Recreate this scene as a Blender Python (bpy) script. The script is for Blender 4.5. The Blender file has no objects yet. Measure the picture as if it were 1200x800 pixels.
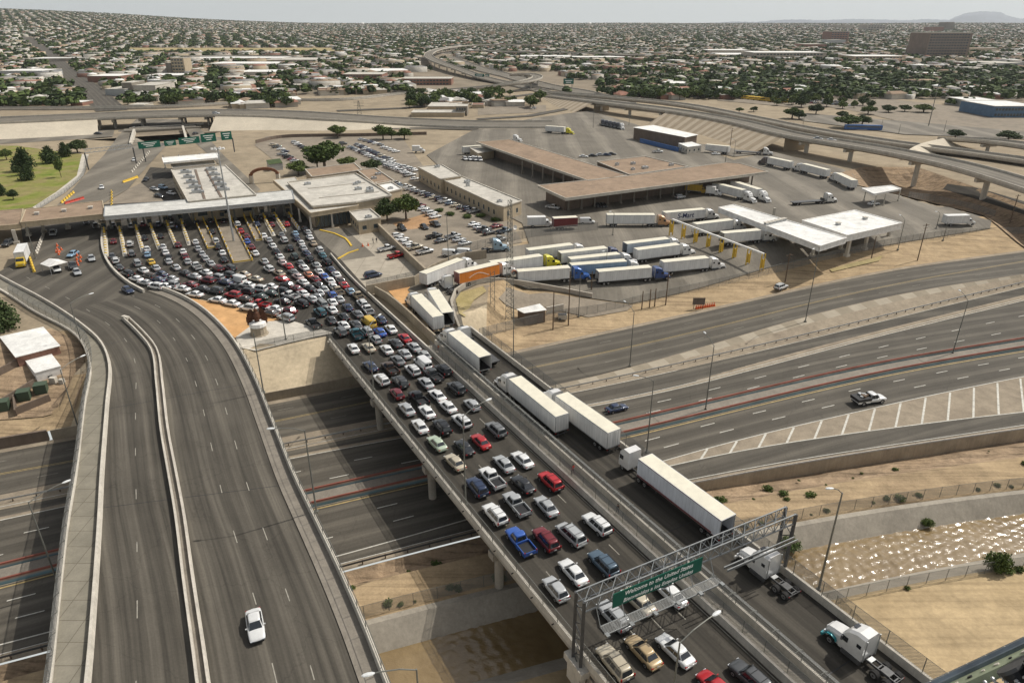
import bpy, bmesh, math, random
import numpy as np
from mathutils import Vector, Matrix
from mathutils.geometry import tessellate_polygon
R = math.radians
rnd = random.Random(7)
S = bpy.context.scene
COL = S.collection
# ---------------------------------------------------------------- camera
CAMH, PITCH, FPX = 61.0, R(24.8), 806.0
cam = bpy.data.cameras.new('camera'); cam.sensor_width = 36; cam.lens = 36*FPX/1200
cam.clip_start = 0.1; cam.clip_end = 90000
camo = bpy.data.objects.new('camera', cam); COL.objects.link(camo)
camo.location = (0, 0, CAMH); camo.rotation_euler = (R(90)-PITCH, 0, 0)
S.camera = camo
# ---------------------------------------------------------------- light
HAZE = 4.0e-5
SUN_AZ, SUN_EL = 63.0, 51.0
W = bpy.data.worlds.new('World'); S.world = W; W.use_nodes = True
nt = W.node_tree; nt.nodes.clear()
sky = nt.nodes.new('ShaderNodeTexSky'); sky.sky_type = 'NISHITA'; sky.sun_disc = False
sky.sun_elevation = R(SUN_EL); sky.sun_rotation = R(SUN_AZ); sky.dust_density = 3.0; sky.air_density = 1.0; sky.ozone_density = 1.0
# haze veil of the sky: whitish towards the horizon, thin overhead
tcw = nt.nodes.new('ShaderNodeTexCoord'); sx = nt.nodes.new('ShaderNodeSeparateXYZ'); nt.links.new(tcw.outputs['Generated'], sx.inputs[0])
vr = nt.nodes.new('ShaderNodeValToRGB'); vr.color_ramp.elements[0].position = 0; vr.color_ramp.elements[0].color = (.85,)*3+(1,); vr.color_ramp.elements[1].position = .45; vr.color_ramp.elements[1].color = (.03,)*3+(1,)
nt.links.new(sx.outputs[2], vr.inputs[0]); vm = nt.nodes.new('ShaderNodeMix'); vm.data_type = 'RGBA'; vm.inputs[7].default_value = (5.0, 5.25, 5.15, 1); nt.links.new(vr.outputs[0], vm.inputs[0])
bg = nt.nodes.new('ShaderNodeBackground'); bg.inputs[1].default_value = 0.15
wo = nt.nodes.new('ShaderNodeOutputWorld')
# thin high cloud veil: desaturate the clear sky
hs = nt.nodes.new('ShaderNodeHueSaturation'); hs.inputs['Saturation'].default_value = 0.3; hs.inputs['Value'].default_value = 0.72
nt.links.new(sky.outputs[0], hs.inputs['Color']); nt.links.new(hs.outputs[0], vm.inputs[6]); nt.links.new(vm.outputs[2], bg.inputs[0]); nt.links.new(bg.outputs[0], wo.inputs[0])
sl = bpy.data.lights.new('sun', 'SUN'); sl.energy = 3.8; sl.angle = R(0.53); sl.color = (1, .95, .87)
so = bpy.data.objects.new('sun', sl); COL.objects.link(so)
sdir = Vector((math.sin(R(SUN_AZ))*math.cos(R(SUN_EL)), math.cos(R(SUN_AZ))*math.cos(R(SUN_EL)), math.sin(R(SUN_EL))))
so.rotation_euler = sdir.to_track_quat('Z', 'Y').to_euler(); so.location = (100, 50, 300)
S.view_settings.view_transform = 'Standard'; S.view_settings.look = 'None'
S.view_settings.gamma = 1; S.view_settings.exposure = 0.0
S.cycles.max_bounces = 5; S.cycles.transparent_max_bounces = 16; S.cycles.volume_bounces = 0
S.cycles.use_denoising = True
# ---------------------------------------------------------------- pixel <-> world
CP, SP = math.cos(PITCH), math.sin(PITCH)
def ray(px, py):
    x = px-600; y = -(py-400)
    return (x, CP*FPX+SP*y, -SP*FPX+CP*y)
def at(px, py, z=0.0):
    d = ray(px, py); t = (z-CAMH)/d[2]
    return Vector((d[0]*t, d[1]*t, z))
def pix(x, y, z):
    dz = z-CAMH; w = y*CP-dz*SP; u = y*SP+dz*CP
    return 600+FPX*x/w, 400-FPX*u/w
def hpx(b, py):
    """height above base point b whose image row is py"""
    k = (400-py)/FPX       # u/w
    # (y*SP+dz*CP) = k*(y*CP-dz*SP)
    dz = (k*b[1]*CP-b[1]*SP)/(CP+k*SP)
    return dz+CAMH-b[2]
def atx(px, py, y):
    """point on the ray at forward distance y"""
    d = ray(px, py); t = y/d[1]
    return Vector((d[0]*t, y, CAMH+d[2]*t))
# ---------------------------------------------------------------- tags
def tag(o, label=None, cat=None, group=None, kind=None):
    if label: o['label'] = label
    if cat: o['category'] = cat
    if group: o['group'] = group
    if kind: o['kind'] = kind
    return o
def empty(name, loc=(0, 0, 0), rz=0, label=None, cat=None, group=None):
    o = bpy.data.objects.new(name, None); COL.objects.link(o); o.empty_display_size = .5
    o.location = loc; o.rotation_euler = (0, 0, rz)
    return tag(o, label, cat, group)
# ---------------------------------------------------------------- mesh builder
class MB:
    def __init__(s): s.v = []; s.f = []; s.m = []; s.uv = []
    def add(s, vs, fs, m=0, uvs=None):
        b = len(s.v); s.v += [tuple(v) for v in vs]
        for i, f in enumerate(fs):
            s.f.append([b+j for j in f]); s.m.append(m)
            s.uv.append([uvs[j] for j in f] if uvs else None)
        return s
    def box(s, c, d, m=0, rz=0.0, taper=1.0):
        cx, cy, cz = c; x, y, z = d[0]/2, d[1]/2, d[2]/2; co, si = math.cos(rz), math.sin(rz)
        vs = []
        for k, (sz) in enumerate((-z, z)):
            t = taper if k else 1
            for a, b in ((-x, -y), (x, -y), (x, y), (-x, y)):
                a *= t; b *= t
                vs.append((cx+a*co-b*si, cy+a*si+b*co, cz+sz))
        return s.add(vs, [(0, 3, 2, 1), (4, 5, 6, 7), (0, 1, 5, 4), (1, 2, 6, 5), (2, 3, 7, 6), (3, 0, 4, 7)], m)
    def bar(s, a, b, r, m=0, n=6, r2=None, cap=True):
        a = Vector(a); b = Vector(b); d = (b-a)
        if d.length < 1e-6: return s
        d.normalize(); u = d.orthogonal().normalized(); w = d.cross(u)
        r2 = r if r2 is None else r2
        vs = []
        for p, rr in ((a, r), (b, r2)):
            for i in range(n):
                t = 2*math.pi*(i+.5)/n; vs.append(p+(u*math.cos(t)+w*math.sin(t))*rr)
        fs = [(i, (i+1) % n, n+(i+1) % n, n+i) for i in range(n)]
        if cap: fs += [tuple(range(n))[::-1], tuple(range(n, 2*n))]
        return s.add(vs, fs, m)
    def beam(s, a, b, w, h, m=0):
        """rectangular bar, w horizontal, h vertical-ish"""
        a = Vector(a); b = Vector(b); d = (b-a).normalized(); up = Vector((0, 0, 1))
        if abs(d.z) > .95: up = Vector((0, 1, 0))
        u = d.cross(up).normalized(); w_ = u.cross(d)
        vs = [p+u*x*w/2+w_*y*h/2 for p in (a, b) for x, y in ((-1, -1), (1, -1), (1, 1), (-1, 1))]
        return s.add(vs, [(0, 3, 2, 1), (4, 5, 6, 7), (0, 1, 5, 4), (1, 2, 6, 5), (2, 3, 7, 6), (3, 0, 4, 7)], m)
    def poly(s, pts, m=0):
        tri = tessellate_polygon([[Vector((p[0], p[1], 0)) for p in pts]])
        area = sum(pts[i][0]*pts[(i+1) % len(pts)][1]-pts[(i+1) % len(pts)][0]*pts[i][1] for i in range(len(pts)))
        fs = []
        for t in tri:
            a, b, c = (pts[i] for i in t)
            cr = (b[0]-a[0])*(c[1]-a[1])-(c[0]-a[0])*(b[1]-a[1])
            fs.append(t if cr > 0 else t[::-1])
        return s.add(pts, fs, m)
    def prism(s, pts, z0, z1, m=0, mt=None):
        """vertical prism over xy polygon; z1 top"""
        n = len(pts)
        area = sum(pts[i][0]*pts[(i+1) % n][1]-pts[(i+1) % n][0]*pts[i][1] for i in range(n))
        if area < 0: pts = pts[::-1]
        lo = [(p[0], p[1], z0) for p in pts]; hi = [(p[0], p[1], z1) for p in pts]
        s.add(lo+hi, [(i, (i+1) % n, n+(i+1) % n, n+i) for i in range(n)], m)
        s.poly(hi, m if mt is None else mt)
        return s
    def lathe(s, prof, c=(0, 0, 0), n=12, m=0):
        vs = []
        for r, z in prof:
            for i in range(n):
                t = 2*math.pi*i/n; vs.append((c[0]+r*math.cos(t), c[1]+r*math.sin(t), c[2]+z))
        fs = []
        for k in range(len(prof)-1):
            for i in range(n):
                fs.append((k*n+i, k*n+(i+1) % n, (k+1)*n+(i+1) % n, (k+1)*n+i))
        return s.add(vs, fs, m)
    def loft(s, rings, m=0, closed=True, caps=True, uvs=None):
        n = len(rings[0]); vs = [p for r in rings for p in r]
        uu = [p for r in uvs for p in r] if uvs else None
        fs = []
        for k in range(len(rings)-1):
            for i in range(n if closed else n-1):
                j = (i+1) % n
                fs.append((k*n+i, k*n+j, (k+1)*n+j, (k+1)*n+i))
        if caps and closed:
            fs += [tuple(range(n))[::-1], tuple((len(rings)-1)*n+i for i in range(n))]
        return s.add(vs, fs, m, uu)
    def mesh(s, name, mats, smooth=False):
        me = bpy.data.meshes.new(name); me.from_pydata(s.v, [], s.f)
        for m in mats: me.materials.append(m)
        me.polygons.foreach_set('material_index', s.m)
        if any(u for u in s.uv):
            l = me.uv_layers.new(name='UVMap'); k = 0
            for u, f in zip(s.uv, s.f):
                for j in range(len(f)):
                    l.data[k].uv = u[j] if u else (0, 0); k += 1
        if smooth: me.polygons.foreach_set('use_smooth', [True]*len(s.f))
        me.update(); return me
    def build(s, name, mats, parent=None, smooth=False, **kw):
        if not isinstance(mats, (list, tuple)): mats = [mats]
        o = bpy.data.objects.new(name, s.mesh(name, mats, smooth)); COL.objects.link(o)
        if parent: o.parent = parent
        return tag(o, **kw)
def copy_tree(o, parent=None):
    c = o.copy(); COL.objects.link(c); c.parent = parent
    for ch in KIDS.get(o.name) or list(o.children): copy_tree(ch, c)
    return c
KIDS = {}
def paint_tree(o, col):
    o.color = col
    for c in o.children: paint_tree(c, col)
# ---------------------------------------------------------------- materials
def nmat(name, rough=.8, metal=0.0, spec=.3):
    m = bpy.data.materials.new(name); m.use_nodes = True; n = m.node_tree; b = n.nodes['Principled BSDF']
    b.inputs['Roughness'].default_value = rough; b.inputs['Metallic'].default_value = metal
    b.inputs['Specular IOR Level'].default_value = spec
    return m, n, b
def mat(name, col, rough=.8, metal=0.0, spec=.3, var=0.0, scale=1.0, coords='Object', emit=0):
    m, n, b = nmat(name, rough, metal, spec)
    c4 = (*col, 1); b.inputs['Base Color'].default_value = c4
    if var:
        tc = n.nodes.new('ShaderNodeTexCoord'); no = n.nodes.new('ShaderNodeTexNoise')
        no.inputs['Scale'].default_value = scale; no.inputs['Detail'].default_value = 6; no.inputs['Roughness'].default_value = .65
        cr = n.nodes.new('ShaderNodeValToRGB')
        cr.color_ramp.elements[0].position = .3; cr.color_ramp.elements[1].position = .7
        cr.color_ramp.elements[0].color = (*[x*(1-var) for x in col], 1); cr.color_ramp.elements[1].color = (*[min(1, x*(1+var)) for x in col], 1)
        n.links.new(tc.outputs[coords], no.inputs['Vector']); n.links.new(no.outputs[0], cr.inputs[0]); n.links.new(cr.outputs[0], b.inputs['Base Color'])
    if emit:
        b.inputs['Emission Color'].default_value = c4; b.inputs['Emission Strength'].default_value = emit
    return m
def mixcol(n, a, b, f, mode='MIX'):
    x = n.nodes.new('ShaderNodeMix'); x.data_type = 'RGBA'; x.blend_type = mode
    for s_, v in ((0, f), (6, a), (7, b)):
        if hasattr(v, 'is_linked') or hasattr(v, 'links'): n.links.new(v, x.inputs[s_])
        else: x.inputs[s_].default_value = v if s_ == 0 else (*v, 1)[:4]
    return x.outputs[2]
def noise(n, vec, scale, detail=5, rough=.6, dist=0):
    no = n.nodes.new('ShaderNodeTexNoise'); no.inputs['Scale'].default_value = scale; no.inputs['Detail'].default_value = detail
    no.inputs['Roughness'].default_value = rough; no.inputs['Distortion'].default_value = dist
    n.links.new(vec, no.inputs['Vector']); return no.outputs[0]
def ramp(n, fac, stops):
    cr = n.nodes.new('ShaderNodeValToRGB'); e = cr.color_ramp.elements
    while len(e) < len(stops): e.new(.5)
    for i, (p, c) in enumerate(stops):
        e[i].position = p; e[i].color = (*(c if hasattr(c, '__len__') else (c, c, c)), 1)
    n.links.new(fac, cr.inputs[0]); return cr.outputs[0]
def mapping(n, vec, scale=(1, 1, 1), rot=(0, 0, 0)):
    mp = n.nodes.new('ShaderNodeMapping'); mp.inputs['Scale'].default_value = scale; mp.inputs['Rotation'].default_value = rot
    n.links.new(vec, mp.inputs[0]); return mp.outputs[0]
def texco(n, k='Object'):
    return n.nodes.new('ShaderNodeTexCoord').outputs[k]
def bump(n, b, h, strength=.3, dist=.05):
    bp = n.nodes.new('ShaderNodeBump'); bp.inputs['Strength'].default_value = strength; bp.inputs['Distance'].default_value = dist
    n.links.new(h, bp.inputs['Height']); n.links.new(bp.outputs[0], b.inputs['Normal'])
def m_asphalt(name, base, streak=.35, lane=3.65, use_uv=True, warm=(1.07, .95, .76)):
    """worn asphalt: wheel tracks along each lane (UV.x across, UV.y along, metres), patches and grain"""
    m, n, b = nmat(name, .85, 0, .25)
    vec = texco(n, 'UV' if use_uv else 'Object')
    sep = n.nodes.new('ShaderNodeSeparateXYZ'); n.links.new(vec, sep.inputs[0])
    # wheel-track darkening with lane period, warped by noise
    mul = n.nodes.new('ShaderNodeMath'); mul.operation = 'MULTIPLY'; mul.inputs[1].default_value = 2*math.pi/lane; n.links.new(sep.outputs[0], mul.inputs[0])
    nz = noise(n, mapping(n, vec, (.25, .02, 1)), 1.0, 3)
    ad = n.nodes.new('ShaderNodeMath'); ad.operation = 'MULTIPLY_ADD'; ad.inputs[1].default_value = 3.0; n.links.new(nz, ad.inputs[0]); n.links.new(mul.outputs[0], ad.inputs[2])
    sn = n.nodes.new('ShaderNodeMath'); sn.operation = 'SINE'; n.links.new(ad.outputs[0], sn.inputs[0])
    st = noise(n, mapping(n, vec, (1.6, .025, 1)), 1.0, 5, .6)
    big = noise(n, vec, .08, 4, .6); fine = noise(n, vec, 3.0, 6, .7)
    d = tuple(x*base*(1-streak) for x in warm); l = tuple(x*base*(1+streak*.9) for x in warm)
    c1 = ramp(n, st, [(.3, d), (.72, l)])
    c2 = mixcol(n, c1, ramp(n, sn.outputs[0], [(0, .68), (1, 1.14)]), .7, 'MULTIPLY')
    c3 = mixcol(n, c2, ramp(n, big, [(.3, .8), (.7, 1.15)]), .8, 'MULTIPLY')
    c4 = mixcol(n, c3, ramp(n, fine, [(.3, .82), (.7, 1.12)]), .8, 'MULTIPLY')
    # sealed cracks wandering over the surface
    vo = n.nodes.new('ShaderNodeTexVoronoi'); vo.feature = 'DISTANCE_TO_EDGE'; vo.inputs['Scale'].default_value = .075
    va = n.nodes.new('ShaderNodeVectorMath'); va.operation = 'MULTIPLY_ADD'; nv = n.nodes.new('ShaderNodeTexNoise'); nv.inputs['Scale'].default_value = .35; nv.inputs['Detail'].default_value = 5; n.links.new(vec, nv.inputs['Vector'])
    n.links.new(nv.outputs['Color'], va.inputs[0]); va.inputs[1].default_value = (5, 5, 5); n.links.new(vec, va.inputs[2]); n.links.new(va.outputs[0], vo.inputs['Vector'])
    c4 = mixcol(n, c4, ramp(n, vo.outputs['Distance'], [(0, .5), (.005, .62), (.009, 1)]), .32, 'MULTIPLY')
    oil = noise(n, mapping(n, vec, (.5, .18, 1)), .6, 6, .7, .5); c4 = mixcol(n, c4, ramp(n, oil, [(.3, 1.12), (.55, 1.0), (.68, .8)]), .5, 'MULTIPLY')
    n.links.new(c4, b.inputs['Base Color']); bump(n, b, fine, .25, .03)
    return m
def m_ground(name, cols, s1=.02, s2=.3, s3=3.0, rough=.95, bmp=.5, track=0):
    m, n, b = nmat(name, rough, 0, .15); vec = texco(n)
    a = noise(n, vec, s1, 6, .6, .5); c = noise(n, vec, s2, 6, .65, .3); f = noise(n, vec, s3, 5, .7)
    k = len(cols)
    base = ramp(n, a, [(.28+.44*i/(k-1), cols[i]) for i in range(k)])
    x = mixcol(n, base, ramp(n, c, [(.3, .75), (.7, 1.2)]), .85, 'MULTIPLY')
    y = mixcol(n, x, ramp(n, f, [(.25, .72), (.75, 1.2)]), .7, 'MULTIPLY')
    if track:
        t = noise(n, mapping(n, vec, (.025, 1.1, 1), (0, 0, R(-22))), 1.0, 5, .6, .3)
        y = mixcol(n, y, ramp(n, t, [(.34, 1-track), (.5, 1.0), (.68, 1+track*.35)]), .9, 'MULTIPLY')
    n.links.new(y, b.inputs['Base Color']); bump(n, b, c, bmp, .4)
    return m
def m_concrete(name, col, scale=.35, joints=0, var=.18, use_uv=False, stain=True):
    m, n, b = nmat(name, .85, 0, .25); vec = texco(n, 'UV' if use_uv else 'Object')
    a = noise(n, vec, scale, 6, .65, .4); f = noise(n, vec, scale*12, 4, .7)
    x = ramp(n, a, [(.3, tuple(c*(1-var) for c in col)), (.7, tuple(min(1, c*(1+var)) for c in col))])
    x = mixcol(n, x, ramp(n, f, [(.3, .86), (.7, 1.08)]), .8, 'MULTIPLY')
    if stain:
        sv = noise(n, mapping(n, vec, (1.2, 1.2, .08)), 1.4, 5, .7)
        x = mixcol(n, x, ramp(n, sv, [(.35, .8), (.6, 1.05)]), .6, 'MULTIPLY')
    if joints:
        br = n.nodes.new('ShaderNodeTexBrick'); br.offset = 0
        br.inputs['Scale'].default_value = 1; br.inputs['Brick Width'].default_value = joints; br.inputs['Row Height'].default_value = joints
        br.inputs['Mortar Size'].default_value = .05; br.inputs['Color1'].default_value = (1, 1, 1, 1); br.inputs['Color2'].default_value = (.88, .88, .88, 1); br.inputs['Mortar'].default_value = (.45, .42, .4, 1)
        n.links.new(vec, br.inputs['Vector']); x = mixcol(n, x, br.outputs['Color'], .8, 'MULTIPLY')
    n.links.new(x, b.inputs['Base Color']); return m
def m_stripes(name, c1, c2, period=9.0, duty=.5):
    """diagonal bands of two concretes along UV.x+UV.y"""
    m, n, b = nmat(name, .9, 0, .2); vec = texco(n, 'UV')
    sep = n.nodes.new('ShaderNodeSeparateXYZ'); n.links.new(vec, sep.inputs[0])
    mo = n.nodes.new('ShaderNodeMath'); mo.operation = 'PINGPONG'; mo.inputs[1].default_value = period/2
    n.links.new(sep.outputs[0], mo.inputs[0])
    nz = noise(n, vec, .4, 5, .6)
    x = ramp(n, mo.outputs[0], [(0, c1), (1, c1)])
    gt = n.nodes.new('ShaderNodeMath'); gt.operation = 'GREATER_THAN'; gt.inputs[1].default_value = period/2*duty; n.links.new(mo.outputs[0], gt.inputs[0])
    x = mixcol(n, c1, c2, gt.outputs[0]); x = mixcol(n, x, ramp(n, nz, [(.3, .85), (.7, 1.1)]), .9, 'MULTIPLY')
    n.links.new(x, b.inputs['Base Color']); return m
M = {}
M['sand'] = m_ground('sand', [(.31, .225, .13), (.39, .29, .175), (.27, .195, .12)], .05, .35, 2.5, track=.35)
M['sand_bank'] = m_ground('sand_bank', [(.37, .275, .155), (.43, .325, .19), (.34, .25, .14)], .03, .25, 1.6, bmp=.35, track=.22)
M['dirt'] = m_ground('dirt', [(.26, .185, .115), (.35, .255, .165), (.18, .13, .085)], .08, .5, 2.2, bmp=1.0, track=.55)
M['port_ground'] = m_ground('port_ground', [(.26, .21, .145), (.32, .26, .18), (.22, .18, .125)], .01, .12, 1.2)
M['city_ground'] = m_ground('city_ground', [(.17, .145, .11), (.25, .205, .15), (.13, .12, .085)], .004, .03, .3)
M['asphalt_bridge'] = m_asphalt('asphalt_bridge', .056, .3, 3.5)
M['asphalt_old'] = m_asphalt('asphalt_old', .092, .42, 3.8)
M['asphalt_fwy'] = m_asphalt('asphalt_fwy', .1, .22, 3.66)
M['asphalt_front'] = m_asphalt('asphalt_front', .108, .2, 3.66)
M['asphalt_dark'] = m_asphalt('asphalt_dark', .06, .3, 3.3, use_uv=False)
M['asphalt_yard'] = m_asphalt('asphalt_yard', .185, .14, 17, use_uv=False)
M['asphalt_out'] = m_asphalt('asphalt_out', .1, .2, 7, use_uv=False)
M['lot'] = m_ground('lot', [(.215, .185, .145), (.26, .22, .17), (.19, .165, .13)], .03, .2, 1.5, bmp=.1)
M['shoulder'] = m_ground('shoulder', [(.24, .20, .15), (.30, .25, .185), (.22, .18, .135)], .05, .4, 2.5, bmp=.1)
M['conc'] = m_concrete('conc', (.40, .36, .30))
M['conc_l'] = m_concrete('conc_l', (.52, .48, .41))
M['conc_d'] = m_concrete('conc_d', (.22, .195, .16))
M['conc_foot'] = m_concrete('conc_foot', (.23, .21, .165), joints=3.0, stain=False)
M['conc_slab'] = m_concrete('conc_slab', (.38, .335, .265), joints=6.0, stain=False)
M['channel'] = m_concrete('channel', (.33, .295, .24), .25)
M['slope'] = m_concrete('slope', (.50, .41, .28), .12, var=.25)
M['wall_c'] = m_concrete('wall_c', (.34, .285, .21), .3, var=.2)
M['white'] = mat('paint_white', (.72, .70, .66), .6, var=.18, scale=.8)
M['line_f'] = mat('worn_road_paint', (.22, .205, .17), .8, var=.35, scale=1.2)
M['line_w'] = mat('road_paint_white', (.50, .48, .42), .7, var=.3, scale=1.5)
M['line_y'] = mat('road_paint_yellow', (.36, .27, .12), .7, var=.3, scale=1.5)
M['steel'] = mat('galvanised_steel', (.42, .43, .43), .45, .6, var=.15, scale=2)
M['gantry'] = mat('gantry_steel', (.24, .25, .25), .5, .5, var=.2, scale=2)
M['blue_b'] = mat('blue_cladding', (.08, .15, .24), .5, var=.2, scale=.3)
M['steel_d'] = mat('dark_steel', (.09, .09, .09), .5, .3, var=.2, scale=2)
M['lamp_grey'] = mat('lamp_pole_grey', (.17, .17, .15), .55, .3, var=.15, scale=1)
M['wood'] = mat('weathered_wood', (.13, .09, .06), .9, var=.3, scale=1.5)
M['rust'] = mat('rusty_metal', (.20, .09, .05), .8, .2, var=.3, scale=2)
M['glass'] = mat('dark_glass', (.016, .02, .024), .08, 0, .9)
M['glass_b'] = mat('building_glass', (.05, .065, .07), .1, 0, .8)
M['tyre'] = mat('tyre_rubber', (.022, .021, .02), .85)
M['rim'] = mat('wheel_rim', (.38, .38, .38), .35, .7)
M['black'] = mat('black_plastic', (.025, .025, .026), .5)
M['red_l'] = mat('tail_lamp_red', (.30, .012, .012), .2, 0, .6)
M['head_l'] = mat('head_lamp_clear', (.62, .64, .66), .12, 0, .8)
M['plate'] = mat('number_plate', (.6, .6, .58), .5)
M['yellow'] = mat('safety_yellow', (.62, .41, .05), .6, var=.15, scale=3)
M['orange'] = mat('safety_orange', (.65, .12, .03), .6)
M['red'] = mat('red_paint', (.42, .05, .03), .5, var=.15, scale=3)
M['blue'] = mat('blue_sheet', (.05, .12, .30), .6, var=.2, scale=2)
M['green_sign'] = mat('green_sign', (.004, .095, .062), .45)
M['sign_txt'] = mat('sign_lettering', (.78, .80, .76), .5)
M['hosp'] = m_concrete('hospital_brown', (.22, .17, .135), .1)
M['orange_dirt'] = m_ground('orange_dirt', [(.34, .20, .10), (.40, .25, .14), (.26, .17, .10)], .03, .2, 1.5)
M['roof_canopy'] = m_ground('roof_canopy', [(.46, .45, .42), (.56, .55, .51), (.40, .39, .36)], .08, .4, 3, bmp=.03)
M['roof_brown'] = m_ground('roof_brown', [(.24, .175, .12), (.30, .22, .155), (.21, .155, .11)], .04, .4, 3, bmp=.05)
M['roof_light'] = m_ground('roof_light', [(.44, .415, .36), (.52, .49, .43), (.40, .375, .33)], .05, .4, 3, bmp=.05)
M['roof_white'] = m_ground('roof_white', [(.66, .65, .62), (.76, .75, .71), (.6, .59, .56)], .05, .4, 3, bmp=.03)
M['tan_wall'] = m_concrete('tan_wall', (.44, .36, .25), .4, var=.1)
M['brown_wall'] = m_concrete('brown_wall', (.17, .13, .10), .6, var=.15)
M['brick'] = m_concrete('brick', (.26, .14, .10), .8, var=.15)
M['grass'] = m_ground('grass', [(.11, .17, .022), (.19, .21, .045), (.25, .21, .09), (.13, .19, .03)], .07, .3, 3, bmp=.5)
M['grass_dry'] = m_ground('grass_dry', [(.30, .245, .10), (.36, .29, .15), (.24, .215, .10)], .05, .4, 3, bmp=.5)
M['plaza'] = m_ground('plaza_paint', [(.50, .28, .12), (.56, .33, .15), (.46, .25, .11)], .05, .4, 3, bmp=.05)
M['leaf'] = None
def m_paint(name='car_paint'):
    m, n, b = nmat(name, .28, .15, .5)
    oi = n.nodes.new('ShaderNodeObjectInfo'); b.inputs['Coat Weight'].default_value = .6; b.inputs['Coat Roughness'].default_value = .06
    nz = noise(n, texco(n), 1.3, 5, .6)
    c = mixcol(n, oi.outputs['Color'], ramp(n, nz, [(.3, .86), (.7, 1.04)]), .8, 'MULTIPLY')
    n.links.new(c, b.inputs['Base Color']); return m
M['paint'] = m_paint()
def m_panel(name='trailer_panel'):
    m, n, b = nmat(name, .5, 0, .35); oi = n.nodes.new('ShaderNodeObjectInfo'); vec = texco(n)
    nz = noise(n, mapping(n, vec, (1, .5, .12)), 1.6, 5, .65)
    br = n.nodes.new('ShaderNodeTexWave'); br.wave_type = 'BANDS'; br.bands_direction = 'Y'; br.inputs['Scale'].default_value = .5; n.links.new(vec, br.inputs['Vector'])
    c = mixcol(n, oi.outputs['Color'], ramp(n, nz, [(.28, .70), (.6, 1.03)]), .8, 'MULTIPLY')
    c = mixcol(n, c, ramp(n, br.outputs[0], [(0, .80), (.06, 1), (1, 1)]), .8, 'MULTIPLY')
    n.links.new(c, b.inputs['Base Color']); return m
M['panel'] = m_panel()
def m_leaf(name, c1, c2):
    m, n, b = nmat(name, .75, 0, .2); vec = texco(n); oi = n.nodes.new('ShaderNodeObjectInfo')
    nz = noise(n, vec, .55, 4, .6); x = ramp(n, nz, [(.3, c1), (.7, c2)])
    x = mixcol(n, x, ramp(n, oi.outputs['Random'], [(0, (.75, .78, .7)), (1, (1.25, 1.15, 1.1))]), 1.0, 'MULTIPLY')
    n.links.new(x, b.inputs['Base Color']); return m
M['leaf'] = m_leaf('leaf_green', (.055, .09, .022), (.12, .16, .045))
M['leaf_dark'] = m_leaf('leaf_dark', (.032, .055, .02), (.07, .10, .035))
M['bark'] = mat('bark', (.11, .08, .055), .9, var=.3, scale=3)
def m_chain(name='chain_link', dens=.3, col=(.25, .25, .24)):
    m, n, b = nmat(name, .6, .3, .3); b.inputs['Base Color'].default_value = (*col, 1)
    tr = n.nodes.new('ShaderNodeBsdfTransparent'); mx = n.nodes.new('ShaderNodeMixShader'); vec = texco(n, 'UV')
    # diamond wire net
    f = []
    for a in (45, -45):
        w = n.nodes.new('ShaderNodeTexWave'); w.bands_direction = 'X'; w.inputs['Scale'].default_value = 2.2
        n.links.new(mapping(n, vec, (1, 1, 1), (0, 0, R(a))), w.inputs['Vector'])
        g = n.nodes.new('ShaderNodeMath'); g.operation = 'GREATER_THAN'; g.inputs[1].default_value = 1-dens/2; n.links.new(w.outputs['Fac'], g.inputs[0]); f.append(g.outputs[0])
    mm = n.nodes.new('ShaderNodeMath'); mm.operation = 'MAXIMUM'; n.links.new(f[0], mm.inputs[0]); n.links.new(f[1], mm.inputs[1])
    n.links.new(mm.outputs[0], mx.inputs[0]); n.links.new(tr.outputs[0], mx.inputs[1]); n.links.new(b.outputs[0], mx.inputs[2])
    n.links.new(mx.outputs[0], n.nodes['Material Output'].inputs[0]); return m
M['chain'] = m_chain()
# ================================================================ ground lines (image tracings put on their real level)
ZF, ZW = -8.0, -10.5
def ZN(x):
    """level of the frontage road, climbing to the east"""
    t = min(1, max(0, (x-15)/115)); return ZF+3.6*t*t*(3-2*t)
def ZG(x): return ZF+.5*(ZN(x)-ZF)
def line_fn(pts, z):
    """pixel polyline on plane z -> y(x) with straight extension"""
    P = []
    for a, b in pts:
        q = at(a, b, ZF if callable(z) else z)
        if callable(z):
            for _ in range(12): q = at(a, b, z(q.x))
        P.append(q); xs = [p.x for p in P]; ys = [p.y for p in P]
    def f(x):
        if x <= xs[0]:
            k = (ys[1]-ys[0])/(xs[1]-xs[0]); return ys[0]+k*(x-xs[0])
        if x >= xs[-1]:
            k = (ys[-1]-ys[-2])/(xs[-1]-xs[-2]); return ys[-1]+k*(x-xs[-1])
        for i in range(len(xs)-1):
            if x <= xs[i+1]:
                # smooth interpolation through neighbours (Catmull-Rom)
                i0, i1, i2, i3 = max(0, i-1), i, i+1, min(len(xs)-1, i+2)
                t = (x-xs[i1])/(xs[i2]-xs[i1]); h = xs[i2]-xs[i1]
                m1 = (ys[i2]-ys[i0])/(xs[i2]-xs[i0]); m2 = (ys[i3]-ys[i1])/(xs[i3]-xs[i1])
                return (2*t**3-3*t*t+1)*ys[i1]+(t**3-2*t*t+t)*h*m1+(-2*t**3+3*t*t)*ys[i2]+(t**3-t*t)*h*m2
    return f
LN = {}
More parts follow.
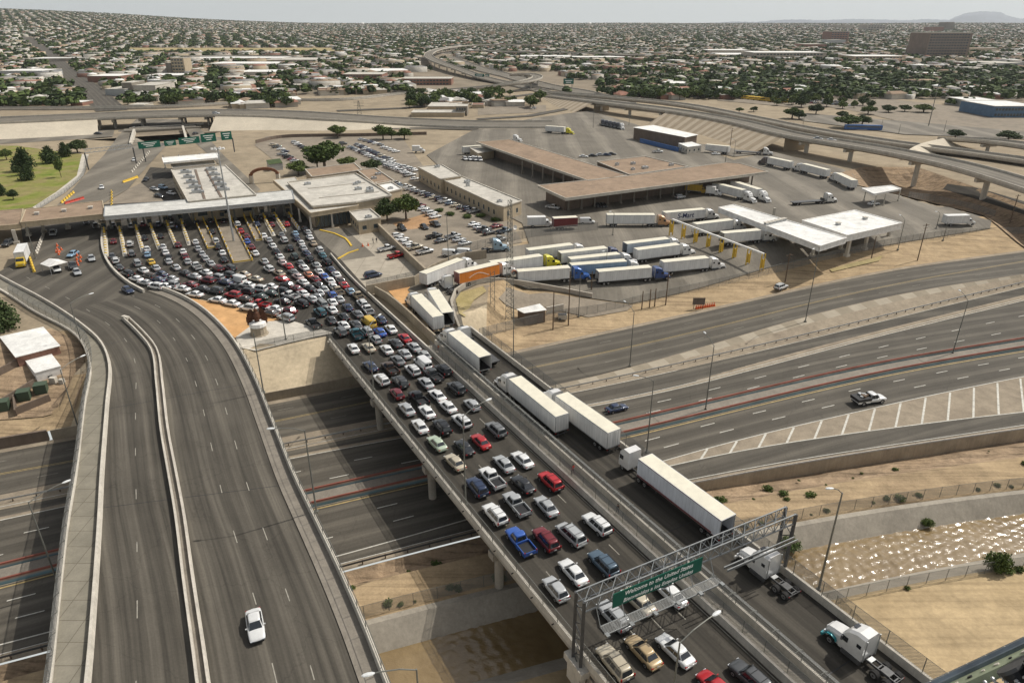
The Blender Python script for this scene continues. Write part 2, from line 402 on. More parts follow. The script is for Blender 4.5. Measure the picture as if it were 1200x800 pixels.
def defline(k, pts, z=ZF):
    f = line_fn(pts, z); cache = {}
    def g(x):
        q = round(x*2)/2
        if q not in cache: cache[q] = sum(f(q+d) for d in (-24, -16, -8, 0, 8, 16, 24))/7
        if abs(q-x) < 1e-6: return cache[q]
        q2 = q+.5 if x > q else q-.5
        if q2 not in cache: cache[q2] = sum(f(q2+d) for d in (-24, -16, -8, 0, 8, 16, 24))/7
        t = abs(x-q)/.5; return cache[q]*(1-t)+cache[q2]*t
    LN[k] = g
defline('NF', [(0, 526), (88, 511), (313, 470), (430, 450), (611, 408.5), (700, 389), (900, 345.5), (1000, 323), (1200, 293)], ZN)
defline('FY', [(0, 556), (91, 541), (325, 492.5), (442, 469), (633.5, 428.7), (732.5, 406.7), (840, 383), (1010, 340), (1065, 330.5), (1200, 306)], ZN)
defline('FS', [(0, 580), (80, 564), (335, 510), (437, 491), (650, 453), (840, 401), (991, 357), (1092, 338), (1200, 321)], ZN)
defline('GR', [(0, 590), (84, 573.5), (336, 521.5), (395.5, 510.5), (500, 490), (658, 458), (820, 422), (940, 395), (1089, 359), (1168, 340), (1230, 325)], ZG)
defline('WL', [(0, 609.5), (84, 591.5), (360, 532.5), (475, 509.5), (697, 478), (820, 450.5), (962.5, 411), (1114, 373), (1200, 352)])
defline('M', [(0, 675.5), (78, 656), (360, 583), (435, 569.5), (500, 556), (730, 503), (840, 478), (978, 443), (1100, 420), (1200, 404)])
defline('SW', [(0, 756.5), (66, 740), (394, 650), (555, 611), (770, 538), (896, 508), (1022, 478), (1120, 456), (1200, 441)])
defline('RN', [(0, 757.0), (66, 740.5), (394, 650.5), (555, 611.5), (760, 545), (820, 534), (985, 509.5), (1105, 492), (1200, 482.5)])
defline('RS', [(0, 768), (66, 751), (396, 661), (555, 620), (700, 585), (820, 558), (1010, 528), (1105, 513), (1200, 499)])
defline('BW', [(0, 775), (66, 758), (401, 667.5), (457.5, 651), (520, 632), (700, 592), (820, 566), (1010, 533), (1105, 518.5), (1200, 505)])
defline('CT', [(0, 850), (427, 723.5), (580, 686), (700, 660), (936, 609.5), (1050, 588.5), (1200, 573.5)])
defline('WN', [(0, 890), (442, 764), (580, 728), (635, 710), (930, 642.5), (1080, 617), (1200, 600.5)], ZW)
defline('WS', [(0, 960), (560, 797), (662, 767), (969, 690.5), (1095, 663.5), (1200, 647)], ZW)
defline('CS', [(0, 975), (560, 812), (662, 780), (975, 701), (1110, 671), (1200, 660.5)])
XS = [-420, -360, -300, -250, -210, -180]+[-165+3*i for i in range(0, 126)]+[220, 250, 290, 340, 400, 470, 560]
def strip(name, rowsfn, m, uvy=None, kind='structure', subdiv=None, **kw):
    """rowsfn: list of (line key or fn, z or fn(x)) from south to north; lofted sheet"""
    mb = MB(); vs = []; uv = []
    fns = [((LN[a] if isinstance(a, str) else a), zz) for a, zz in rowsfn]
    acc = [0.0]*len(XS)
    y0 = LN['M']; s_al = 0; al = []
    px_ = None
    for x in XS:
        y = y0(x)
        if px_ is not None: s_al += math.hypot(x-px_[0], y-px_[1])
        al.append(s_al); px_ = (x, y)
    for r, (fy, fz) in enumerate(fns):
        for i, x in enumerate(XS):
            y = fy(x); z = fz(x) if callable(fz) else fz
            vs.append((x, y, z)); uv.append(((y-y0(x))*.9, al[i]))
    n = len(XS); fs = [(k*n+i, k*n+i+1, (k+1)*n+i+1, (k+1)*n+i) for k in range(len(fns)-1) for i in range(n-1)]
    mb.add(vs, fs, 0, uv)
    return mb.build(name, m, kind=kind, smooth=False, **kw)
def off(k, d): 
    f = LN[k]; return lambda x: f(x)+d
# bank profile north of the frontage road
def ss(a, b, x):
    t = min(1, max(0, (x-a)/(b-a))); return t*t*(3-2*t)
def WB(x):      # width of the bank
    if x < -84: return 9+ss(-84, -88, x)*25
    if x < -10: return 9.5
    return 9.5+ss(-8, 4, x)*34-ss(35, 85, x)*21
def bankz(x, s):
    w = WB(x)
    if s <= 0: return ZN(x)
    if s >= w: return 0.0
    lowwall = 1.9*(1-ss(-10, -4, x))
    z0 = ZN(x)+lowwall; t = s/w
    if x < -9: return z0+(0-z0)*t
    return z0+(0-z0)*(ss(0, 1, t)*.6+t*.4)
# hollow under the curved flyover
HOL = [at(a, b, 0) for a, b in [(965, 208), (1010, 196), (1075, 196), (1200, 240), (1260, 262), (1230, 285), (1150, 252), (1060, 230)]]
HOL2 = [at(a, b, 0) for a, b in [(160, 169), (157, 154), (219, 148), (217, 165)]]
def inpoly(x, y, P):
    c = False; n = len(P)
    for i in range(n):
        a, b = P[i], P[i-1]
        if (a[1] > y) != (b[1] > y) and x < (b[0]-a[0])*(y-a[1])/(b[1]-a[1])+a[0]: c = not c
    return c
def pdist(x, y, P):
    d = 1e9; n = len(P)
    for i in range(n):
        a, b = P[i], P[i-1]; ux, uy = b[0]-a[0], b[1]-a[1]; L = ux*ux+uy*uy
        t = max(0, min(1, ((x-a[0])*ux+(y-a[1])*uy)/L)); d = min(d, math.hypot(x-a[0]-t*ux, y-a[1]-t*uy))
    return d
def zg(x, y):
    s = (y-LN['NF'](x))*.92
    z = bankz(x, s)
    if 120 < x < 420 and inpoly(x, y, HOL): z -= 5.5*min(1, pdist(x, y, HOL)/12)
    if x < -150 and y > 300 and inpoly(x, y, HOL2): z -= 5.5*min(1, pdist(x, y, HOL2)/5)
    return z
def G(px, py, h=0.0):
    """image point -> point h above the ground (ray march on the height field)"""
    z = h; 
    p = at(px, py, h)
    if p.y > LN['NF'](p.x)+60 and not (120 < p.x < 420): return Vector((p.x, p.y, h))
    d = ray(px, py); L = math.sqrt(sum(c*c for c in d)); d = [c/L for c in d]
    t = max(20.0, (CAMH-12-h)/-d[2]*.55) if d[2] < 0 else 50
    prev = t
    while t < 900:
        x, y, z = d[0]*t, d[1]*t, CAMH+d[2]*t
        if z <= zg(x, y)+h: break
        prev = t; t += 2
    lo, hi = prev, t
    for _ in range(14):
        mid = (lo+hi)/2
        if CAMH+d[2]*mid <= zg(d[0]*mid, d[1]*mid)+h: hi = mid
        else: lo = mid
    x, y = d[0]*hi, d[1]*hi
    return Vector((x, y, zg(x, y)+h))
# ---- strips of the cutting and the river, south to north
CAMS = lambda x: -60.0
strip('sand_bank', [(lambda x: -90.0+x*.2, -7.6), (lambda x: LN['CS'](x)-22, -7.7), (lambda x: LN['CS'](x)-5, -7.9), ('CS', -8.0)], M['sand_bank'])
strip('channel_bank', [('CS', -8.0), ('WS', ZW), (lambda x: LN['WS'](x)+.3, ZW-.3)], M['channel'])
def m_water():
    m, n, b = nmat('muddy_water', .15, 0, .9); vec = texco(n)
    a = noise(n, vec, .12, 5, .6, 1.0); x = ramp(n, a, [(.3, (.17, .115, .05)), (.7, (.26, .185, .09))])
    n.links.new(x, b.inputs['Base Color'])
    h = noise(n, mapping(n, vec, (.8, 1.3, 1), (0, 0, R(20))), 1.0, 4, .6, .6); h2 = noise(n, mapping(n, vec, (1, 1.5, 1)), 3.2, 3, .5)
    ad = n.nodes.new('ShaderNodeMath'); ad.operation = 'MULTIPLY_ADD'; ad.inputs[1].default_value = .4
    n.links.new(h2, ad.inputs[0]); n.links.new(h, ad.inputs[2]); bump(n, b, ad.outputs[0], .5, .15)
    return m
M['water'] = m_water()
def river():
    xs = [-420, -300, -200, -120, -60, -20]+[-10+.32*i for i in range(520)]+[170, 220, 300, 400, 560]; NRW = 52; g = random.Random(4); wv = []
    for k in range(26):
        L = 0.8*(1.035**k)*g.uniform(.9, 1.1); a = R(20)+g.gauss(0, .85); wv.append((2*math.pi/L*math.cos(a), 2*math.pi/L*math.sin(a), g.uniform(0, 6.28), L*.0078))
    X = np.repeat(np.array(xs)[:, None], NRW+1, 1); Y = np.empty_like(X)
    for i, x in enumerate(xs): a, b = LN['WS'](x), LN['WN'](x); Y[i] = a+(b-a)*np.arange(NRW+1)/NRW
    Zc = np.zeros_like(X); msk = ((X > -10) & (X < 156))
    for kx, ky, ph, am in wv: Zc += am*np.sin(kx*X+ky*Y+ph+.6*np.sin(.35*X+.21*Y+ph))
    Zc = np.where(msk, Zc, 0)+ZW-.08; n = NRW+1
    mb = MB(); mb.add(np.stack([X, Y, Zc], 2).reshape(-1, 3).tolist(), [(i*n+k, (i+1)*n+k, (i+1)*n+k+1, i*n+k+1) for i in range(len(xs)-1) for k in range(NRW)])
    mb.build('river_water', M['water'], kind='structure', smooth=True)
river()
strip('channel_slope', [(lambda x: LN['WN'](x)-.3, ZW-.3), ('WN', ZW), (lambda x: LN['CT'](x)-.9, -8.02), ('CT', -8.0)], M['channel'])
def lumpy(x, s): return .5*math.sin(x*.21+s)+.35*math.sin(x*.53+1.7*s)+.2*math.sin(x*1.1+s*3)
def bw_h(x): return 1.7*ss(8, 60, x)
strip('levee_track', [('CT', -8.0), (lambda x: LN['CT'](x)+2, -7.7), (lambda x: LN['CT'](x)+6.5, -7.6), (lambda x: LN['CT'](x)*.5+LN['BW'](x)*.5+.5, -7.9)], M['sand'])
strip('dirt_bank', [(lambda x: LN['CT'](x)*.5+LN['BW'](x)*.5+.5, -7.9), (lambda x: LN['CT'](x)*.35+LN['BW'](x)*.65, lambda x: -8.6+lumpy(x, 0)*.4),
                    (lambda x: LN['CT'](x)*.2+LN['BW'](x)*.8, lambda x: -8.9+lumpy(x, 2)*.5), (lambda x: LN['BW'](x)-.6, lambda x: -8.3-bw_h(x)), (lambda x: LN['BW'](x)-.35, lambda x: -8.3-bw_h(x))], M['dirt'])
strip('freeway_shoulder', [(lambda x: LN['BW'](x)-.35, ZF-.02), ('RS', ZF), ('M', ZF), ('WL', ZF), ('GR', ZG), ('FS', ZN), ('NF', ZN)], M['shoulder'])
strip('ramp_road', [('RS', ZF+.02), ('RN', ZF+.02)], M['asphalt_fwy'])
def lead(k1, k2, t): return lambda x: LN[k1](x)*(1-t)+LN[k2](x)*t
strip('freeway_eastbound', [('SW', ZF+.024), (off('M', -2.4), ZF+.024)], M['asphalt_fwy'])
strip('freeway_westbound', [(off('M', 2.4), ZF+.024), (off('WL', 0), ZF+.024)], M['asphalt_fwy'])
strip('exit_lane', [(off('WL', 1.0), ZF+.02), (off('GR', -2.0), lambda x: ZG(x)+.02)], M['asphalt_fwy'])
M['gore'] = m_stripes('gore_concrete', (.27, .23, .17), (.35, .305, .235), 9.5, .5)
def gore():
    mb = MB(); vs = []; uv = []
    xs = [x for x in XS if 8 <= x <= 260]
    for k in (0, 1):
        for x in xs:
            y = LN['GR'](x)+.8 if k == 0 else LN['FS'](x)-.3
            vs.append((x, y, (ZN(x) if k else ZG(x))+.02)); uv.append((x+(y)*.35, y))
    n = len(xs); mb.add(vs, [(i, i+1, n+i+1, n+i) for i in range(n-1)], 0, uv)
    mb.build('gore_paving', M['gore'], kind='structure')
gore()
strip('frontage_road', [('FS', lambda x: ZN(x)+.024), (off('NF', -1.6), lambda x: ZN(x)+.024)], M['asphalt_front'])
# painted lines: joined per colour and road
def pline(mb, fy, w, z=lambda x: ZF+.034, x0=-180, x1=230, dash=None, gap=None, ph=0, m=0):
    x = x0; 
    xs = [x0]
    if dash:
        x = x0+ph
        while x < x1:
            a, b = x, x+dash*.93; y0, y1 = fy(a), fy(b)
            mb.add([(a, y0-w/2, z(a)), (b, y1-w/2, z(b)), (b, y1+w/2, z(b)), (a, y0+w/2, z(a))], [(0, 1, 2, 3)], m)
            x += (dash+gap)*.93
        return
    n = int((x1-x0)/3); P = [x0+(x1-x0)*i/n for i in range(n+1)]
    vs = [(p, fy(p)-w/2, z(p)) for p in P]+[(p, fy(p)+w/2, z(p)) for p in P]
    mb.add(vs, [(i, i+1, n+2+i, n+1+i) for i in range(n)], m)
mb = MB()
zn = lambda x: ZN(x)+.036
pline(mb, off('FY', .15), .13, zn, m=1); pline(mb, off('FY', -.25), .13, zn, m=1)
pline(mb, lead('FY', 'NF', .47), .13, zn, dash=3, gap=9, m=0); pline(mb, lead('FY', 'FS', .5), .13, zn, dash=3, gap=9, m=0)
mb.build('frontage_lane_markings', [M['line_f'], M['line_y']], kind='structure')
mb = MB()
pline(mb, off('WL', 0), .2); pline(mb, lead('M', 'WL', .36), .2, dash=3.2, gap=9, x0=-178); pline(mb, lead('M', 'WL', .66), .2, dash=3.2, gap=9, x0=-175)
pline(mb, lead('WL', 'GR', .78), .16, lambda x: ZF+.8*(ZG(x)-ZF)+.05); pline(mb, lead('WL', 'GR', .1), .2, lambda x: ZF+.12*(ZG(x)-ZF)+.04, x0=6, x1=140)
pline(mb, off('M', -2.9), .3, m=1); pline(mb, off('M', 2.9), .25, m=0)
pline(mb, off('SW', 0), .22); pline(mb, lead('M', 'SW', .42), .2, dash=3.2, gap=9); pline(mb, lead('M', 'SW', .7), .2, dash=3.2, gap=9, ph=3)
pline(mb, off('RN', 0), .22, x0=22); pline(mb, lead('RS', 'RN', .06), .16)
mb.build('freeway_lane_markings', [M['line_w'], M['line_y']], kind='structure')
mb = MB()
x = 33
while x < 200:
    ya, yb = LN['RN'](x), LN['SW'](x+(LN['SW'](x)-LN['RN'](x))*.62)
    xb = x+(yb-ya)*.62
    if yb-ya > .8: mb.add([(x-.22, ya, ZF+.036), (x+.22, ya, ZF+.036), (xb+.22, yb, ZF+.036), (xb-.22, yb, ZF+.036)], [(0, 1, 2, 3)])
    x += 5.6
mb.build('gore_stripe_markings', M['line_w'], kind='structure')
# ---- natural ground north of the cutting
def ground_grid():
    mb = MB(); xs = XS; ks = [0, .02, .1, .2, .3, .4, .5, .6, .7, .8, .9, 1.0]; far = [4*i for i in range(1, 60)]+[240+12*i for i in range(1, 25)]
    vs = []; rows = 0
    for k in ks+far:
        for x in xs:
            w = WB(x); s = k*w if rows < len(ks) else w+k
            if rows == 0: s = 0.0
            y = LN['NF'](x)+s/.92; z = ZN(x)+1.9*(1-ss(-10, -4, x)) if rows <= 0 else zg(x, y)-.1
            vs.append((x, y, z))
        rows += 1
    n = len(xs); fs = []; ms = []
    for r in range(rows-1):
        for i in range(n-1):
            fs.append((r*n+i, r*n+i+1, (r+1)*n+i+1, (r+1)*n+i))
            x = xs[i]
            slope = r < len(ks)-1
            ms.append(1 if slope and -84 < x < -7 else 2 if (slope or (x > -7 and r < len(ks)+2)) else 0)
    mb.add(vs, fs); mb.m = ms
    return mb.build('ground', [M['port_ground'], M['slope'], M['sand']], kind='structure', smooth=True)
ground_grid()
def patch(name, pts, m, o=.03, kind='structure', world=False, step=None):
    P = [(p if world else G(*p)) for p in pts]
    bm = bmesh.new(); vs = [bm.verts.new((p[0], p[1], 0)) for p in P]
    f = bm.faces.new(vs); 
    if f.normal.z < 0: f.normal_flip()
    bm.normal_update()
    xs = [p[0] for p in P]; ys = [p[1] for p in P]
    flat = all(zg(p[0], p[1]) > -.01 for p in P) and not any(120 < p[0] < 420 for p in P)
    if not flat or step:
        st = step or 6
        x = min(xs)+st
        while x < max(xs):
            bmesh.ops.bisect_plane(bm, geom=bm.verts[:]+bm.edges[:]+bm.faces[:], plane_co=(x, 0, 0), plane_no=(1, 0, 0)); x += st
        y = min(ys)+st
        while y < max(ys):
            bmesh.ops.bisect_plane(bm, geom=bm.verts[:]+bm.edges[:]+bm.faces[:], plane_co=(0, y, 0), plane_no=(0, 1, 0)); y += st
        bmesh.ops.triangulate(bm, faces=bm.faces[:])
        for v in bm.verts: v.co.z = zg(v.co.x, v.co.y)+o*4
    else:
        for v in bm.verts: v.co.z = o
        bmesh.ops.triangulate(bm, faces=bm.faces[:])
    bmesh.ops.recalc_face_normals(bm, faces=bm.faces[:])
    if sum(f.normal.z for f in bm.faces) < 0: bmesh.ops.reverse_faces(bm, faces=bm.faces[:])
    me = bpy.data.meshes.new(name); bm.to_mesh(me); bm.free(); me.materials.append(m)
    ob = bpy.data.objects.new(name, me); COL.objects.link(ob); ob['kind'] = kind; return ob
# ================================================================ bridges and walls
def wxy(*pts, z=0.0): return [at(a, b, z) for a, b in pts]
def resample(P, step):
    """Catmull-Rom through xy(z) points, resampled every ~step metres"""
    P = [Vector(p) for p in P]; out = []
    for i in range(len(P)-1):
        p0, p1, p2, p3 = P[max(0, i-1)], P[i], P[i+1], P[min(len(P)-1, i+2)]
        if i == 0: p0 = p1*2-p2
        if i == len(P)-2: p3 = p2*2-p1
        n = max(1, int((p2-p1).length/step))
        for k in range(n):
            t = k/n; m1 = (p2-p0)*.5; m2 = (p3-p1)*.5
            L0 = (p1-p0).length or 1; L1 = (p2-p1).length or 1; L2 = (p3-p2).length or 1
            m1 = ((p1-p0)/L0*L1+(p2-p1))*.5; m2 = ((p2-p1)+(p3-p2)/L2*L1)*.5
            out.append(p1*(2*t**3-3*t*t+1)+m1*(t**3-2*t*t+t)+p2*(-2*t**3+3*t*t)+m2*(t**3-t*t))
    out.append(P[-1]); return out
def offset(P, d):
    out = []
    for i, p in enumerate(P):
        a = P[max(0, i-1)]; b = P[min(len(P)-1, i+1)]; t = Vector((b[0]-a[0], b[1]-a[1], 0)); t.normalize()
        out.append(Vector((p[0]+t.y*d, p[1]-t.x*d, p[2])))   # +d = to the right of travel
    return out
def wall(mb, P, w, h, m=0, top=None, z=None, mt=None):
    """wall ribbon along P (points at its foot); trapezoid section"""
    n = len(P); L = offset(P, -w/2); Rr = offset(P, w/2); tw = w*(top or 1)
    Lt = offset(P, -tw/2); Rt = offset(P, tw/2); rings = []
    for i in range(n):
        z0 = P[i][2] if z is None else z
        hh = h(i) if callable(h) else h
        rings.append([(L[i].x, L[i].y, z0), (Lt[i].x, Lt[i].y, z0+hh), (Rt[i].x, Rt[i].y, z0+hh), (Rr[i].x, Rr[i].y, z0)])
    vs = [p for r in rings for p in r]; fs = []; 
    for i in range(n-1):
        a, b = i*4, (i+1)*4
        fs += [(a, b, b+1, a+1), (a+1, b+1, b+2, a+2), (a+2, b+2, b+3, a+3)]
    fs += [(0, 1, 2, 3), ((n-1)*4+3, (n-1)*4+2, (n-1)*4+1, (n-1)*4)]
    b0 = len(mb.f); mb.add(vs, fs, m)
    if mt is not None:
        for i in range(n-1): mb.m[b0+3*i+1] = mt
    return mb
def ribbon(mb, A, B, z0, z1=None, m=0, uv=True, cross=1):
    """surface between polylines A (left) and B (right) of equal count; thickness if z1"""
    n = len(A); al = 0; vs = []; uvs = []
    for i in range(n):
        if i: al += ((A[i]-A[i-1]).length+(B[i]-B[i-1]).length)/2
        w = (B[i]-A[i]).length
        for k in range(cross+1):
            t = k/cross; p = A[i].lerp(B[i], t); vs.append((p.x, p.y, z0)); uvs.append((w*t, al))
    c = cross+1
    mb.add(vs, [(i*c+k, i*c+k+1, (i+1)*c+k+1, (i+1)*c+k) for i in range(n-1) for k in range(cross)], m, uvs)
    if z1 is not None:
        b = [(A[i].x, A[i].y, z1) for i in range(n)]+[(B[i].x, B[i].y, z1) for i in range(n)]
        t = [(A[i].x, A[i].y, z0) for i in range(n)]+[(B[i].x, B[i].y, z0) for i in range(n)]
        fs = []
        for i in range(n-1):
            fs += [(i, n+i, n+i+1, i+1), (i, i+1, 2*n+i+1, 2*n+i), (n+i, 3*n+i, 3*n+i+1, n+i+1)]
        fs += [(0, 2*n, 3*n, n), (n-1, 2*n-1, 4*n-1, 3*n-1)]
        mb.add(b+t, fs, m)
    return mb
def count_resample(P, n):
    D = [0]
    for i in range(1, len(P)): D.append(D[-1]+(P[i]-P[i-1]).length)
    out = []; j = 0
    for k in range(n):
        d = D[-1]*k/(n-1)
        while j < len(P)-2 and D[j+1] < d: j += 1
        t = (d-D[j])/((D[j+1]-D[j]) or 1); out.append(P[j].lerp(P[j+1], min(1, t)))
    return out
def fence(name, P, h, label, group=None, post=3.0, mesh='chain', top=True, curve=0, cat='fence', pm=None, r=.04, mid=False):
    """posts + rails + wire net along P (foot points)"""
    mb = MB(); D = 0; pts = []; 
    Q = []
    for i in range(len(P)-1):
        a, b = P[i], P[i+1]; n = max(1, round((b-a).length/post))
        for k in range(n): Q.append(a.lerp(b, k/n))
    Q.append(P[-1]); net = MB(); al = 0; vs = []; uv = []
    for i, q in enumerate(Q):
        mb.bar((q.x, q.y, q.z-.05), (q.x, q.y, q.z+h), r, n=5)
        if i: al += (q-Q[i-1]).length
        vs += [(q.x, q.y, q.z+.05), (q.x, q.y, q.z+h-.02)]; uv += [(al, 0), (al, h)]
        if i:
            p = Q[i-1]
            if top: mb.bar((p.x, p.y, p.z+h), (q.x, q.y, q.z+h), r*.7, n=4, cap=False)
            if mid: mb.bar((p.x, p.y, p.z+h*.5), (q.x, q.y, q.z+h*.5), r*.7, n=4, cap=False)
    root = mb.build(name, pm or M['lamp_grey'], label=label, cat=cat, group=group)
    if mesh:
        net.add(vs, [(2*i, 2*i+2, 2*i+3, 2*i+1) for i in range(len(Q)-1)], 0, uv)
        net.build('wire_net', M[mesh], root)
    return root
# bridge frame: u across (right), s along (towards the camera)
BR = Vector((math.cos(R(30)), math.sin(R(30)), 0)); BT = Vector((math.sin(R(30)), -math.cos(R(30)), 0))
def B(u, s, z=0.0): 
    p = BR*u+BT*s; return Vector((p.x, p.y, z))
def bl(u, s0, s1, z=0.0, n=2): return [B(u, s0+(s1-s0)*i/(n-1), z) for i in range(n)]
S0, S1 = -134.0, 60.0
def mk_bridge(name, label, u0, u1, sA, sB, road, piers, ptop, deckmat='conc'):
    root = empty(name, B((u0+u1)/2, sA), label=label, cat='road bridge')
    inv = root.matrix_basis.inverted
    loc = root.location
    def par(o): o.parent = root; o.matrix_parent_inverse = Matrix.Translation(-loc); return o
    mb = MB(); ribbon(mb, bl(u0, sB, sA, n=30), bl(u1, sB, sA, n=30), .02, -.45); par(mb.build('deck', M[deckmat]))
    mb = MB()
    for k in range(5):
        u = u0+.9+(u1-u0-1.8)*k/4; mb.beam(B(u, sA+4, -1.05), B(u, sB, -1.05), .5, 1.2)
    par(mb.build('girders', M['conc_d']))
    for s in piers:
        mb = MB(); mb.beam(B(u0+.35, s, -2.2), B(u1-.35, s, -2.2), 1.3, 1.1)
        for k in range(3):
            u = u0+1.6+(u1-u0-3.2)*k/2; mb.bar(B(u, s, -12), B(u, s, -2.7), .62, n=16)
        par(mb.build('pier', M['conc'], smooth=False))
    mb = MB(); ribbon(mb, bl(road[0], sB, sA-6, n=40), bl(road[1], sB, sA-6, n=40), .05); par(mb.build('roadway', M['asphalt_bridge']))
    return root, par
carb, par = mk_bridge('road_bridge', 'concrete bridge whose roadway is packed with queueing cars in rows', 32.2, 49.1, S0, S1, (32.9, 48.4), [-108, -84, -62, -40, -16, 10, 36], 0)
mb = MB(); wall(mb, bl(32.45, S1, S0+1, .02, 12), .5, .95, top=.7); wall(mb, bl(48.8, S1, S0-18, .02, 12), .55, .9, top=.6); par(mb.build('parapet', M['conc_l']))
mb = MB()
s = S0+1
while s < S1:
    mb.bar(B(32.35, s, .9), B(32.35, s, 2.5), .045, n=5); s += 3
mb.bar(B(32.35, S0+1, 2.5), B(32.35, S1, 2.5), .035, n=5); mb.bar(B(32.35, S0+1, 1.5), B(32.35, S1, 1.5), .03, n=5)
par(mb.build('railing', M['lamp_grey']))
mb = MB(); mb.add([B(32.35, S0+1, .95), B(32.35, S1, .95), B(32.35, S1, 2.5), B(32.35, S0+1, 2.5)], [(0, 1, 2, 3)], 0, [(0, 0), (195, 0), (195, 1.5), (0, 1.5)]); par(mb.build('wire_net', M['chain']))
mb = MB(); s = S0+2
while s < S1:   # outside panel joints and drain brackets on the fascia
    mb = MB(); mb.box(B(32.17, s, .35), (.06, .5, .16), rz=R(-60)); par(mb.build('drain_slot', M['black'])); s += 4.5
mb = MB()
for u in (36.0, 39.2, 42.4, 45.6):
    s = -126
    while s < S1:
        mb = MB(); mb.add([B(u-.07, s, .056), B(u+.07, s, .056), B(u+.07, s+2.2, .056), B(u-.07, s+2.2, .056)], [(0, 3, 2, 1)]); par(mb.build('lane_marking', M['line_f'])); s += 12
for u in (33.2, 48.1): mb = MB(); mb.add([B(u-.06, S0, .056), B(u+.06, S0, .056), B(u+.06, S1, .056), B(u-.06, S1, .056)], [(0, 3, 2, 1)])
par(mb.build('lane_marking', M['line_f']))
trb, par = mk_bridge('road_bridge', 'narrower concrete bridge carrying the line of trucks beside the fenced footway', 49.2, 61.3, -121, S1, (51.7, 60.7), [-108, -84, -62, -40, -16, 10, 36], 0)
mb = MB(); wall(mb, bl(51.35, S1, -121, .02, 12), .5, 1.15, top=.6); wall(mb, bl(61.0, S1, -124, .02, 12), .6, 1.0, top=.6)
par(mb.build('parapet', M['conc_l']))
mb = MB(); ribbon(mb, bl(49.2, S1, -121, n=30), bl(51.1, S1, -121, n=30), .12, .02); par(mb.build('footway', M['conc']))
mb = MB(); s = -119
while s < S1:   # arched cage posts over the footway wall
    P = [B(51.3, s, 1.1), B(51.3, s, 2.5), B(51.0, s, 2.95), B(50.4, s, 3.15), B(49.9, s, 3.1)]
    for a, b in zip(P, P[1:]): mb.bar(a, b, .045, n=5)
    s += 3.0
for u, z in ((51.3, 2.5), (50.4, 3.15), (49.9, 3.1), (51.3, 1.8)): mb.bar(B(u, -119, z), B(u, S1, z), .03, n=5)
s = -119
while s < S1:
    mb.bar(B(49.3, s, .1), B(49.3, s, 2.3), .04, n=5); s += 3
mb.bar(B(49.3, -119, 2.3), B(49.3, S1, 2.3), .035, n=5)
par(mb.build('footway_cage', M['lamp_grey']))
mb = MB(); L = 179
mb.add([B(51.3, -119, 1.15), B(51.3, S1, 1.15), B(51.3, S1, 2.5), B(51.3, -119, 2.5)], [(0, 1, 2, 3)], 0, [(0, 0), (L, 0), (L, 1.4), (0, 1.4)])
mb.add([B(51.3, -119, 2.5), B(51.3, S1, 2.5), B(50.4, S1, 3.15), B(50.4, -119, 3.15)], [(0, 1, 2, 3)], 0, [(0, 0), (L, 0), (L, 1.2), (0, 1.2)])
mb.add([B(49.3, -119, .2), B(49.3, S1, .2), B(49.3, S1, 2.3), B(49.3, -119, 2.3)], [(0, 1, 2, 3)], 0, [(0, 0), (L, 0), (L, 2), (0, 2)])
par(mb.build('wire_net', M['chain']))
mb = MB()
for s in (-100, -75, -52, -27, 0, 25):
    mb = MB(); mb.beam(B(51.8, s, .06), B(60.6, s, .06), .12, .02); par(mb.build('expansion_joint', M['black']))
mb = MB(); s = -118
while s < S1: mb.bar(B(61.0, s, .9), B(61.0, s, 3.0), .045, n=5); s += 4
mb.bar(B(61.0, -118, 3.0), B(61.0, S1, 3.0), .03, n=4)
par(mb.build('railing', M['lamp_grey']))
mb = MB(); mb.add([B(61.0, -118, 1.05), B(61.0, S1, 1.05), B(61.0, S1, 3.0), B(61.0, -118, 3.0)], [(0, 1, 2, 3)], 0, [(0, 0), (178, 0), (178, 2), (0, 2)]); par(mb.build('wire_net', M['chain']))
# ---- the curved bridge with the empty road
LOp = resample(wxy((-90, 306), (-40, 322), (0, 340), (41, 366), (91, 395), (106, 431), (99, 477), (89, 560), (79, 620), (70, 698), (60, 794), (40, 930)), 3)
LIp = resample(wxy((-90, 290), (-40, 305), (16, 334), (60, 358), (98, 384), (120, 405), (129, 431), (126, 477), (120, 560), (117, 620), (111, 710), (104, 797), (88, 930)), 3)
MDp = resample(wxy((148.5, 375), (165, 391), (181, 411.5), (187, 450), (193, 505), (203, 560), (211, 605), (221, 680), (234, 770), (238, 800), (262, 930)), 3)
RPp = resample(wxy((184, 338), (209, 347), (234, 361), (260, 384), (279, 408), (301, 450), (320, 497), (345, 560), (370, 612), (400, 675), (430, 744), (448, 790), (505, 930)), 3)
lb = empty('road_bridge', at(200, 500, 0), label='wide curving concrete bridge with an almost empty road and a middle barrier', cat='road bridge')
def par(o, root=lb): o.parent = root; o.matrix_parent_inverse = Matrix.Translation(-root.location); return o
N_ = 90
A = count_resample(LOp, N_); Bq = count_resample(RPp, N_)
def below(P, y0): return [p for p in P if p.y < y0]
RA = count_resample(offset(below(RPp, 129), -.2), 60); LA = count_resample(offset(below(LOp, 129), -.2), 60)
mb = MB(); ribbon(mb, RA, LA, .015, -.5, cross=6); par(mb.build('deck', M['conc']))
mb = MB()
for k in range(6):
    t = .04+.92*k/5; Q = [a.lerp(b, t) for a, b in zip(RA, LA)]
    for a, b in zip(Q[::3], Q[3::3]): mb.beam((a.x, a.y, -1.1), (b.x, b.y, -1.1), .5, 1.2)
par(mb.build('girders', M['conc_d']))
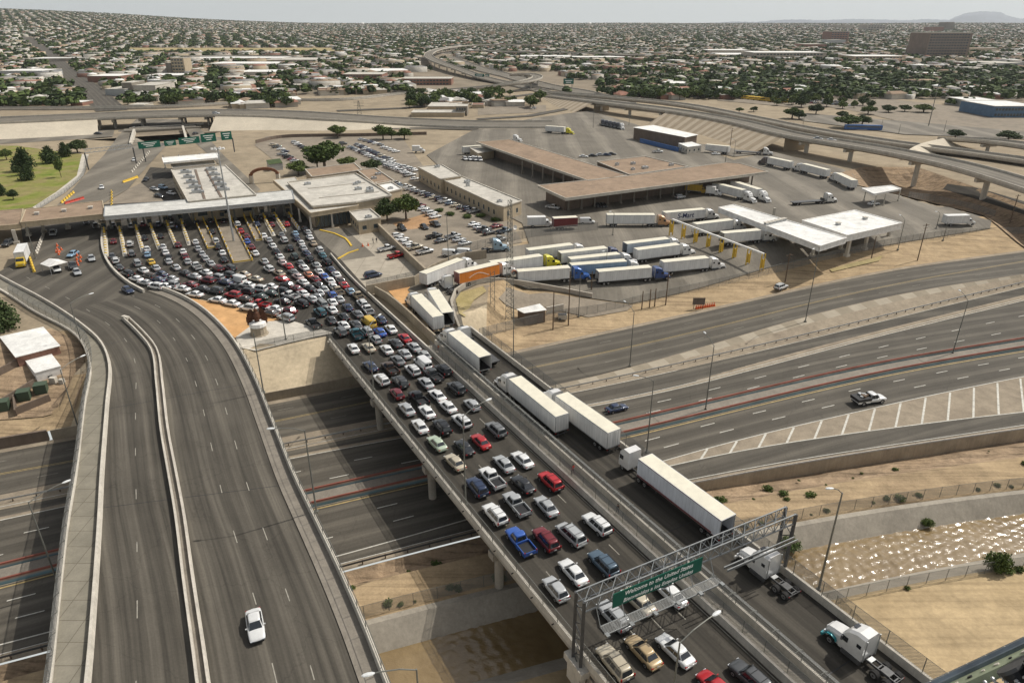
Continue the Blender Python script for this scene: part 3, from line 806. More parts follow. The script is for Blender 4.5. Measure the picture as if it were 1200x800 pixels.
for k in (8, 22, 36, 48):
    a, b = RA[k], LA[k]; a2 = Vector((a.x, a.y, -2.25)); b2 = Vector((b.x, b.y, -2.25)); a2, b2 = a2.lerp(b2, .02), a2.lerp(b2, .98)
    mb = MB(); mb.beam(a2, b2, 1.3, 1.1)
    for t in (.05, .28, .5, .72, .95):
        p = a2.lerp(b2, t); mb.bar((p.x, p.y, -12), (p.x, p.y, -2.7), .6, n=14)
    par(mb.build('pier', M['conc']))
mb = MB(); Am = count_resample(LIp, 90)
# roadway as one sheet from the outer barrier to the right parapet with along-road UVs
RPx = resample(wxy((120, 268), (121, 294), (132, 316), (154, 335), (169, 343), (184, 338), (209, 347), (234, 361)), 3)[:-1]+[p for p in RPp if p.y < at(234, 361).y+.1]
C1 = count_resample(LIp, 90); C2 = count_resample(RPp, 90)
LIlow = below(LIp, 158); RPlow = [p for p in RPp]
q1 = count_resample([p for p in LIp if p.y < 150], 70); q2 = count_resample([p for p in RPp if p.y < 172], 70)
ribbon(mb, q2, q1, .045, cross=10); par(mb.build('roadway', M['asphalt_old']))
mb = MB(); wall(mb, LIp, .55, .95, top=.55); par(mb.build('barrier', M['conc_l']))
mb = MB(); wall(mb, offset(MDp, .5), .42, .85, top=.5); wall(mb, offset(MDp, -.5), .42, .85, top=.5)
mb.beam(MDp[0]+Vector((-.9, .4, .5)), MDp[0]+Vector((.9, -.6, .5)), .8, 1.0)
par(mb.build('median_barrier', M['conc_l']))
mb = MB(); ribbon(mb, count_resample(offset(MDp, -.3), 50), count_resample(offset(MDp, .3), 50), .3); par(mb.build('median_gutter', M['conc_d']))
mb = MB(); wall(mb, RPp, .5, 1.0, top=.7); par(mb.build('parapet', M['conc_l']))
mb = MB(); sw = offset(RPp, 1.5); ribbon(mb, count_resample(offset(RPp, .25), 60), count_resample(offset(RPp, 2.4), 60), .17, .045); par(mb.build('kerb_walk', M['conc_d']))
mb = MB(); ribbon(mb, count_resample(offset(LOp, -.25), 60), count_resample(offset(LIp, .3), 60), .2, .02, cross=2); par(mb.build('footway', M['conc_foot']))
mb = MB(); wall(mb, LOp, .45, .5); par(mb.build('outer_kerb', M['conc_l']))
# caged rail of the footway and fence on both parapets
def arched(P, name, par, arc=1):
    mb = MB(); D = 0; last = None; hoops = []
    for i in range(0, len(P)-1):
        if i % 1 == 0:
            p = P[i]; q = P[i+1]; t = (q-p).normalized(); nrm = Vector((t.y, -t.x, 0))*arc
            h = [p+Vector((0, 0, .4)), p+Vector((0, 0, 2.0)), p-nrm*.25+Vector((0, 0, 2.6)), p-nrm*.85+Vector((0, 0, 2.95))]
            for a, b in zip(h, h[1:]): mb.bar(a, b, .04, n=4)
            hoops.append(h)
    for k in (1, 3):
        for a, b in zip(hoops, hoops[1:]): mb.bar(a[k], b[k], .03, n=4, cap=False)
    par(mb.build(name, M['lamp_grey'])); net = MB(); vs = []; uv = []; al = 0
    for i, h in enumerate(hoops):
        if i: al += (h[0]-hoops[i-1][0]).length
        for k, zz in zip((0, 1, 3), (0, 1.6, 2.8)): vs.append(h[k]); uv.append((al, zz))
    net.add(vs, [(i*3+k, i*3+k+1, i*3+k+4, i*3+k+3) for i in range(len(hoops)-1) for k in (0, 1)], 0, uv); par(net.build('wire_net', M['chain']))
arched([p for p in LOp if p.y < 160], 'footway_cage', par, 1)
rp = [p for p in RPp if p.y < 128]
mb = MB(); 
for p in rp: mb.bar((p.x, p.y, .95), (p.x, p.y, 2.4), .045, n=5)
for a, b in zip(rp, rp[1:]): mb.bar((a.x, a.y, 2.4), (b.x, b.y, 2.4), .04, n=4); mb.bar((a.x, a.y, 1.2), (b.x, b.y, 1.2), .04, n=4)
par(mb.build('railing', M['lamp_grey']))
M['line_w2'] = mat('faded_road_paint', (.30, .28, .235), .8, var=.3, scale=1.2)
def dashes(P, name, par, off_=0, dash=3, gap=9, z=.055, w=.11, start=0, m='line_w2'):
    mb = MB(); Q = offset(P, off_); D = 0; on = True; seg = []; acc = start
    for a, b in zip(Q, Q[1:]):
        L = (b-a).length; t = (acc % (dash+gap))
        if t < dash:
            d = (b-a).normalized(); n = Vector((d.y, -d.x, 0))*w/2; e = a+d*min(L, dash-t+.01)
            seg.append([(a-n)[:2]+(z,), (a+n)[:2]+(z,), (e+n)[:2]+(z,), (e-n)[:2]+(z,)]); k_ = int(acc//(dash+gap)); on = on if isinstance(on, dict) else {}; on.setdefault(k_, []).append(seg[-1])
        acc += L
    for q_ in on.values():
        mb = MB(); mb.add([p for f_ in q_ for p in f_], [tuple(range(4*i, 4*i+4)) for i in range(len(q_))]); par(mb.build(name, M[m]))
MDl = [p for p in MDp]
RPm = resample(RPp, 1.0)
dashes(resample(RPp, 1), 'lane_marking', par, 6.4, start=2); dashes(resample(RPp, 1), 'lane_marking', par, 9.9, start=5)
dashes(resample(LIp[12:], 1), 'lane_marking', par, -4.4, start=7)
mb = MB()
for py in (433, 492, 655): 
    a = at(130, py+12, .052); b = at(345 if py > 600 else 300, py-12, .052)
# transverse joints of the deck
for k in (14, 30, 46):
    a, b = q2[k], q1[k]; mb = MB(); mb.beam((a.x, a.y, .048), (b.x, b.y, .048), .09, .012); par(mb.build('expansion_joint', M['black']))
# ---- walls along the roads
def wall_thing(name, P, w, h, mat_, label, cat='wall', top=None, group=None, rail=None):
    mb = MB(); wall(mb, P, w, h, top=top); return mb.build(name, mat_, label=label, cat=cat, group=group)
def lnpts(k, x0, x1, z, dy=0, step=3): 
    n = max(2, int((x1-x0)/step)); return [Vector((x0+(x1-x0)*i/n, LN[k](x0+(x1-x0)*i/n)+dy, z(x0+(x1-x0)*i/n) if callable(z) else z)) for i in range(n+1)]
wall_thing('retaining_wall', lnpts('NF', -84, -5, ZF, .2), .4, 1.95, M['wall_c'], 'low concrete wall at the foot of the slope paving between the bridges')
wall_thing('retaining_wall', lnpts('NF', -170, -84.5, ZF, .25), .5, 2.1, M['brown_wall'], 'brown stone wall beside the road below the electrical yard')
P = lnpts('BW', 12, 240, ZF-3.4, -.35)
mb = MB(); wall(mb, P, .3, 4.2); wb_ = mb.build('retaining_wall', M['wall_c'], label='long tan wall holding the freeway ramp above the dirt bank', cat='wall')
def guardrail(P, label, post=2.0, h=.75, m='steel'):
    mb = MB(); Q = resample(P, post)
    for q in Q: mb.box((q.x, q.y, q.z+h/2-.05), (.14, .16, h+.1), 1)
    for a, b in zip(Q, Q[1:]): mb.beam((a.x, a.y-.1, a.z+h-.12), (b.x, b.y-.1, b.z+h-.12), .07, .3)
    return mb.build('guardrail', [M[m], M['wood']], label=label, cat='guardrail')
guardrail(lnpts('GR', -6+14, 240, ZG), 'long steel guardrail between the striped gore and the exit lane')
guardrail(lnpts('GR', -170, 2, ZF), 'steel guardrail between the roads under the two bridges')
guardrail(lnpts('BW', 12, 240, .8+ZF, -.35, 3), 'white topped rail along the tan wall above the dirt bank', 4, .3)
guardrail(lnpts('BW', -150, 12, ZF, 0), 'dark guardrail beside the freeway shoulder below the bridges', m='steel_d')
# median walls with painted bands
def m_mural():
    m, n, b = nmat('median_mural', .8, 0, .2); vec = texco(n); sep = n.nodes.new('ShaderNodeSeparateXYZ'); n.links.new(vec, sep.inputs[0])
    a = n.nodes.new('ShaderNodeMath'); a.operation = 'ADD'; a.inputs[1].default_value = -ZF; n.links.new(sep.outputs[2], a.inputs[0])
    x = ramp(n, a.outputs[0], [(0, (.10, .16, .18)), (.35, (.16, .25, .27)), (.6, (.33, .27, .22)), (.8, (.25, .08, .05)), (1, (.24, .09, .07))])
    nz = noise(n, mapping(n, vec, (.3, .3, 1)), 1, 3); x = mixcol(n, x, ramp(n, nz, [(.3, .7), (.7, 1.15)]), .8, 'MULTIPLY')
    n.links.new(x, b.inputs['Base Color']); return m
M['mural'] = m_mural()
mb = MB()
for d in (-1.9, 1.9): wall(mb, lnpts('M', -170, 240, ZF, d), .6, .95, top=.4)
md = mb.build('median_barrier', M['mural'], label='double freeway median wall painted with red and blue bands', cat='barrier')
mb = MB(); P = lnpts('M', -170, 240, ZF, 0); ribbon(mb, offset(P, -1.3), offset(P, 1.3), ZF+.3); mb.build('gravel_bed', M['conc_d'], md)
# ================================================================ vehicles (front towards +Y, origin on the ground at the centre)
def sect(w, zb, zt, y, crown=.03, tuck=.1):
    r = [(w*.86, zb), (w, zb+.16), (w, zb+(zt-zb)*.55), (w-tuck*.35, zt-.09), (w-tuck, zt), (w*.45, zt+crown)]
    return [(-a, y, b) for a, b in r][::-1]+[(a, y, b) for a, b in r]
def lerp3(a, b, t): return tuple(a[i]*(1-t)+b[i]*t for i in range(3))
def quad_inset(q, l, r, b, t, push=.012):
    """inset panel on quad q (bl, br, tr, tl), pushed outwards"""
    bl_, br_, tr_, tl_ = [Vector(p) for p in q]
    def P(u, v): return bl_.lerp(br_, u).lerp(tl_.lerp(tr_, u), v)
    n = (br_-bl_).cross(tl_-bl_).normalized()*push
    return [P(l, b)+n, P(1-r, b)+n, P(1-r, 1-t)+n, P(l, 1-t)+n]
CARK = {
 # L, W, belt z, roof z, stations [(y, halfw, zb, zt)], greenhouse (rear base, rear top, front top, front base), half widths base, top
 'sedan': dict(L=4.7, W=.9, st=[(-2.35, .72, .42, .74), (-2.28, .84, .26, .92), (-1.7, .9, .22, .98), (-.6, .91, .2, .95), (.9, .91, .2, .93), (1.3, .9, .22, .88), (2.05, .86, .26, .76), (2.33, .72, .34, .58)], gh=(-1.75, -1.15, .15, .98), wb=.8, wt=.6, zr=1.44, zbelt=.93, wh=.33, wy=(-1.38, 1.42)),
 'hatchback': dict(L=4.1, W=.87, st=[(-2.05, .74, .4, .85), (-1.98, .84, .28, .98), (-1.2, .87, .22, .98), (.8, .88, .2, .95), (1.1, .87, .22, .92), (1.8, .83, .26, .8), (2.03, .7, .34, .6)], gh=(-1.98, -1.55, .1, .92), wb=.78, wt=.6, zr=1.48, zbelt=.95, wh=.32, wy=(-1.25, 1.28)),
 'suv': dict(L=4.75, W=.95, st=[(-2.36, .82, .5, 1.0), (-2.32, .9, .36, 1.1), (-1.5, .95, .32, 1.12), (.9, .95, .3, 1.1), (1.25, .94, .32, 1.08), (2.15, .9, .36, .98), (2.36, .78, .44, .78)], gh=(-2.3, -2.05, .35, 1.0), wb=.86, wt=.68, zr=1.78, zbelt=1.09, wh=.38, wy=(-1.42, 1.45)),
 'minivan': dict(L=4.95, W=.96, st=[(-2.47, .84, .45, .95), (-2.42, .92, .3, 1.05), (-1.5, .96, .25, 1.06), (1.1, .96, .24, 1.02), (1.5, .94, .26, .96), (2.25, .88, .3, .82), (2.47, .74, .4, .6)], gh=(-2.4, -2.12, .6, 1.55), wb=.88, wt=.7, zr=1.74, zbelt=1.02, wh=.34, wy=(-1.5, 1.55)),
 'pickup_truck': dict(L=5.5, W=.97, st=[(-.55, .93, .45, 1.06), (-.5, .97, .38, 1.08), (1.2, .97, .36, 1.08), (1.6, .96, .38, 1.07), (2.55, .92, .42, 1.0), (2.75, .82, .5, .8)], gh=(-.45, -.3, .75, 1.35), wb=.88, wt=.7, zr=1.8, zbelt=1.06, wh=.39, wy=(-1.75, 1.75)),
 'van': dict(L=5.4, W=1.0, st=[(-2.7, .92, .45, 1.1), (-2.68, .98, .38, 1.2), (1.4, 1.0, .35, 1.2), (1.75, .98, .36, 1.12), (2.5, .92, .4, 1.0), (2.7, .8, .5, .8)], gh=(-2.66, -2.6, 1.0, 1.7), wb=.96, wt=.86, zr=2.15, zbelt=1.18, wh=.37, wy=(-1.7, 1.75)),
}
def car_parts(kind):
    K = CARK[kind]; hl = K['L']/2
    body = MB(); glass = MB(); lights = MB(); tails = MB(); shell = MB(); cab_ = MB()
    shell.loft([sect(w, zb, zt, y) for y, w, zb, zt in K['st']], 0)
    rb, rt, ft, fb = K['gh']; zb, zr, wb, wt = K['zbelt'], K['zr'], K['wb'], K['wt']
    # greenhouse shell
    c = .1
    base = [(-wb, rb), (wb, rb), (wb, fb), (-wb, fb)]; 
    lo = [(x, y, zb-.04) for x, y in base]; hi = [(-wt, rt, zr), (wt, rt, zr), (wt, ft, zr), (-wt, ft, zr)]
    def ring(t, z, dz=0):
        P = [lerp3(a, b, t) for a, b in zip(lo, hi)]; P = [(p[0], p[1], z if z else p[2]) for p in P]; out = []
        for i in range(4):
            p0, p1, p2 = P[i-1], P[i], P[(i+1) % 4]
            d0 = math.dist(p0[:2], p1[:2]); d1 = math.dist(p1[:2], p2[:2])
            out += [lerp3(p1, p0, min(.3, .12/d0)), lerp3(p1, p2, min(.3, .12/d1))]
        return out
    top = ring(1.0, zr); cen = [lerp3((p[0]*.8, p[1]*.9+(rt+ft)/2*.1, zr+.05), p, 0) for p in top]
    cab_.loft([ring(0, zb-.1), ring(.06, None), ring(.5, None), ring(.93, None), [(p[0]*.97, p[1]*.99, zr+.02) for p in top], [(p[0]*.8, p[1]*.9+(rt+ft)/2*.1, zr+.06) for p in top]], 0)
    for q_ in (shell, cab_):
        t_ = bpy.data.objects.new('tmp', q_.mesh('tmp', [])); COL.objects.link(t_); sb = t_.modifiers.new('s', 'SUBSURF'); sb.levels = 1
        bpy.context.view_layer.update(); m2 = bpy.data.meshes.new_from_object(t_.evaluated_get(bpy.context.evaluated_depsgraph_get())); bpy.data.objects.remove(t_)
        body.add([tuple(v.co) for v in m2.vertices], [tuple(p.vertices) for p in m2.polygons], 0)
    Q = [(lo[1], lo[0], hi[0], hi[1])]
    # faces: rear (looking from behind), front, left, right
    quads = {'rear': (lo[0], lo[1], hi[1], hi[0]), 'right': (lo[1], lo[2], hi[2], hi[1]), 'front': (lo[2], lo[3], hi[3], hi[2]), 'left': (lo[3], lo[0], hi[0], hi[3])}
    ins = .16
    if kind == 'van':
        for side in ('right', 'left'):
            q = quads[side]; l, r = (.78, .04) if side == 'right' else (.04, .78)
            glass.add(quad_inset(q, l, r, .1, .25, .015), [(0, 1, 2, 3)])
        for a, b in ((.1, .53), (.53, .1)): glass.add(quad_inset(quads['rear'], a, b, .25, .3, .015), [(0, 1, 2, 3)])
        glass.add(quad_inset(quads['front'], .06, .06, .05, .18, .02), [(0, 1, 2, 3)])
    else:
        nwin = {'sedan': 2, 'hatchback': 2, 'suv': 3, 'minivan': 3, 'pickup_truck': 2}[kind]
        for side in ('right', 'left'):
            q = quads[side]; e = .05
            for k in range(nwin):
                a = .07+(.86)*k/nwin; b = .07+.86*(k+1)/nwin-.025
                l, r = (a, 1-b); 
                if side == 'left': l, r = 1-b, a
                glass.add(quad_inset(q, l, r, .12, .14, .018), [(0, 1, 2, 3)])
        glass.add(quad_inset(quads['rear'], .1, .1, .14 if kind != 'sedan' else .08, .16, .02), [(0, 1, 2, 3)])
        glass.add(quad_inset(quads['front'], .07, .07, .04, .12, .02), [(0, 1, 2, 3)])
    if kind == 'pickup_truck':
        body.box((0, -1.65, .72), (1.8, 2.25, .1), 0)
        for sx in (-1, 1):
            body.box((sx*.92, -1.65, .80), (.09, 2.25, .62), 0)
        body.box((0, -2.73, .80), (1.92, .08, .6), 0); body.box((0, -.55, .82), (1.85, .08, .55), 0)
        body.box((0, -1.65, .78), (1.7, 2.1, .02), 1)
        body.box((0, -1.6, .5), (1.5, 2.2, .3), 1)
    if kind in ('suv', 'minivan'):
        for sx in (-1, 1): body.bar((sx*(wt-.08), rt+.15, zr+.09), (sx*(wt-.08), ft-.25, zr+.09), .03, 1, 4)
        for yy in (rt+.6, ft-.6): body.bar((-wt+.08, yy, zr+.1), (wt-.08, yy, zr+.1), .025, 1, 4)
    # bumpers, underside, mirrors, grille
    body.box((0, 0, .3 if kind in ('sedan', 'hatchback', 'minivan') else .42), (K['W']*1.7, K['L']*.86, .16), 1)
    body.box((0, hl-.05, K['st'][-1][2]+.1), (K['W']*1.45, .14, .2), 1); body.box((0, -hl+.02, K['st'][0][2]+.12 if kind != 'pickup_truck' else .52), (K['W']*1.7, .16, .2), 1 if kind in ('pickup_truck', 'suv') else 0)
    for sx in (-1, 1): body.box((sx*(wb+.16), fb-.35, zb+.07), (.2, .1, .14), 0)
    for sx in (-1, 1):    # wheel arches
        for wy in K['wy']:
            x = K['W'] if kind != 'pickup_truck' else .965
            vs = [(sx*(x+.004), wy, K['wh']*.9)]; n = 10
            rr = K['wh']+.07
            for i in range(n+1): 
                t = math.pi*i/n; vs.append((sx*(x+.004), wy+rr*math.cos(t), K['wh']+rr*math.sin(t)*.95))
            body.add(vs, [((0, i+1, i+2) if sx > 0 else (0, i+2, i+1)) for i in range(n)], 1)
    body.box((0, -hl-.035 if kind != 'pickup_truck' else -2.79, K['st'][0][2]+.3), (.34, .02, .16), 2)
    zt0 = K['st'][0][3]; 
    yb = -hl+.03 if kind != 'pickup_truck' else -2.72
    for sx in (-1, 1):
        if kind in ('suv', 'minivan', 'van', 'pickup_truck'): tails.box((sx*(K['W']-.12), yb, zt0-.02), (.16, .1, .34), 0)
        else: tails.box((sx*(K['W']-.24), yb+.02, zt0-.02), (.3, .12, .15), 0)
        lights.box((sx*(K['W']-.31), hl-.17, K['st'][-1][3]-.02), (.32, .2, .13), 0)
    return body, glass, tails, lights
def wheel_mb(r, w=.2, dual=False, side=1):
    """wheel centred on the origin, axle along X"""
    mb = MB(); n = 14; x0 = 0
    rings = []
    for x, rr in ((-w/2, r*.72), (-w/2, r*.95), (-w/2+.03, r), (w/2-.03, r), (w/2, r*.95), (w/2, r*.64)):
        rings.append([(x, rr*math.cos(2*math.pi*i/n), rr*math.sin(2*math.pi*i/n)) for i in range(n)])
    mb.loft(rings, 0)
    for sx in (-1, 1):
        x = sx*(w/2+.004)
        vs = [(x+sx*.0, 0, 0)]+[(x, r*.58*math.cos(2*math.pi*i/n), r*.58*math.sin(2*math.pi*i/n)) for i in range(n)]
        mb.add(vs, [((0, i+1, (i+1) % n+1) if sx > 0 else (0, (i+1) % n+1, i+1)) for i in range(n)], 1)
        mb.box((x+sx*.01, 0, 0), (.04, r*.3, r*.3), 0)
    return mb
WMESH = {}
def wheel_obj(parent, x, y, r, w=.2):
    k = (r, w)
    if k not in WMESH: WMESH[k] = wheel_mb(r, w).mesh('wheel', [M['tyre'], M['rim']], False)
    o = bpy.data.objects.new('wheel', WMESH[k]); COL.objects.link(o); o.parent = parent; o.location = (x, y, r); return o
NEAR = {}; FAR = {}
BODYM = [M['paint'], M['black'], M['plate']]
def soft(me, a=38):
    me.polygons.foreach_set('use_smooth', [True]*len(me.polygons)); me.set_sharp_from_angle(angle=R(a))
def build_car(kind, name):
    b, g, t, l = car_parts(kind); K = CARK[kind]
    o = b.build(name, BODYM); soft(o.data)
    g.build('windows', M['glass'], o)
    for sx in (-1, 1):
        for mbx, nm, mm in ((t, 'tail_light', 'red_l'), (l, 'headlight', 'head_l')):
            q = MB(); half = len(mbx.v)//2; k = 0 if sx < 0 else 1
            q.add(mbx.v[k*half:(k+1)*half], [[j-0 for j in f] for f in [(0, 3, 2, 1), (4, 5, 6, 7), (0, 1, 5, 4), (1, 2, 6, 5), (2, 3, 7, 6), (3, 0, 4, 7)]]); q.build(nm, M[mm], o)
        for wy in K['wy']: wheel_obj(o, sx*(K['W']-.09), wy, K['wh'], .2)
    return o
def build_far(kind):
    b, g, t, l = car_parts(kind); K = CARK[kind]; mb = MB()
    mb.add(b.v, b.f, 0); mb.m = list(b.m)
    mb.add(g.v, g.f, 3); mb.add(t.v, t.f, 4); mb.add(l.v, l.f, 5)
    for sx in (-1, 1):
        for wy in K['wy']:
            w = wheel_mb(K['wh']); v = [(p[0]+sx*(K['W']-.09), p[1]+wy, p[2]+K['wh']) for p in w.v]; n0 = len(mb.f); mb.add(v, w.f, 0)
            for i in range(len(w.f)): mb.m[n0+i] = 6+w.m[i]
    me = mb.mesh(kind, BODYM+[M['glass'], M['red_l'], M['head_l'], M['tyre'], M['rim']]); soft(me); return me
CC = {'white': (.72, .72, .70), 'silver': (.40, .41, .41), 'light grey': (.33, .34, .33), 'grey': (.17, .175, .175), 'dark grey': (.065, .068, .07), 'black': (.016, .017, .019),
      'dark blue': (.02, .035, .08), 'blue': (.03, .10, .38), 'light blue': (.22, .34, .45), 'red': (.42, .015, .02), 'dark red': (.16, .012, .018), 'dark green': (.025, .05, .04),
      'pale green': (.42, .50, .38), 'beige': (.50, .44, .33), 'tan': (.40, .32, .22), 'gold': (.42, .31, .17), 'brown': (.08, .05, .035), 'yellow': (.65, .42, .04), 'orange': (.55, .20, .10), 'teal': (.03, .12, .15),
      'pink': (.55, .42, .40), 'slate blue': (.07, .11, .15)}
CARS = []      # records for labels
NAMEK = {'sedan': 'sedan', 'hatchback': 'hatchback', 'suv': 'suv', 'minivan': 'minivan', 'pickup_truck': 'pickup', 'van': 'van'}
def place_car(kind, colr, p, head, near, zone, group):
    ang = -R(head)
    nm = kind
    if near:
        if kind not in NEAR:
            o = build_car(kind, nm); NEAR[kind] = o; KIDS[o.name] = list(o.children)
        else: o = copy_tree(NEAR[kind])
    else:
        if kind not in FAR: FAR[kind] = build_far(kind)
        o = bpy.data.objects.new(nm, FAR[kind]); COL.objects.link(o)
    o.location = p; o.rotation_euler = (0, 0, ang)
    c = CC[colr]; j = rnd.uniform(.92, 1.06)
    paint_tree(o, (c[0]*j, c[1]*j, c[2]*j, 1))
    tag(o, None, NAMEK[kind], group)
    CARS.append(dict(o=o, kind=NAMEK[kind], col=colr, p=Vector(p), h=head, zone=zone)); return o
# bridge and port queue: image position (about the middle of the roof), kind, colour
s, h, u, m_, k, v = 'sedan', 'hatchback', 'suv', 'minivan', 'pickup_truck', 'van'
QUEUE = '''469,446 u dark grey;465,460 h dark red;499,447.5 s silver;490,465 k black;512,462 s white;535,453 u dark grey;553,473 h silver;524.5,475 s white;500,481 s white;476.5,478 s silver;492,498 s white;518,498.5 u black;541,492 u white;581,501.5 u grey;512,518 s pale green;544,523 s black;563,516 s red;533,540 s beige;590.5,542 s silver;612,537 s white;576.5,558 k white;559,569 u dark blue;612.5,566 s black;645,562 u red;605,588.5 k silver;640,591.5 s silver;580,600.5 u white;699.5,612 u white;669,623.5 m silver;609.7,632 k blue;639.7,630 u dark red;671.5,668.5 s white;707,658 u slate blue;651,688 h silver;719.4,719.5 u silver;748,702 s beige;785,693 s white;720,774 u beige;753.5,761.5 s gold;791,760 s white;838,802 h red;880,792 u dark grey;402.5,380 s white;417,379 s dark grey;432,376 v yellow;446,373.5 s dark blue;458,384.5 s white;445,388 s blue;429.5,387 u silver;417.5,390 k teal;399,387 u grey;440,396.5 h silver;474,395 s red;464,401 s dark grey;485,405.5 s silver;414,407 s white;432,406 s beige;453,408.5 s white;474.5,413.5 s silver;497,415 s light grey;466,421 s grey;495.5,424 v white;434,428 s dark blue;457,430 k brown;483.5,432.5 u white;507.5,438 k dark grey;519,432 u black;447,443.5 u white;374,317.5 s white;387.5,315 s dark blue;394,321 s white;380,323 s blue;387,328 s white;399,328 s brown;403,333 s red;390.5,335 s white;396,340 k tan;410.5,340.5 s light blue;379.5,338 s silver;373,333 s black;389.5,344.5 h blue;397.5,349.5 s silver;420,346 k tan;424.5,354.5 u white;377,354.5 m light grey;389.5,353 s white;407.5,359 s dark blue;431,362 k white;389,362 s white;419,367 s grey;375,364.5 u teal;402.5,370 s black;388.5,374 s dark grey;315,314 u white;327,319.5 s tan;330,326 s red;299,326 s beige;338,311 s red;343.5,318 s grey;349,323.5 s pink;356,313 s white;361.5,321 s orange;355,330 s white;369,326 s dark red;303.5,337.5 u white;316.5,335 s white;336.5,332.5 s black;347.5,337.5 s dark red;363,337 s black;374,342 s silver;386,328 s white;329.5,340 u black;316.5,343 s dark green;340,345 k white;355,343 s white;371,347 s grey;365.5,349.5 s silver;304.5,347 s dark green;304,355 k red;331,352 s black;353,354.5 u black;321.5,361 s white;338.5,362.5 s dark red;316.5,366 s brown;335,371 u silver;367,378 k black;230,311 k white;255.5,313.5 u dark red;269.5,313 u dark grey;241,318.5 s white;217,319 s black;227.5,323 s silver;254.5,324 u silver;267.5,321 u dark grey;285.5,320.5 s tan;278.5,326.5 v white;242.5,327.5 u dark red;264,330 s dark blue;289.5,333 s white;222.5,332.5 s dark red;213,337.5 s white;236.5,337.5 s black;252,339.5 u dark grey;276,336.5 k black;288,341 u black;273,344.5 u red;228,344 s white;285.5,349.5 s brown;254.5,350.5 s white;271,354.5 s white;291,359.5 u white;133,282 s dark red;152,285 u white;154,296 u grey;135.5,304.5 u white;131.5,299 s dark grey;139.5,312.5 s dark grey;149.5,319.5 u black;160.5,307 m silver;169.5,278 s black;188,276 s black;172,291 s white;172.5,297.5 s light blue;177,306 s yellow;182.5,313 s silver;167.5,316 s white;189,320.5 s dark blue;191,288.5 s white;194,295 s white;197.5,300.5 s black;197.5,305.5 s silver;159.5,326 s white;175,323 u brown;170,330.5 s silver;185,327 s dark blue;183,334.5 m white;193,334.5 s white;200.5,326 s silver;200.5,332.5 u silver;206,312.5 s silver;208.5,286 s dark red;201,263 s silver;132,263 s black;153,264 s silver;167.5,262 s dark red;185.5,262 s dark blue;199,254 u black;229,283 s white;232,290.5 s silver;214.5,294 s white;217,299.5 s dark red;237,296.5 s silver;220,305.5 s silver;241,302 s silver;247,308 s silver;253,281.5 u white;255.5,288.5 s black;260.5,295.5 s white;262.5,303.5 s black;248,270.5 s black;278,262 u white;282,270 s red;288.5,276 s dark red;289.5,282 s blue;294.5,288.5 s dark red;299,296 s white;301,262 s dark blue;318,262.5 s dark red;336,262 s red;309,275.5 s white;315,280.5 s silver;319.5,287.5 s white;324,294 s black;328,300 s white;309.5,305.5 s silver;331,307 s pink;329.5,274.5 s grey;333,280.5 u white;339.5,290 u black;345,299.5 u dark green;346,273 s light blue;347.5,279 s dark blue;353,284 s white;355.5,290 s silver;359,296 s dark blue;363,302.5 u black;352,307.5 s grey;360.5,271.5 s silver;363,277.5 s white;367,284.5 s tan;374.5,292 u white;378,298.5 s teal;383,306 u black;370.5,310 s light grey;357,267 s black;214,262 s dark grey;231,260 s black;246,258 s dark grey;262,258 s black;305,254 s black;322,254 s dark blue;340,254 s black'''
KM = dict(s='sedan', h='hatchback', u='suv', m='minivan', k='pickup_truck', v='van')
def qhead(px, py):
    p = at(px, py, 1)
    # how far the queue has turned towards the western lanes
    if py > 372 and px > 392: return 330
    west = ss(395, 300, px)*ss(300, 335, py)
    return 331-west*38+ss(300, 255, py)*3
for rec in QUEUE.split(';'):
    a, b = rec.split(' ', 1); px, py = map(float, a.split(',')); kd, colr = b.split(' ', 1); kd = KM[kd]
    zr = CARK[kd]['zr']; p = at(px, py, zr*.55)
    onb = (p.dot(BT) > S0-6)
    hd = qhead(px, py)+rnd.uniform(-3, 3)
    place_car(kd, colr, (p.x, p.y, .06 if onb else .05), hd, py > 338, 'bridge' if onb else 'port', 'cars queueing on the bridge' if onb else 'cars queueing for the inspection booths')
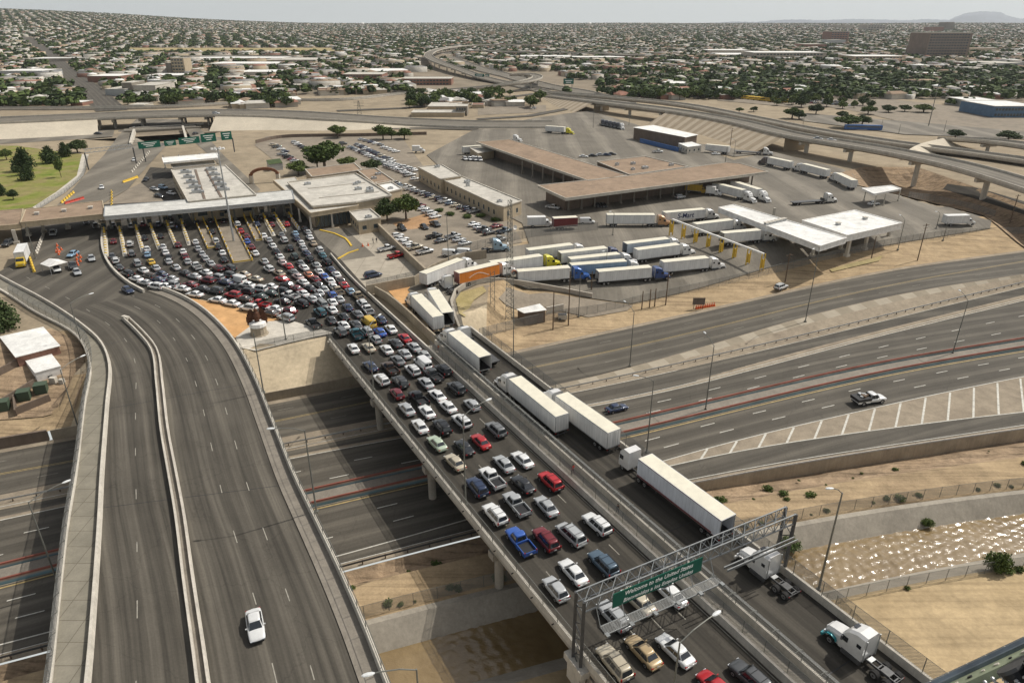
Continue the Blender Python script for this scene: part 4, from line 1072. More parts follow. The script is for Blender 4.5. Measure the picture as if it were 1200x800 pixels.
# lone cars: px, py, kind, colour, heading, zone
LONE = [(299, 731, s, 'white', 155, 'alone on the curved bridge'), (149.5, 339, s, 'dark blue', 132, 'leaving the port on the curved road'),
        (62, 272, k, 'light grey', 152, 'under the flat canopy beside orange cones'), (101, 260, s, 'black', 150, 'under the canopy edge next to the lanes'), (112, 264, s, 'dark grey', 150, 'in the shadow of the flat canopy'),
        (85, 297, s, 'light blue', 176, 'turning beside the orange cones'), (107, 302, s, 'silver', 147, 'beside the curved wall of the outbound lanes'), (85, 310, k, 'dark grey', 143, 'behind a silver one near the white tent'), (90, 318, s, 'silver', 143, 'leading near the white tent'), (66, 314, u, 'white', 143, 'standing under the white tent'),
        (9, 284, u, 'dark grey', 175, 'in the shade of the lower canopy'),
        (119, 219, s, 'white', 152, 'rolling along the empty approach road'), (157, 187, s, 'white', 153, 'below the sign gantry'), (171, 210, s, 'black', 170, 'beside the parked cars west of the inspection hall'), (157, 150, s, 'white', 153, 'coming out of the underpass'), (229, 156, s, 'black', 10, 'on the ramp beside the underpass'), (115, 156, s, 'dark grey', 90, 'on the side road below the pale embankment'),
        (181, 221, s, 'silver', 120, 'parked in the shade of the inspection hall'), (191, 219, u, 'light blue', 120, 'at the back of the shaded lot'), (186, 229, s, 'black', 120, 'at the front of the shaded lot'), (201, 226, s, 'white', 120, 'against the hall wall'),
        (437, 321, m_, 'dark blue', 52, 'alone in the fenced yard'), (453, 290, k, 'white', 50, 'parked in the yard behind the waiting room building'), (465, 298, k, 'red', 50, 'parked against the long yard wall'),
        (723, 477, s, 'dark blue', 66, 'driving alone on the freeway'), (915.5, 335, u, 'white', 53, 'with roof lights on the sandy verge'),
        (797, 230, u, 'silver', 60, 'in front of the dark loading docks'), (648, 242, k, 'white', 120, 'at the corner of the long brown roof'), (700, 240, s, 'black', 165, 'nose out beside the dock corner'), (707, 240, s, 'dark grey', 165, 'second from the dock corner'),
        (771, 177, k, 'white', 80, 'with light bar near the blue sheeting'), (839, 180, s, 'white', 80, 'between the trailer and the small white building'), (795, 214.5, s, 'silver', 80, 'near the far dock'),
        (1024, 238, s, 'white', 70, 'parked under the small shed'), (881, 161, u, 'white', 110, 'on the curved flyover'),
        (684, 183, s, 'white', 90, 'first of the small row north of the dock roof'), (695, 182, s, 'black', 90, 'second of the small row north of the dock roof'), (704, 181, s, 'silver', 90, 'third of the small row north of the dock roof'), (711, 181, s, 'dark blue', 90, 'fourth of the small row north of the dock roof'), (717, 180, s, 'black', 90, 'last of the small row north of the dock roof')]
CARS_FIX = []
for px, py, kd, colr, hd, txt in LONE:
    zz = CARK[kd]['zr']*.55
    if px == 723: p = at(px, py, ZF+zz); z = ZF+.04
    elif px == 881: continue
    elif px == 299: p = at(px, py, zz); z = .06
    else: p = G(px, py, zz); z = zg(p.x, p.y)+.06
    o = place_car(kd, colr, (p.x, p.y, z), hd, py > 330, None, None); CARS.pop()
    o['label'] = f"{colr} {NAMEK[kd]} {txt}"
# parked rows: start, end (image), count, heading, colours
PCOL = ['white', 'silver', 'dark grey', 'black', 'white', 'grey', 'dark blue', 'dark red', 'white', 'silver', 'beige', 'slate blue']
def row(x0, y0, x1, y1, n, hd, zone, cols=None, kinds='ssssuukh', drop=0):
    a, b = G(x0, y0, .8), G(x1, y1, .8)
    for i in range(n):
        if rnd.random() < drop: continue
        p = a.lerp(b, i/max(1, n-1)); kd = KM[rnd.choice(kinds)]; c = rnd.choice(cols or PCOL)
        place_car(kd, c, (p.x, p.y, zg(p.x, p.y)+.05), hd+rnd.uniform(-2, 2), False, zone, 'cars parked '+zone)
row(459, 213, 555, 247, 17, 50, 'along the office building', drop=.05)
row(484, 235, 510, 253, 7, 50, 'beside the two round trees', ['white', 'silver', 'dark red'])
row(466, 275, 481, 288, 4, 52, 'inside the long yard wall', ['white'])
row(486, 289, 498, 294, 2, 52, 'at the end of the yard wall', ['white', 'beige'], 'ku')
row(556, 262, 573, 272, 4, 50, 'below the office corner', ['silver', 'dark grey', 'white'])
row(582, 264, 591, 270, 2, 50, 'beside the mast')
row(509, 276, 516, 281, 1, 50, 'near the tall lamp in the lot', ['black']); row(517, 281, 519, 282, 1, 50, 'in the middle of the open lot', ['dark grey'])
row(531, 276, 545, 284, 3, 50, 'around the tall lamp', ['silver', 'white', 'dark grey'])
row(471, 267, 473, 268, 1, 150, 'below the round trees', ['black'], 'u'); row(497, 265, 499, 266, 1, 150, 'by the gravel bed', ['black']); row(510, 262, 511, 263, 1, 150, 'at the planted bed', ['dark grey'], 'k')
row(584, 280, 586, 280, 1, 52, 'inside the truck lot fence', ['light grey'], 'k')
row(320, 169, 334, 177, 4, 50, 'west of the dark hedge'); row(321, 185, 349, 191, 0, 50, 'x')
row(331, 180, 349, 190, 6, 50, 'in front of the small green roof')
row(346, 167, 366, 178, 7, 50, 'beside the big tree', ['white', 'dark blue', 'dark grey', 'black'])
row(411, 172, 451, 190, 12, 50, 'in the middle of the employee lot'); row(419, 169, 459, 188, 12, 50, 'behind the middle row of the employee lot')
row(424, 163, 446, 169, 5, 50, 'by the far wall of the employee lot'); row(450, 172, 464, 177, 4, 50, 'under the far trees', ['white'])
row(454, 194, 482, 204, 9, 50, 'south end of the employee lot', ['white', 'white', 'silver']); row(460, 191, 486, 199, 8, 50, 'behind the south row of the employee lot', ['white'])
row(402, 168, 404, 168, 1, 52, 'alone behind the big tree', ['dark grey']); row(478, 205, 486, 209, 2, 50, 'at the head of the office drive')
row(545, 186, 562, 187, 4, 160, 'behind the dock roof arm', ['white'], 'vu')
for i, (px, py) in enumerate(((870, 70), (0, 0))): pass
# ---------------------------------------------------------------- trucks
M['panel_roof'] = mat('trailer_roof_cream', (.66, .62, .50), .6, var=.1, scale=.6)
def truck_mats(): return [M['panel'], M['steel'], M['black'], M['red_l'], M['panel_roof']]
TM = {}
def trailer_meshes(L, openr):
    kx = (round(L, 1), openr)
    if kx in TM: return TM[kx]
    w = 1.3; z0, z1 = 1.15, 4.1; b = MB()
    # box shell, origin at the centre of the trailer on the ground
    if openr:
        y = -L/2
        b.prism([(-w, y), (w, y), (w, L/2), (-w, L/2)], z1-.06, z1, 0)
        for sx in (-1, 1): b.box((sx*(w-.03), 0, (z0+z1-.06)/2), (.06, L, z1-.06-z0), 0)
        b.box((0, L/2-.03, (z0+z1-.06)/2), (2*w-.13, .06, z1-.06-z0), 0); b.box((0, 0, z0+.05), (2*w-.13, L-.1, .1), 2)
        b.box((0, 0, z0+.11), (2*w-.13, L-.2, .01), 2)
    else:
        c = .05; b.loft([[(-w, y, z0), (w, y, z0), (w, y, z1-c), (w-c, y, z1), (-w+c, y, z1), (-w, y, z1-c)] for y in (-L/2, L/2)], 0)
    for sx in (-1, 1):
        b.box((sx*(w+.012), 0, z0+.08), (.03, L, .16), 1); b.box((sx*(w+.012), 0, z1-.06), (.03, L, .12), 1)
        b.box((sx*(w-.04), -L/2-.015, (z0+z1)/2), (.1, .04, z1-z0), 1)
    b.box((0, -L/2-.015, z1-.06), (2*w-.2, .04, .12), 1); b.box((0, -L/2-.015, z0+.05), (2*w-.2, .04, .14), 1)
    b.prism([(-w+.06, -L/2+.05), (w-.06, -L/2+.05), (w-.06, L/2-.05), (-w+.06, L/2-.05)], z1-.02, z1+.012, 4)
    ds_ = []
    if not openr:
        for sx in (-1, 1):
            d = MB(); ds_.append(d)
            d.box((sx*.62, -L/2-.02, (z0+z1)/2+.02), (1.16, .05, z1-z0-.3), 0)
            for x in (.3, .8): d.bar((sx*x, -L/2-.07, z0+.2), (sx*x, -L/2-.07, z1-.2), .022, 1, 4)
    else:
        for sx in (-1, 1): d = MB(); ds_.append(d); d.box((sx*(w+.05), -L/2+.65, (z0+z1)/2), (.05, 1.2, z1-z0-.3), 0)
    ch = MB()
    for sx in (-1, 1):
        ch.box((sx*.5, -.2, z0-.12), (.12, L-1.5, .22), 0); ch.bar((sx*.7, L/2-3.6, .15), (sx*.7, L/2-3.6, z0-.05), .07, 0, 6)
        ch.box((sx*.6, -L/2+.1, .6), (.08, .08, 1.0), 0)
        ch.box((sx*1.2, -L/2-.02, .98), (.22, .04, .12), 1)
    ch.box((0, -L/2+.06, .55), (2.2, .08, .12), 0); ch.box((0, -L/2+2.3, .85), (1.3, 2.6, .3), 0)
    TM[kx] = (b.mesh('trailer', truck_mats()), [d.mesh('rear_door', [M['panel'], M['steel']]) for d in ds_], ch.mesh('chassis', [M['steel_d'], M['red_l']])); return TM[kx]
def cab_meshes(style):
    if style in TM: return TM[style]
    b = MB(); g = MB(); f = MB(); t = MB()
    if style == 'coe': # flat front cab
        b.loft([[(-1.2, y, .75), (1.2, y, .75), (1.22, y, 1.9), (1.12, y-.12*(y > 0), zt), (-1.12, y-.12*(y > 0), zt), (-1.22, y, 1.9)] for y, zt in ((-1.1, 3.7), (.3, 3.75), (1.0, 3.1))], 0)
        g.add([(-1.0, 1.06, 1.95), (1.0, 1.06, 1.95), (.95, .98, 2.85), (-.95, .98, 2.85)], [(3, 2, 1, 0)], 0)
        for sx in (-1, 1): g.box((sx*1.2, .45, 2.25), (.05, .8, .7), 0)
        hy = 1.08; fr = 1.0
    else:
        # cab + sleeper
        b.loft([[(-1.2, y, .7), (1.2, y, .7), (1.22, y, 2.0), (1.12, y, zt-.25), (.8, y, zt), (-.8, y, zt), (-1.12, y, zt-.25), (-1.22, y, 2.0)] for y, zt in ((-2.0, 3.85), (-1.0, 3.85), (-.1, 3.5), (.35, 2.95), (.65, 2.4))], 0)
        # hood
        b.loft([[(-hw, y, .55), (hw, y, .55), (hw, y, zt-.3), (hw*.72, y, zt), (-hw*.72, y, zt), (-hw, y, zt-.3)] for y, hw, zt in ((.5, 1.0, 2.05), (1.6, .92, 1.9), (2.35, .84, 1.72), (2.55, .72, 1.5))], 0)
        for sx in (-1, 1):   # fenders
            f.loft([[(sx*a, y, z_), (sx*1.22, y, z_), (sx*1.22, y, z_+.14), (sx*a, y, z_+.18)][::sx] for y, z_, a in ((.95, .75, .8), (1.15, 1.08, .75), (1.6, 1.2, .7), (2.1, 1.08, .7), (2.4, .75, .7), (2.6, .5, .66))], 0)
            b.box((sx*1.18, -.9, .62), (.34, 2.2, .5), 1)
            b.box((sx*1.42, .35, 2.25), (.1, .16, .6), 1)
            b.bar((sx*1.05, -2.12, .9), (sx*1.05, -2.12, 3.7), .07, 2, 8)
        b.box((0, 2.6, 1.05), (1.1, .06, .75), 2); f.box((0, 2.66, .5), (2.35, .26, .34), 0)
        q = [(-1.0, .675, 2.12), (1.0, .675, 2.12), (.86, .40, 2.9), (-.86, .40, 2.9)]
        g.add(q, [(0, 1, 2, 3)], 0); g.add([(x, y+.0, z) for x, y, z in q], [(3, 2, 1, 0)], 0)
        for sx in (-1, 1): g.box((sx*1.2, .12, 2.2), (.07, .75, .62), 0); g.box((sx*1.19, -1.45, 2.5), (.06, .5, .42), 0)
        g.box((0, -.2, 3.62), (.7, .4, .1), 0)
        hy = 2.5; fr = 2.4
    ch = MB()
    for sx in (-1, 1): ch.box((sx*.42, -2.6, .85), (.1, 5.6, .26), 0)
    for y in (-2.6, -3.4, -4.2, -5.2): ch.box((0, y, .85), (.76, .14, .2), 0)
    ch.box((0, -4.2, 1.02), (.95, 1.0, .08), 0); ch.box((0, -5.4, .8), (1.9, .08, .14), 0); ch.box((0, -2.45, .99), (.8, .5, .04), 1)
    for sx in (-1, 1): ch.box((sx*.95, -5.42, .78), (.2, .05, .14), 2)
    hl = []
    for sx in (-1, 1): q = MB(); q.box((sx*.95, hy-.02, 1.05 if style != 'coe' else .95), (.3, .14, .26)); hl.append(q.mesh('headlight', [M['head_l']]))
    TM[style] = (b.mesh('cab', [M['paint'], M['steel_d'], M['steel']]), g.mesh('windows', [M['glass']]), f.mesh('bumper', [M['paint']]) if f.v else None, ch.mesh('chassis', [M['steel_d'], M['steel'], M['red_l']]), hl, fr); return TM[style]
def ob(mesh, name, parent, loc=(0, 0, 0), col=None):
    o = bpy.data.objects.new(name, mesh); COL.objects.link(o); o.parent = parent; o.location = loc
    if col: o.color = (*col, 1)
    return o
def tractor(root, y0, col, style='conv', fender=None, detail=True, ang=0.0):
    """cab group whose kingpin sits at y0 in the truck frame"""
    cb, gl, fe, ch, hl, fr = cab_meshes(style)
    b = ob(cb, 'cab', root, (0, y0, 0), col)
    b.rotation_euler = (0, 0, ang)
    # tractor frame origin is the cab; kingpin at -4.2
    off_ = Matrix.Rotation(ang, 4, 'Z') @ Vector((0, 4.2, 0)); b.location = (off_.x, y0+off_.y, 0)
    ob(gl, 'windows', b)
    if fe: ob(fe, 'fender', b, col=fender or col)
    ob(ch, 'chassis', b)
    for m in hl: ob(m, 'headlight', b)
    if detail:
        for sx in (-1, 1):
            wheel_obj(b, sx*1.05, 1.65 if style == 'conv' else .2, .5, .3)
            for y in (-3.55, -4.85): wheel_obj(b, sx*.95, y, .5, .56)
    else:
        for y, w in ((1.65 if style == 'conv' else .2, .3), (-3.55, .56), (-4.85, .56)):
            for sx in (-1, 1): wheel_obj(b, sx*(1.05 if w < .4 else .95), y, .5, w)
    return b
def trailer(root, L, col, openr=False, doors=None):
    b, d, ch = trailer_meshes(L, openr)
    t = ob(b, 'trailer', root, col=col); [ob(q_, 'rear_door', t, col=doors or col) for q_ in d]; ob(ch, 'chassis', t)
    for sx in (-1, 1):
        for y in (-L/2+1.7, -L/2+2.95): wheel_obj(t, sx*1.0, y, .5, .56)
    return t
WT = (.70, .69, .66)
def truck(rear, front, label, cab=WT, col=WT, openr=False, style='conv', z='g', tract=True, fender=None, ang=0.0, doors=None, name='semi_truck', L=None, group=None):
    """rear / front: image points on the middle of the roof ends"""
    def rp(q):
        if z == 'g': return G(q[0], q[1], 4.1)
        return at(q[0], q[1], z+4.1)
    a, b = rp(rear), rp(front); d = (b-a); d.z = 0; Lm = d.length; L = L or min(16.15, max(8, Lm)); d.normalize()
    c = (a+b)/2; zb = (zg(c.x, c.y)+.05) if z == 'g' else z
    if L == 16.15 and Lm > L: c = a+d*L/2
    root = empty(name, (c.x, c.y, zb), math.atan2(-d.x, d.y), label, 'truck' if tract else 'trailer', group)
    trailer(root, L, col, openr, doors)
    if tract: tractor(root, L/2-1.0, cab, style, fender, ang=R(ang))
    return root
BLU = (.02, .10, .35); NAV = (.02, .03, .09); ORG = (.62, .20, .03); YEL = (.62, .55, .02)
TG = None
GZ = .06
truck((659, 486), (603.5, 441.8), 'white semi truck on the bridge beside the wall, its trailer doors shut', z=GZ)
truck((720, 504.5), (658, 461), 'plain white semi truck on the bridge beside the outer parapet', z=GZ)
tt = truck((854, 606), (756, 534), 'white semi truck with red trimmed trailer and open rear on the bridge', z=GZ, openr=True, col=(.60, .62, .66), style='coe')
mb = MB(); 
for sx in (-1, 1):
    for zz in (1.22, 4.0, 1.45): mb.box((sx*1.325, 0, zz), (.03, 15.8, .06))
    mb.box((sx*1.325, 0, 1.32), (.02, 15.8, .1))
mb.build('red_trim', mat('dark_red_trim', (.16, .03, .03), .6), [c for c in tt.children if c.name.startswith('trailer')][0])
truck((568.6, 417), (532, 388), 'white semi truck with open dark trailer just past the bridge end', z=GZ, openr=True)
truck((511, 368), (490, 347), 'white trailer with closed doors at the head of the bridge lane', z=.05, L=14.6)
truck((523, 363), (509.6, 342), 'white trailer with open rear next to the curved wall', z=.05, openr=True, L=14.6)
truck((503.6, 317), (532.5, 306), 'white semi truck swinging onto the ramp beside the orange one', L=14.6)
to = truck((535, 319), (582, 308), 'semi truck with bright orange trailer on the curved ramp', col=ORG, cab=WT, fender=(.5, .13, .03), doors=(.25, .05, .03))
mb = MB()
for k in range(14):
    t = k/14; mb.box((1.325, 2.5-6*t, 2.0+1.1*math.sin(t*3.0)), (.02, .55, .12), rz=0)
    mb.box((-1.325, 2.5-6*t, 2.0+1.1*math.sin(t*3.0)), (.02, .55, .12))
mb.build('swoosh_mark', M['white'], to)
truck((575, 303), (634, 302), 'long white semi truck with yellow cab behind the ramp wall', cab=YEL)
truck((618, 292), (670, 286), 'white semi truck farthest back in the packed truck rows near the office')
truck((655.7, 295), (710, 290), 'white semi truck with navy cab in the packed rows', cab=NAV, openr=True)
truck((667, 301.7), (725, 297.3), 'grey white semi truck between the navy cab and the blue trailer', col=(.5, .52, .54))
truck((668.6, 308), (733, 306), 'semi truck with pale blue trailer in the packed rows', col=(.22, .31, .42))
truck((606, 312.7), (667, 314), 'white trailer with blue cab in the front row by the ramp wall', cab=BLU)
truck((700, 316), (762, 312.7), 'white open trailer with dark blue cab in the front row', cab=(.02, .06, .2), openr=True)
truck((775.6, 307), (829, 299.5), 'white semi truck leading the front row by the yellow gantry')
truck((745, 292.6), (795, 284), 'white semi truck of the second row beside the yellow gantry')
truck((732.5, 285), (782.5, 277.5), 'white open trailer of the back row beside the yellow gantry', openr=True, col=(.5, .55, .6))
truck((711, 251), (767, 251), 'white semi truck with tan cab crossing before the docks', cab=(.45, .25, .12))
ts = truck((778, 248.6), (825, 244.5), 'white semi truck lettered with a supermarket name on its side')
truck((814, 262), (857, 257), 'white trailer entering the long canopy beyond the gantry')
truck((846, 274), (890, 268), 'white open trailer half under the long white canopy', openr=True)
truck((837.5, 214), (872, 222.5), 'white semi truck leaving the docks, inner one of the pair')
truck((859.5, 212), (893, 222.5), 'white semi truck with round fairing, outer one of the pair by the docks')
truck((928, 189.5), (902, 184), 'white semi truck with dark cab, first along the far kerb', cab=(.1, .08, .08))
truck((971, 199), (942, 191.7), 'white semi truck with white cab, second along the far kerb')
truck((1001.7, 211.5), (982.5, 202.7), 'white semi truck, last along the far kerb near the shed')
truck((855, 171.6), (828, 169), 'white trailer parked behind the small white building', tract=False, name='trailer')
truck((542, 172), (571, 170), 'white trailer parked beside the dock roof arm', tract=False, name='trailer')
truck((640, 147.5), (662, 149), 'white semi truck with yellow cab in the far lot', cab=YEL)
# S-Mart lettering on the trailer side facing the yard
def text_obj(name, body, size, m, parent=None, loc=(0, 0, 0), rot=(0, 0, 0), shear=0, ext=.006, align='CENTER', bold=0):
    cu = bpy.data.curves.new(name, 'FONT'); cu.body = body; cu.size = size; cu.extrude = ext; cu.shear = shear; cu.align_x = align; cu.align_y = 'CENTER'; cu.offset = bold
    cu.materials.append(m); t_ = bpy.data.objects.new('tmp', cu); COL.objects.link(t_); bpy.context.view_layer.update()
    me = bpy.data.meshes.new_from_object(t_.evaluated_get(bpy.context.evaluated_depsgraph_get())); bpy.data.objects.remove(t_); bpy.data.curves.remove(cu)
    o = bpy.data.objects.new(name, me); COL.objects.link(o); o.parent = parent; o.location = loc; o.rotation_euler = rot; return o
text_obj('side_lettering', 'S-Mart', 2.3, mat('dark_blue_ink', (.02, .03, .10), .6), ts, (1.33, 0, 2.55), (R(90), 0, R(90)), .1, .006, bold=.03)
# bobtail tractors and rigid trucks
def bobtail(px, py, hd, label, col=WT, fender=None, z=None, style='conv'):
    p = at(px, py, 1.5+(z or 0)) if z is not None else G(px, py, 1.5)
    root = empty('truck_tractor', (p.x, p.y, (z if z is not None else zg(p.x, p.y)+.05)), -R(hd), label, 'truck')
    tractor(root, -4.2+1.2, col, style, fender); return root
bobtail(899, 664, 330, 'white truck tractor without trailer under the sign gantry', z=GZ)
bobtail(1010, 758, 330, 'white truck tractor with teal fenders following on the bridge', z=GZ, fender=(.02, .26, .30))
bobtail(524.5, 333, 335, 'white truck tractor without trailer waiting behind the orange trailer')
bobtail(604, 163, 120, 'white truck tractor parked behind the far end of the dock roof')
for i in range(6):
    bobtail(706+i*4.5, 144.5+i*.9, 175, ('white truck tractor closing the row in the far lot' if i == 5 else f"dark truck tractor in the far lot, {('first', 'second', 'third', 'fourth', 'fifth')[i]} of the tight row"), col=(WT if i == 5 else (.05, .05, .06)))['group'] = 'truck tractors rowed up in the far lot'
def flatbed(px, py, hd, label, z=None, col=WT, L=13):
    p = G(px, py, 1.2) if z is None else at(px, py, 1.2+z); root = empty('flatbed_truck', (p.x, p.y, zg(p.x, p.y)+.05 if z is None else z), -R(hd), label, 'truck')
    mb = MB(); mb.box((0, 0, 1.2), (2.5, L, .2)); mb.box((0, L/2-.05, 1.6), (2.4, .1, .9)); mb.box((0, 0, .95), (1.0, L-2, .3), 1); mb.build('flatbed', [M['steel_d'], M['black']], root)
    for sx in (-1, 1):
        for y in (-L/2+1.6, -L/2+2.9): wheel_obj(root, sx*1.0, y, .5, .56)
    tractor(root, L/2-1.0, col); return root
flatbed(946, 236, 75, 'flatbed truck with empty deck crossing the open yard')
flatbed(876, 178, 110, 'flatbed truck with stacked frames at the far kerb')
flatbed(564, 412, 330, 'flatbed truck beside the open white trailer near the parapet', z=GZ, L=11)
def box_truck(px, py, hd, label, col=WT, box=WT, L=6.5, hb=3.6):
    p = G(px, py, 1.8); root = empty('box_truck', (p.x, p.y, zg(p.x, p.y)+.05), -R(hd), label, 'truck')
    mb = MB(); mb.prism([(-1.22, -L/2-1), (1.22, -L/2-1), (1.22, L/2-1), (-1.22, L/2-1)], 1.0, hb, 0); mb.box((0, -1, hb-.05), (2.5, L+.06, .08), 1); mb.box((0, -1, 1.0), (2.5, L+.06, .14), 1)
    b = mb.build('cargo_box', [M['panel'], M['steel']], root); b.color = (*box, 1)
    mb = MB(); y0 = L/2-.95
    mb.loft([[(-1.1, y0+y, .5), (1.1, y0+y, .5), (1.1, y0+y, zt-.3), (.9, y0+y, zt), (-.9, y0+y, zt), (-1.1, y0+y, zt-.3)] for y, zt in ((0, 2.5), (.9, 2.5), (1.5, 1.7), (2.4, 1.45), (2.5, 1.1))], 0)
    c = mb.build('cab', [M['paint']], root); c.color = (*col, 1)
    g = MB(); g.add([(-.95, y0+1.03, 2.42), (.95, y0+1.03, 2.42), (.98, y0+1.52, 1.76), (-.98, y0+1.52, 1.76)], [(3, 2, 1, 0)]); 
    for sx in (-1, 1): g.box((sx*1.09, y0+.5, 2.0), (.05, .7, .5))
    g.build('windows', M['glass'], c)
    for sx in (-1, 1):
        wheel_obj(root, sx*1.0, y0+1.6, .45, .28); wheel_obj(root, sx*.95, -L/2+.8, .45, .5)
        q = MB(); q.box((sx*.8, y0+2.45, 1.0), (.3, .12, .2)); q.build('headlight', M['head_l'], c)
    return root
box_truck(26, 300, 153, 'white box truck with yellow cab and spoiler beside the lower canopy', col=(.62, .42, .02), L=9.5, hb=3.9)
box_truck(816, 221, 115, 'yellow box truck in front of the dark docks', col=(.6, .38, .04), box=(.6, .38, .04))
box_truck(836, 224, 115, 'short white cab truck between the yellow truck and the paired trailers', L=3.5)
box_truck(1123, 258, 85, 'white box truck driving out along the far fence', L=8)
box_truck(632, 260, 85, 'white box truck parked near the office corner', L=6)
box_truck(483+7, 172+3, 90, 'small white box truck in the employee lot', L=4)
truck((652, 255), (672, 254), 'dark red container trailer beside the white box truck', col=(.16, .03, .03), tract=False, name='container_trailer', L=8)
p = G(688, 259, 1); place_car('van', 'white', (p.x, p.y, zg(p.x, p.y)+.05), 85, False, None, None)['label'] = 'white passenger van behind the truck lot fence'; CARS.pop()
p = G(532, 322-30, 1)
for (px, py, lb) in ((529, 300, 'white van parked inside the lot fence, first of two'), (546, 299, 'white van parked inside the lot fence, nearer the truck tractor')):
    p = G(px, py-3, 1); place_car('van', 'white', (p.x, p.y, zg(p.x, p.y)+.05), 100, False, None, None)['label'] = lb; CARS.pop()
bobtail(581, 289, 80, 'light blue truck tractor parked inside the lot fence', col=(.3, .42, .5))
for k_ in range(3): row(905+6*k_, 114+2.2*k_, 985+6*k_, 119+2.2*k_, 17, 60, 'among the trees by the school buses')
# freeway flatbed service pickup
p = at(1019, 467, ZF+.9)
pk = place_car('pickup_truck', 'white', (p.x, p.y, ZF+.04), 76, True, None, None); CARS.pop(); pk.scale = (1.18, 1.22, 1.2); pk['label'] = 'white work pickup with loaded black bed on the freeway'
mb = MB(); mb.box((0, -1.7, 1.15), (2.1, 2.5, .5), 0)
for i in range(9): mb.box((rnd.uniform(-.7, .7), -1.7+rnd.uniform(-1, 1), 1.5), (rnd.uniform(.3, .7), rnd.uniform(.3, .9), rnd.uniform(.2, .5)), rnd.choice((1, 2)), rz=rnd.uniform(0, 3))
mb.build('utility_bed', [M['black'], M['wood'], M['steel']], pk)
# small beach-umbrella red roof etc. none
# ---- labels for the queues: colour + kind + neighbours
def nb(c, fwd=True, side=0):
    hd = R(c['h']); f = Vector((math.sin(hd), math.cos(hd), 0)); r = Vector((f.y, -f.x, 0)); best = None; bd = 14
    for d in CARS:
        if d is c or d['zone'] != c['zone']: continue
        v = d['p']-c['p']; a, b = v.dot(f), v.dot(r)
        if side == 0: ok = (a > 1 if fwd else a < -1) and abs(b) < 2.6; dist = abs(a)+abs(b)
        else: ok = b*side > 1 and abs(a) < 3.5; dist = abs(b)+abs(a)*.7
        if ok and dist < bd: bd = dist; best = d
    return best
def desc(d): return f"{d['col']} {d['kind']}"
used = {}
WHERE = {'bridge': 'on the bridge', 'port': 'at the booths'}
def cand(c):
    z = WHERE.get(c['zone'], c['zone'] or ''); a, b = nb(c), nb(c, False); l, r = nb(c, side=-1), nb(c, side=1); me = desc(c)
    if c['zone'] in WHERE:
        o = []
        if a and b: o.append(f"{me} {z} behind a {desc(a)}, ahead of a {desc(b)}")
        if a and l: o.append(f"{me} {z} behind a {desc(a)}, beside a {desc(l)}")
        if a and r: o.append(f"{me} {z} behind a {desc(a)}, beside a {desc(r)}")
        if b and l: o.append(f"{me} {z} ahead of a {desc(b)}, beside a {desc(l)}")
        if b and r: o.append(f"{me} {z} ahead of a {desc(b)}, beside a {desc(r)}")
        if l and r: o.append(f"{me} {z} between a {desc(l)} and a {desc(r)}")
        if a: o.append(f"{me} {z} right behind a {desc(a)}")
        if b: o.append(f"{me} {z} just ahead of a {desc(b)}")
        o.append(f"{me} {z} standing apart in the queue")
        return o
    o = []
    if l and r: o.append(f"{me} parked {z}, between a {desc(l)} and a {desc(r)}")
    if l: o.append(f"{me} parked {z}, beside a {desc(l)}")
    if r: o.append(f"{me} parked {z}, next to a {desc(r)}")
    o.append(f"{me} parked {z}")
    return o
for c in CARS:
    done = False
    for t in cand(c):
        if t not in used and len(t.split()) <= 16: used[t] = c; c['o']['label'] = t; done = True; break
    if not done: c['o']['label'] = cand(c)[-1]
rep = {}
for c in CARS:
    rep.setdefault(c['o']['label'], []).append(c)
ORD = ['first', 'second', 'third', 'fourth', 'fifth', 'sixth', 'seventh', 'eighth']
for t, cs in rep.items():
    if len(cs) > 1:
        cs.sort(key=lambda c: pix(*c['p'])[0])
        for i, c in enumerate(cs): w_ = t.split()[:11]; c['o']['label'] = " ".join(w_).rstrip(",")+f", {ORD[min(i, 7)]} such from the west"
# ================================================================ paving of the port
patch('port_paving', [(119, 240), (345, 228), (372, 280), (398, 303), (436, 345), (474, 386), (392, 391), (366, 385), (250, 353), (184, 338), (169, 343), (150, 333), (130, 316), (121, 294)], M['asphalt_dark'], .03)
patch('outbound_road', [(-60, 300), (0, 318), (30, 300), (24, 262), (118, 240), (121, 294), (132, 316), (154, 335), (169, 343), (184, 338), (209, 347), (234, 361), (262, 386), (122, 402), (95, 380), (60, 356), (0, 332), (-60, 300.5)][:-1], M['asphalt_out'], .028)
patch('approach_road', [(60, 248), (122, 238), (150, 222), (172, 196), (203, 162), (215, 140), (160, 140), (140, 158), (122, 182), (100, 205), (80, 228)], M['asphalt_yard'], .034, step=5)
patch('service_lot', [(122, 240), (150, 222), (175, 210), (195, 222), (214, 246)], M['lot'], .038)
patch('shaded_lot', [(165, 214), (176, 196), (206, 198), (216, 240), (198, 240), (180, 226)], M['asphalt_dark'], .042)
patch('ramp_road', [(212, 142), (232, 148), (262, 182), (305, 222), (292, 234), (276, 214), (250, 186), (226, 165)], M['asphalt_yard'], .034)
patch('side_road', [(-60, 165), (0, 161), (100, 154), (135, 150), (132, 160), (95, 163), (0, 169), (-60, 172)], M['asphalt_yard'], .03)
patch('car_park', [(298, 170), (312, 160), (400, 156), (470, 160), (497, 196), (535, 225), (600, 262), (612, 284), (525, 300), (500, 326), (444, 262), (400, 225), (330, 195)], M['lot'], .03)
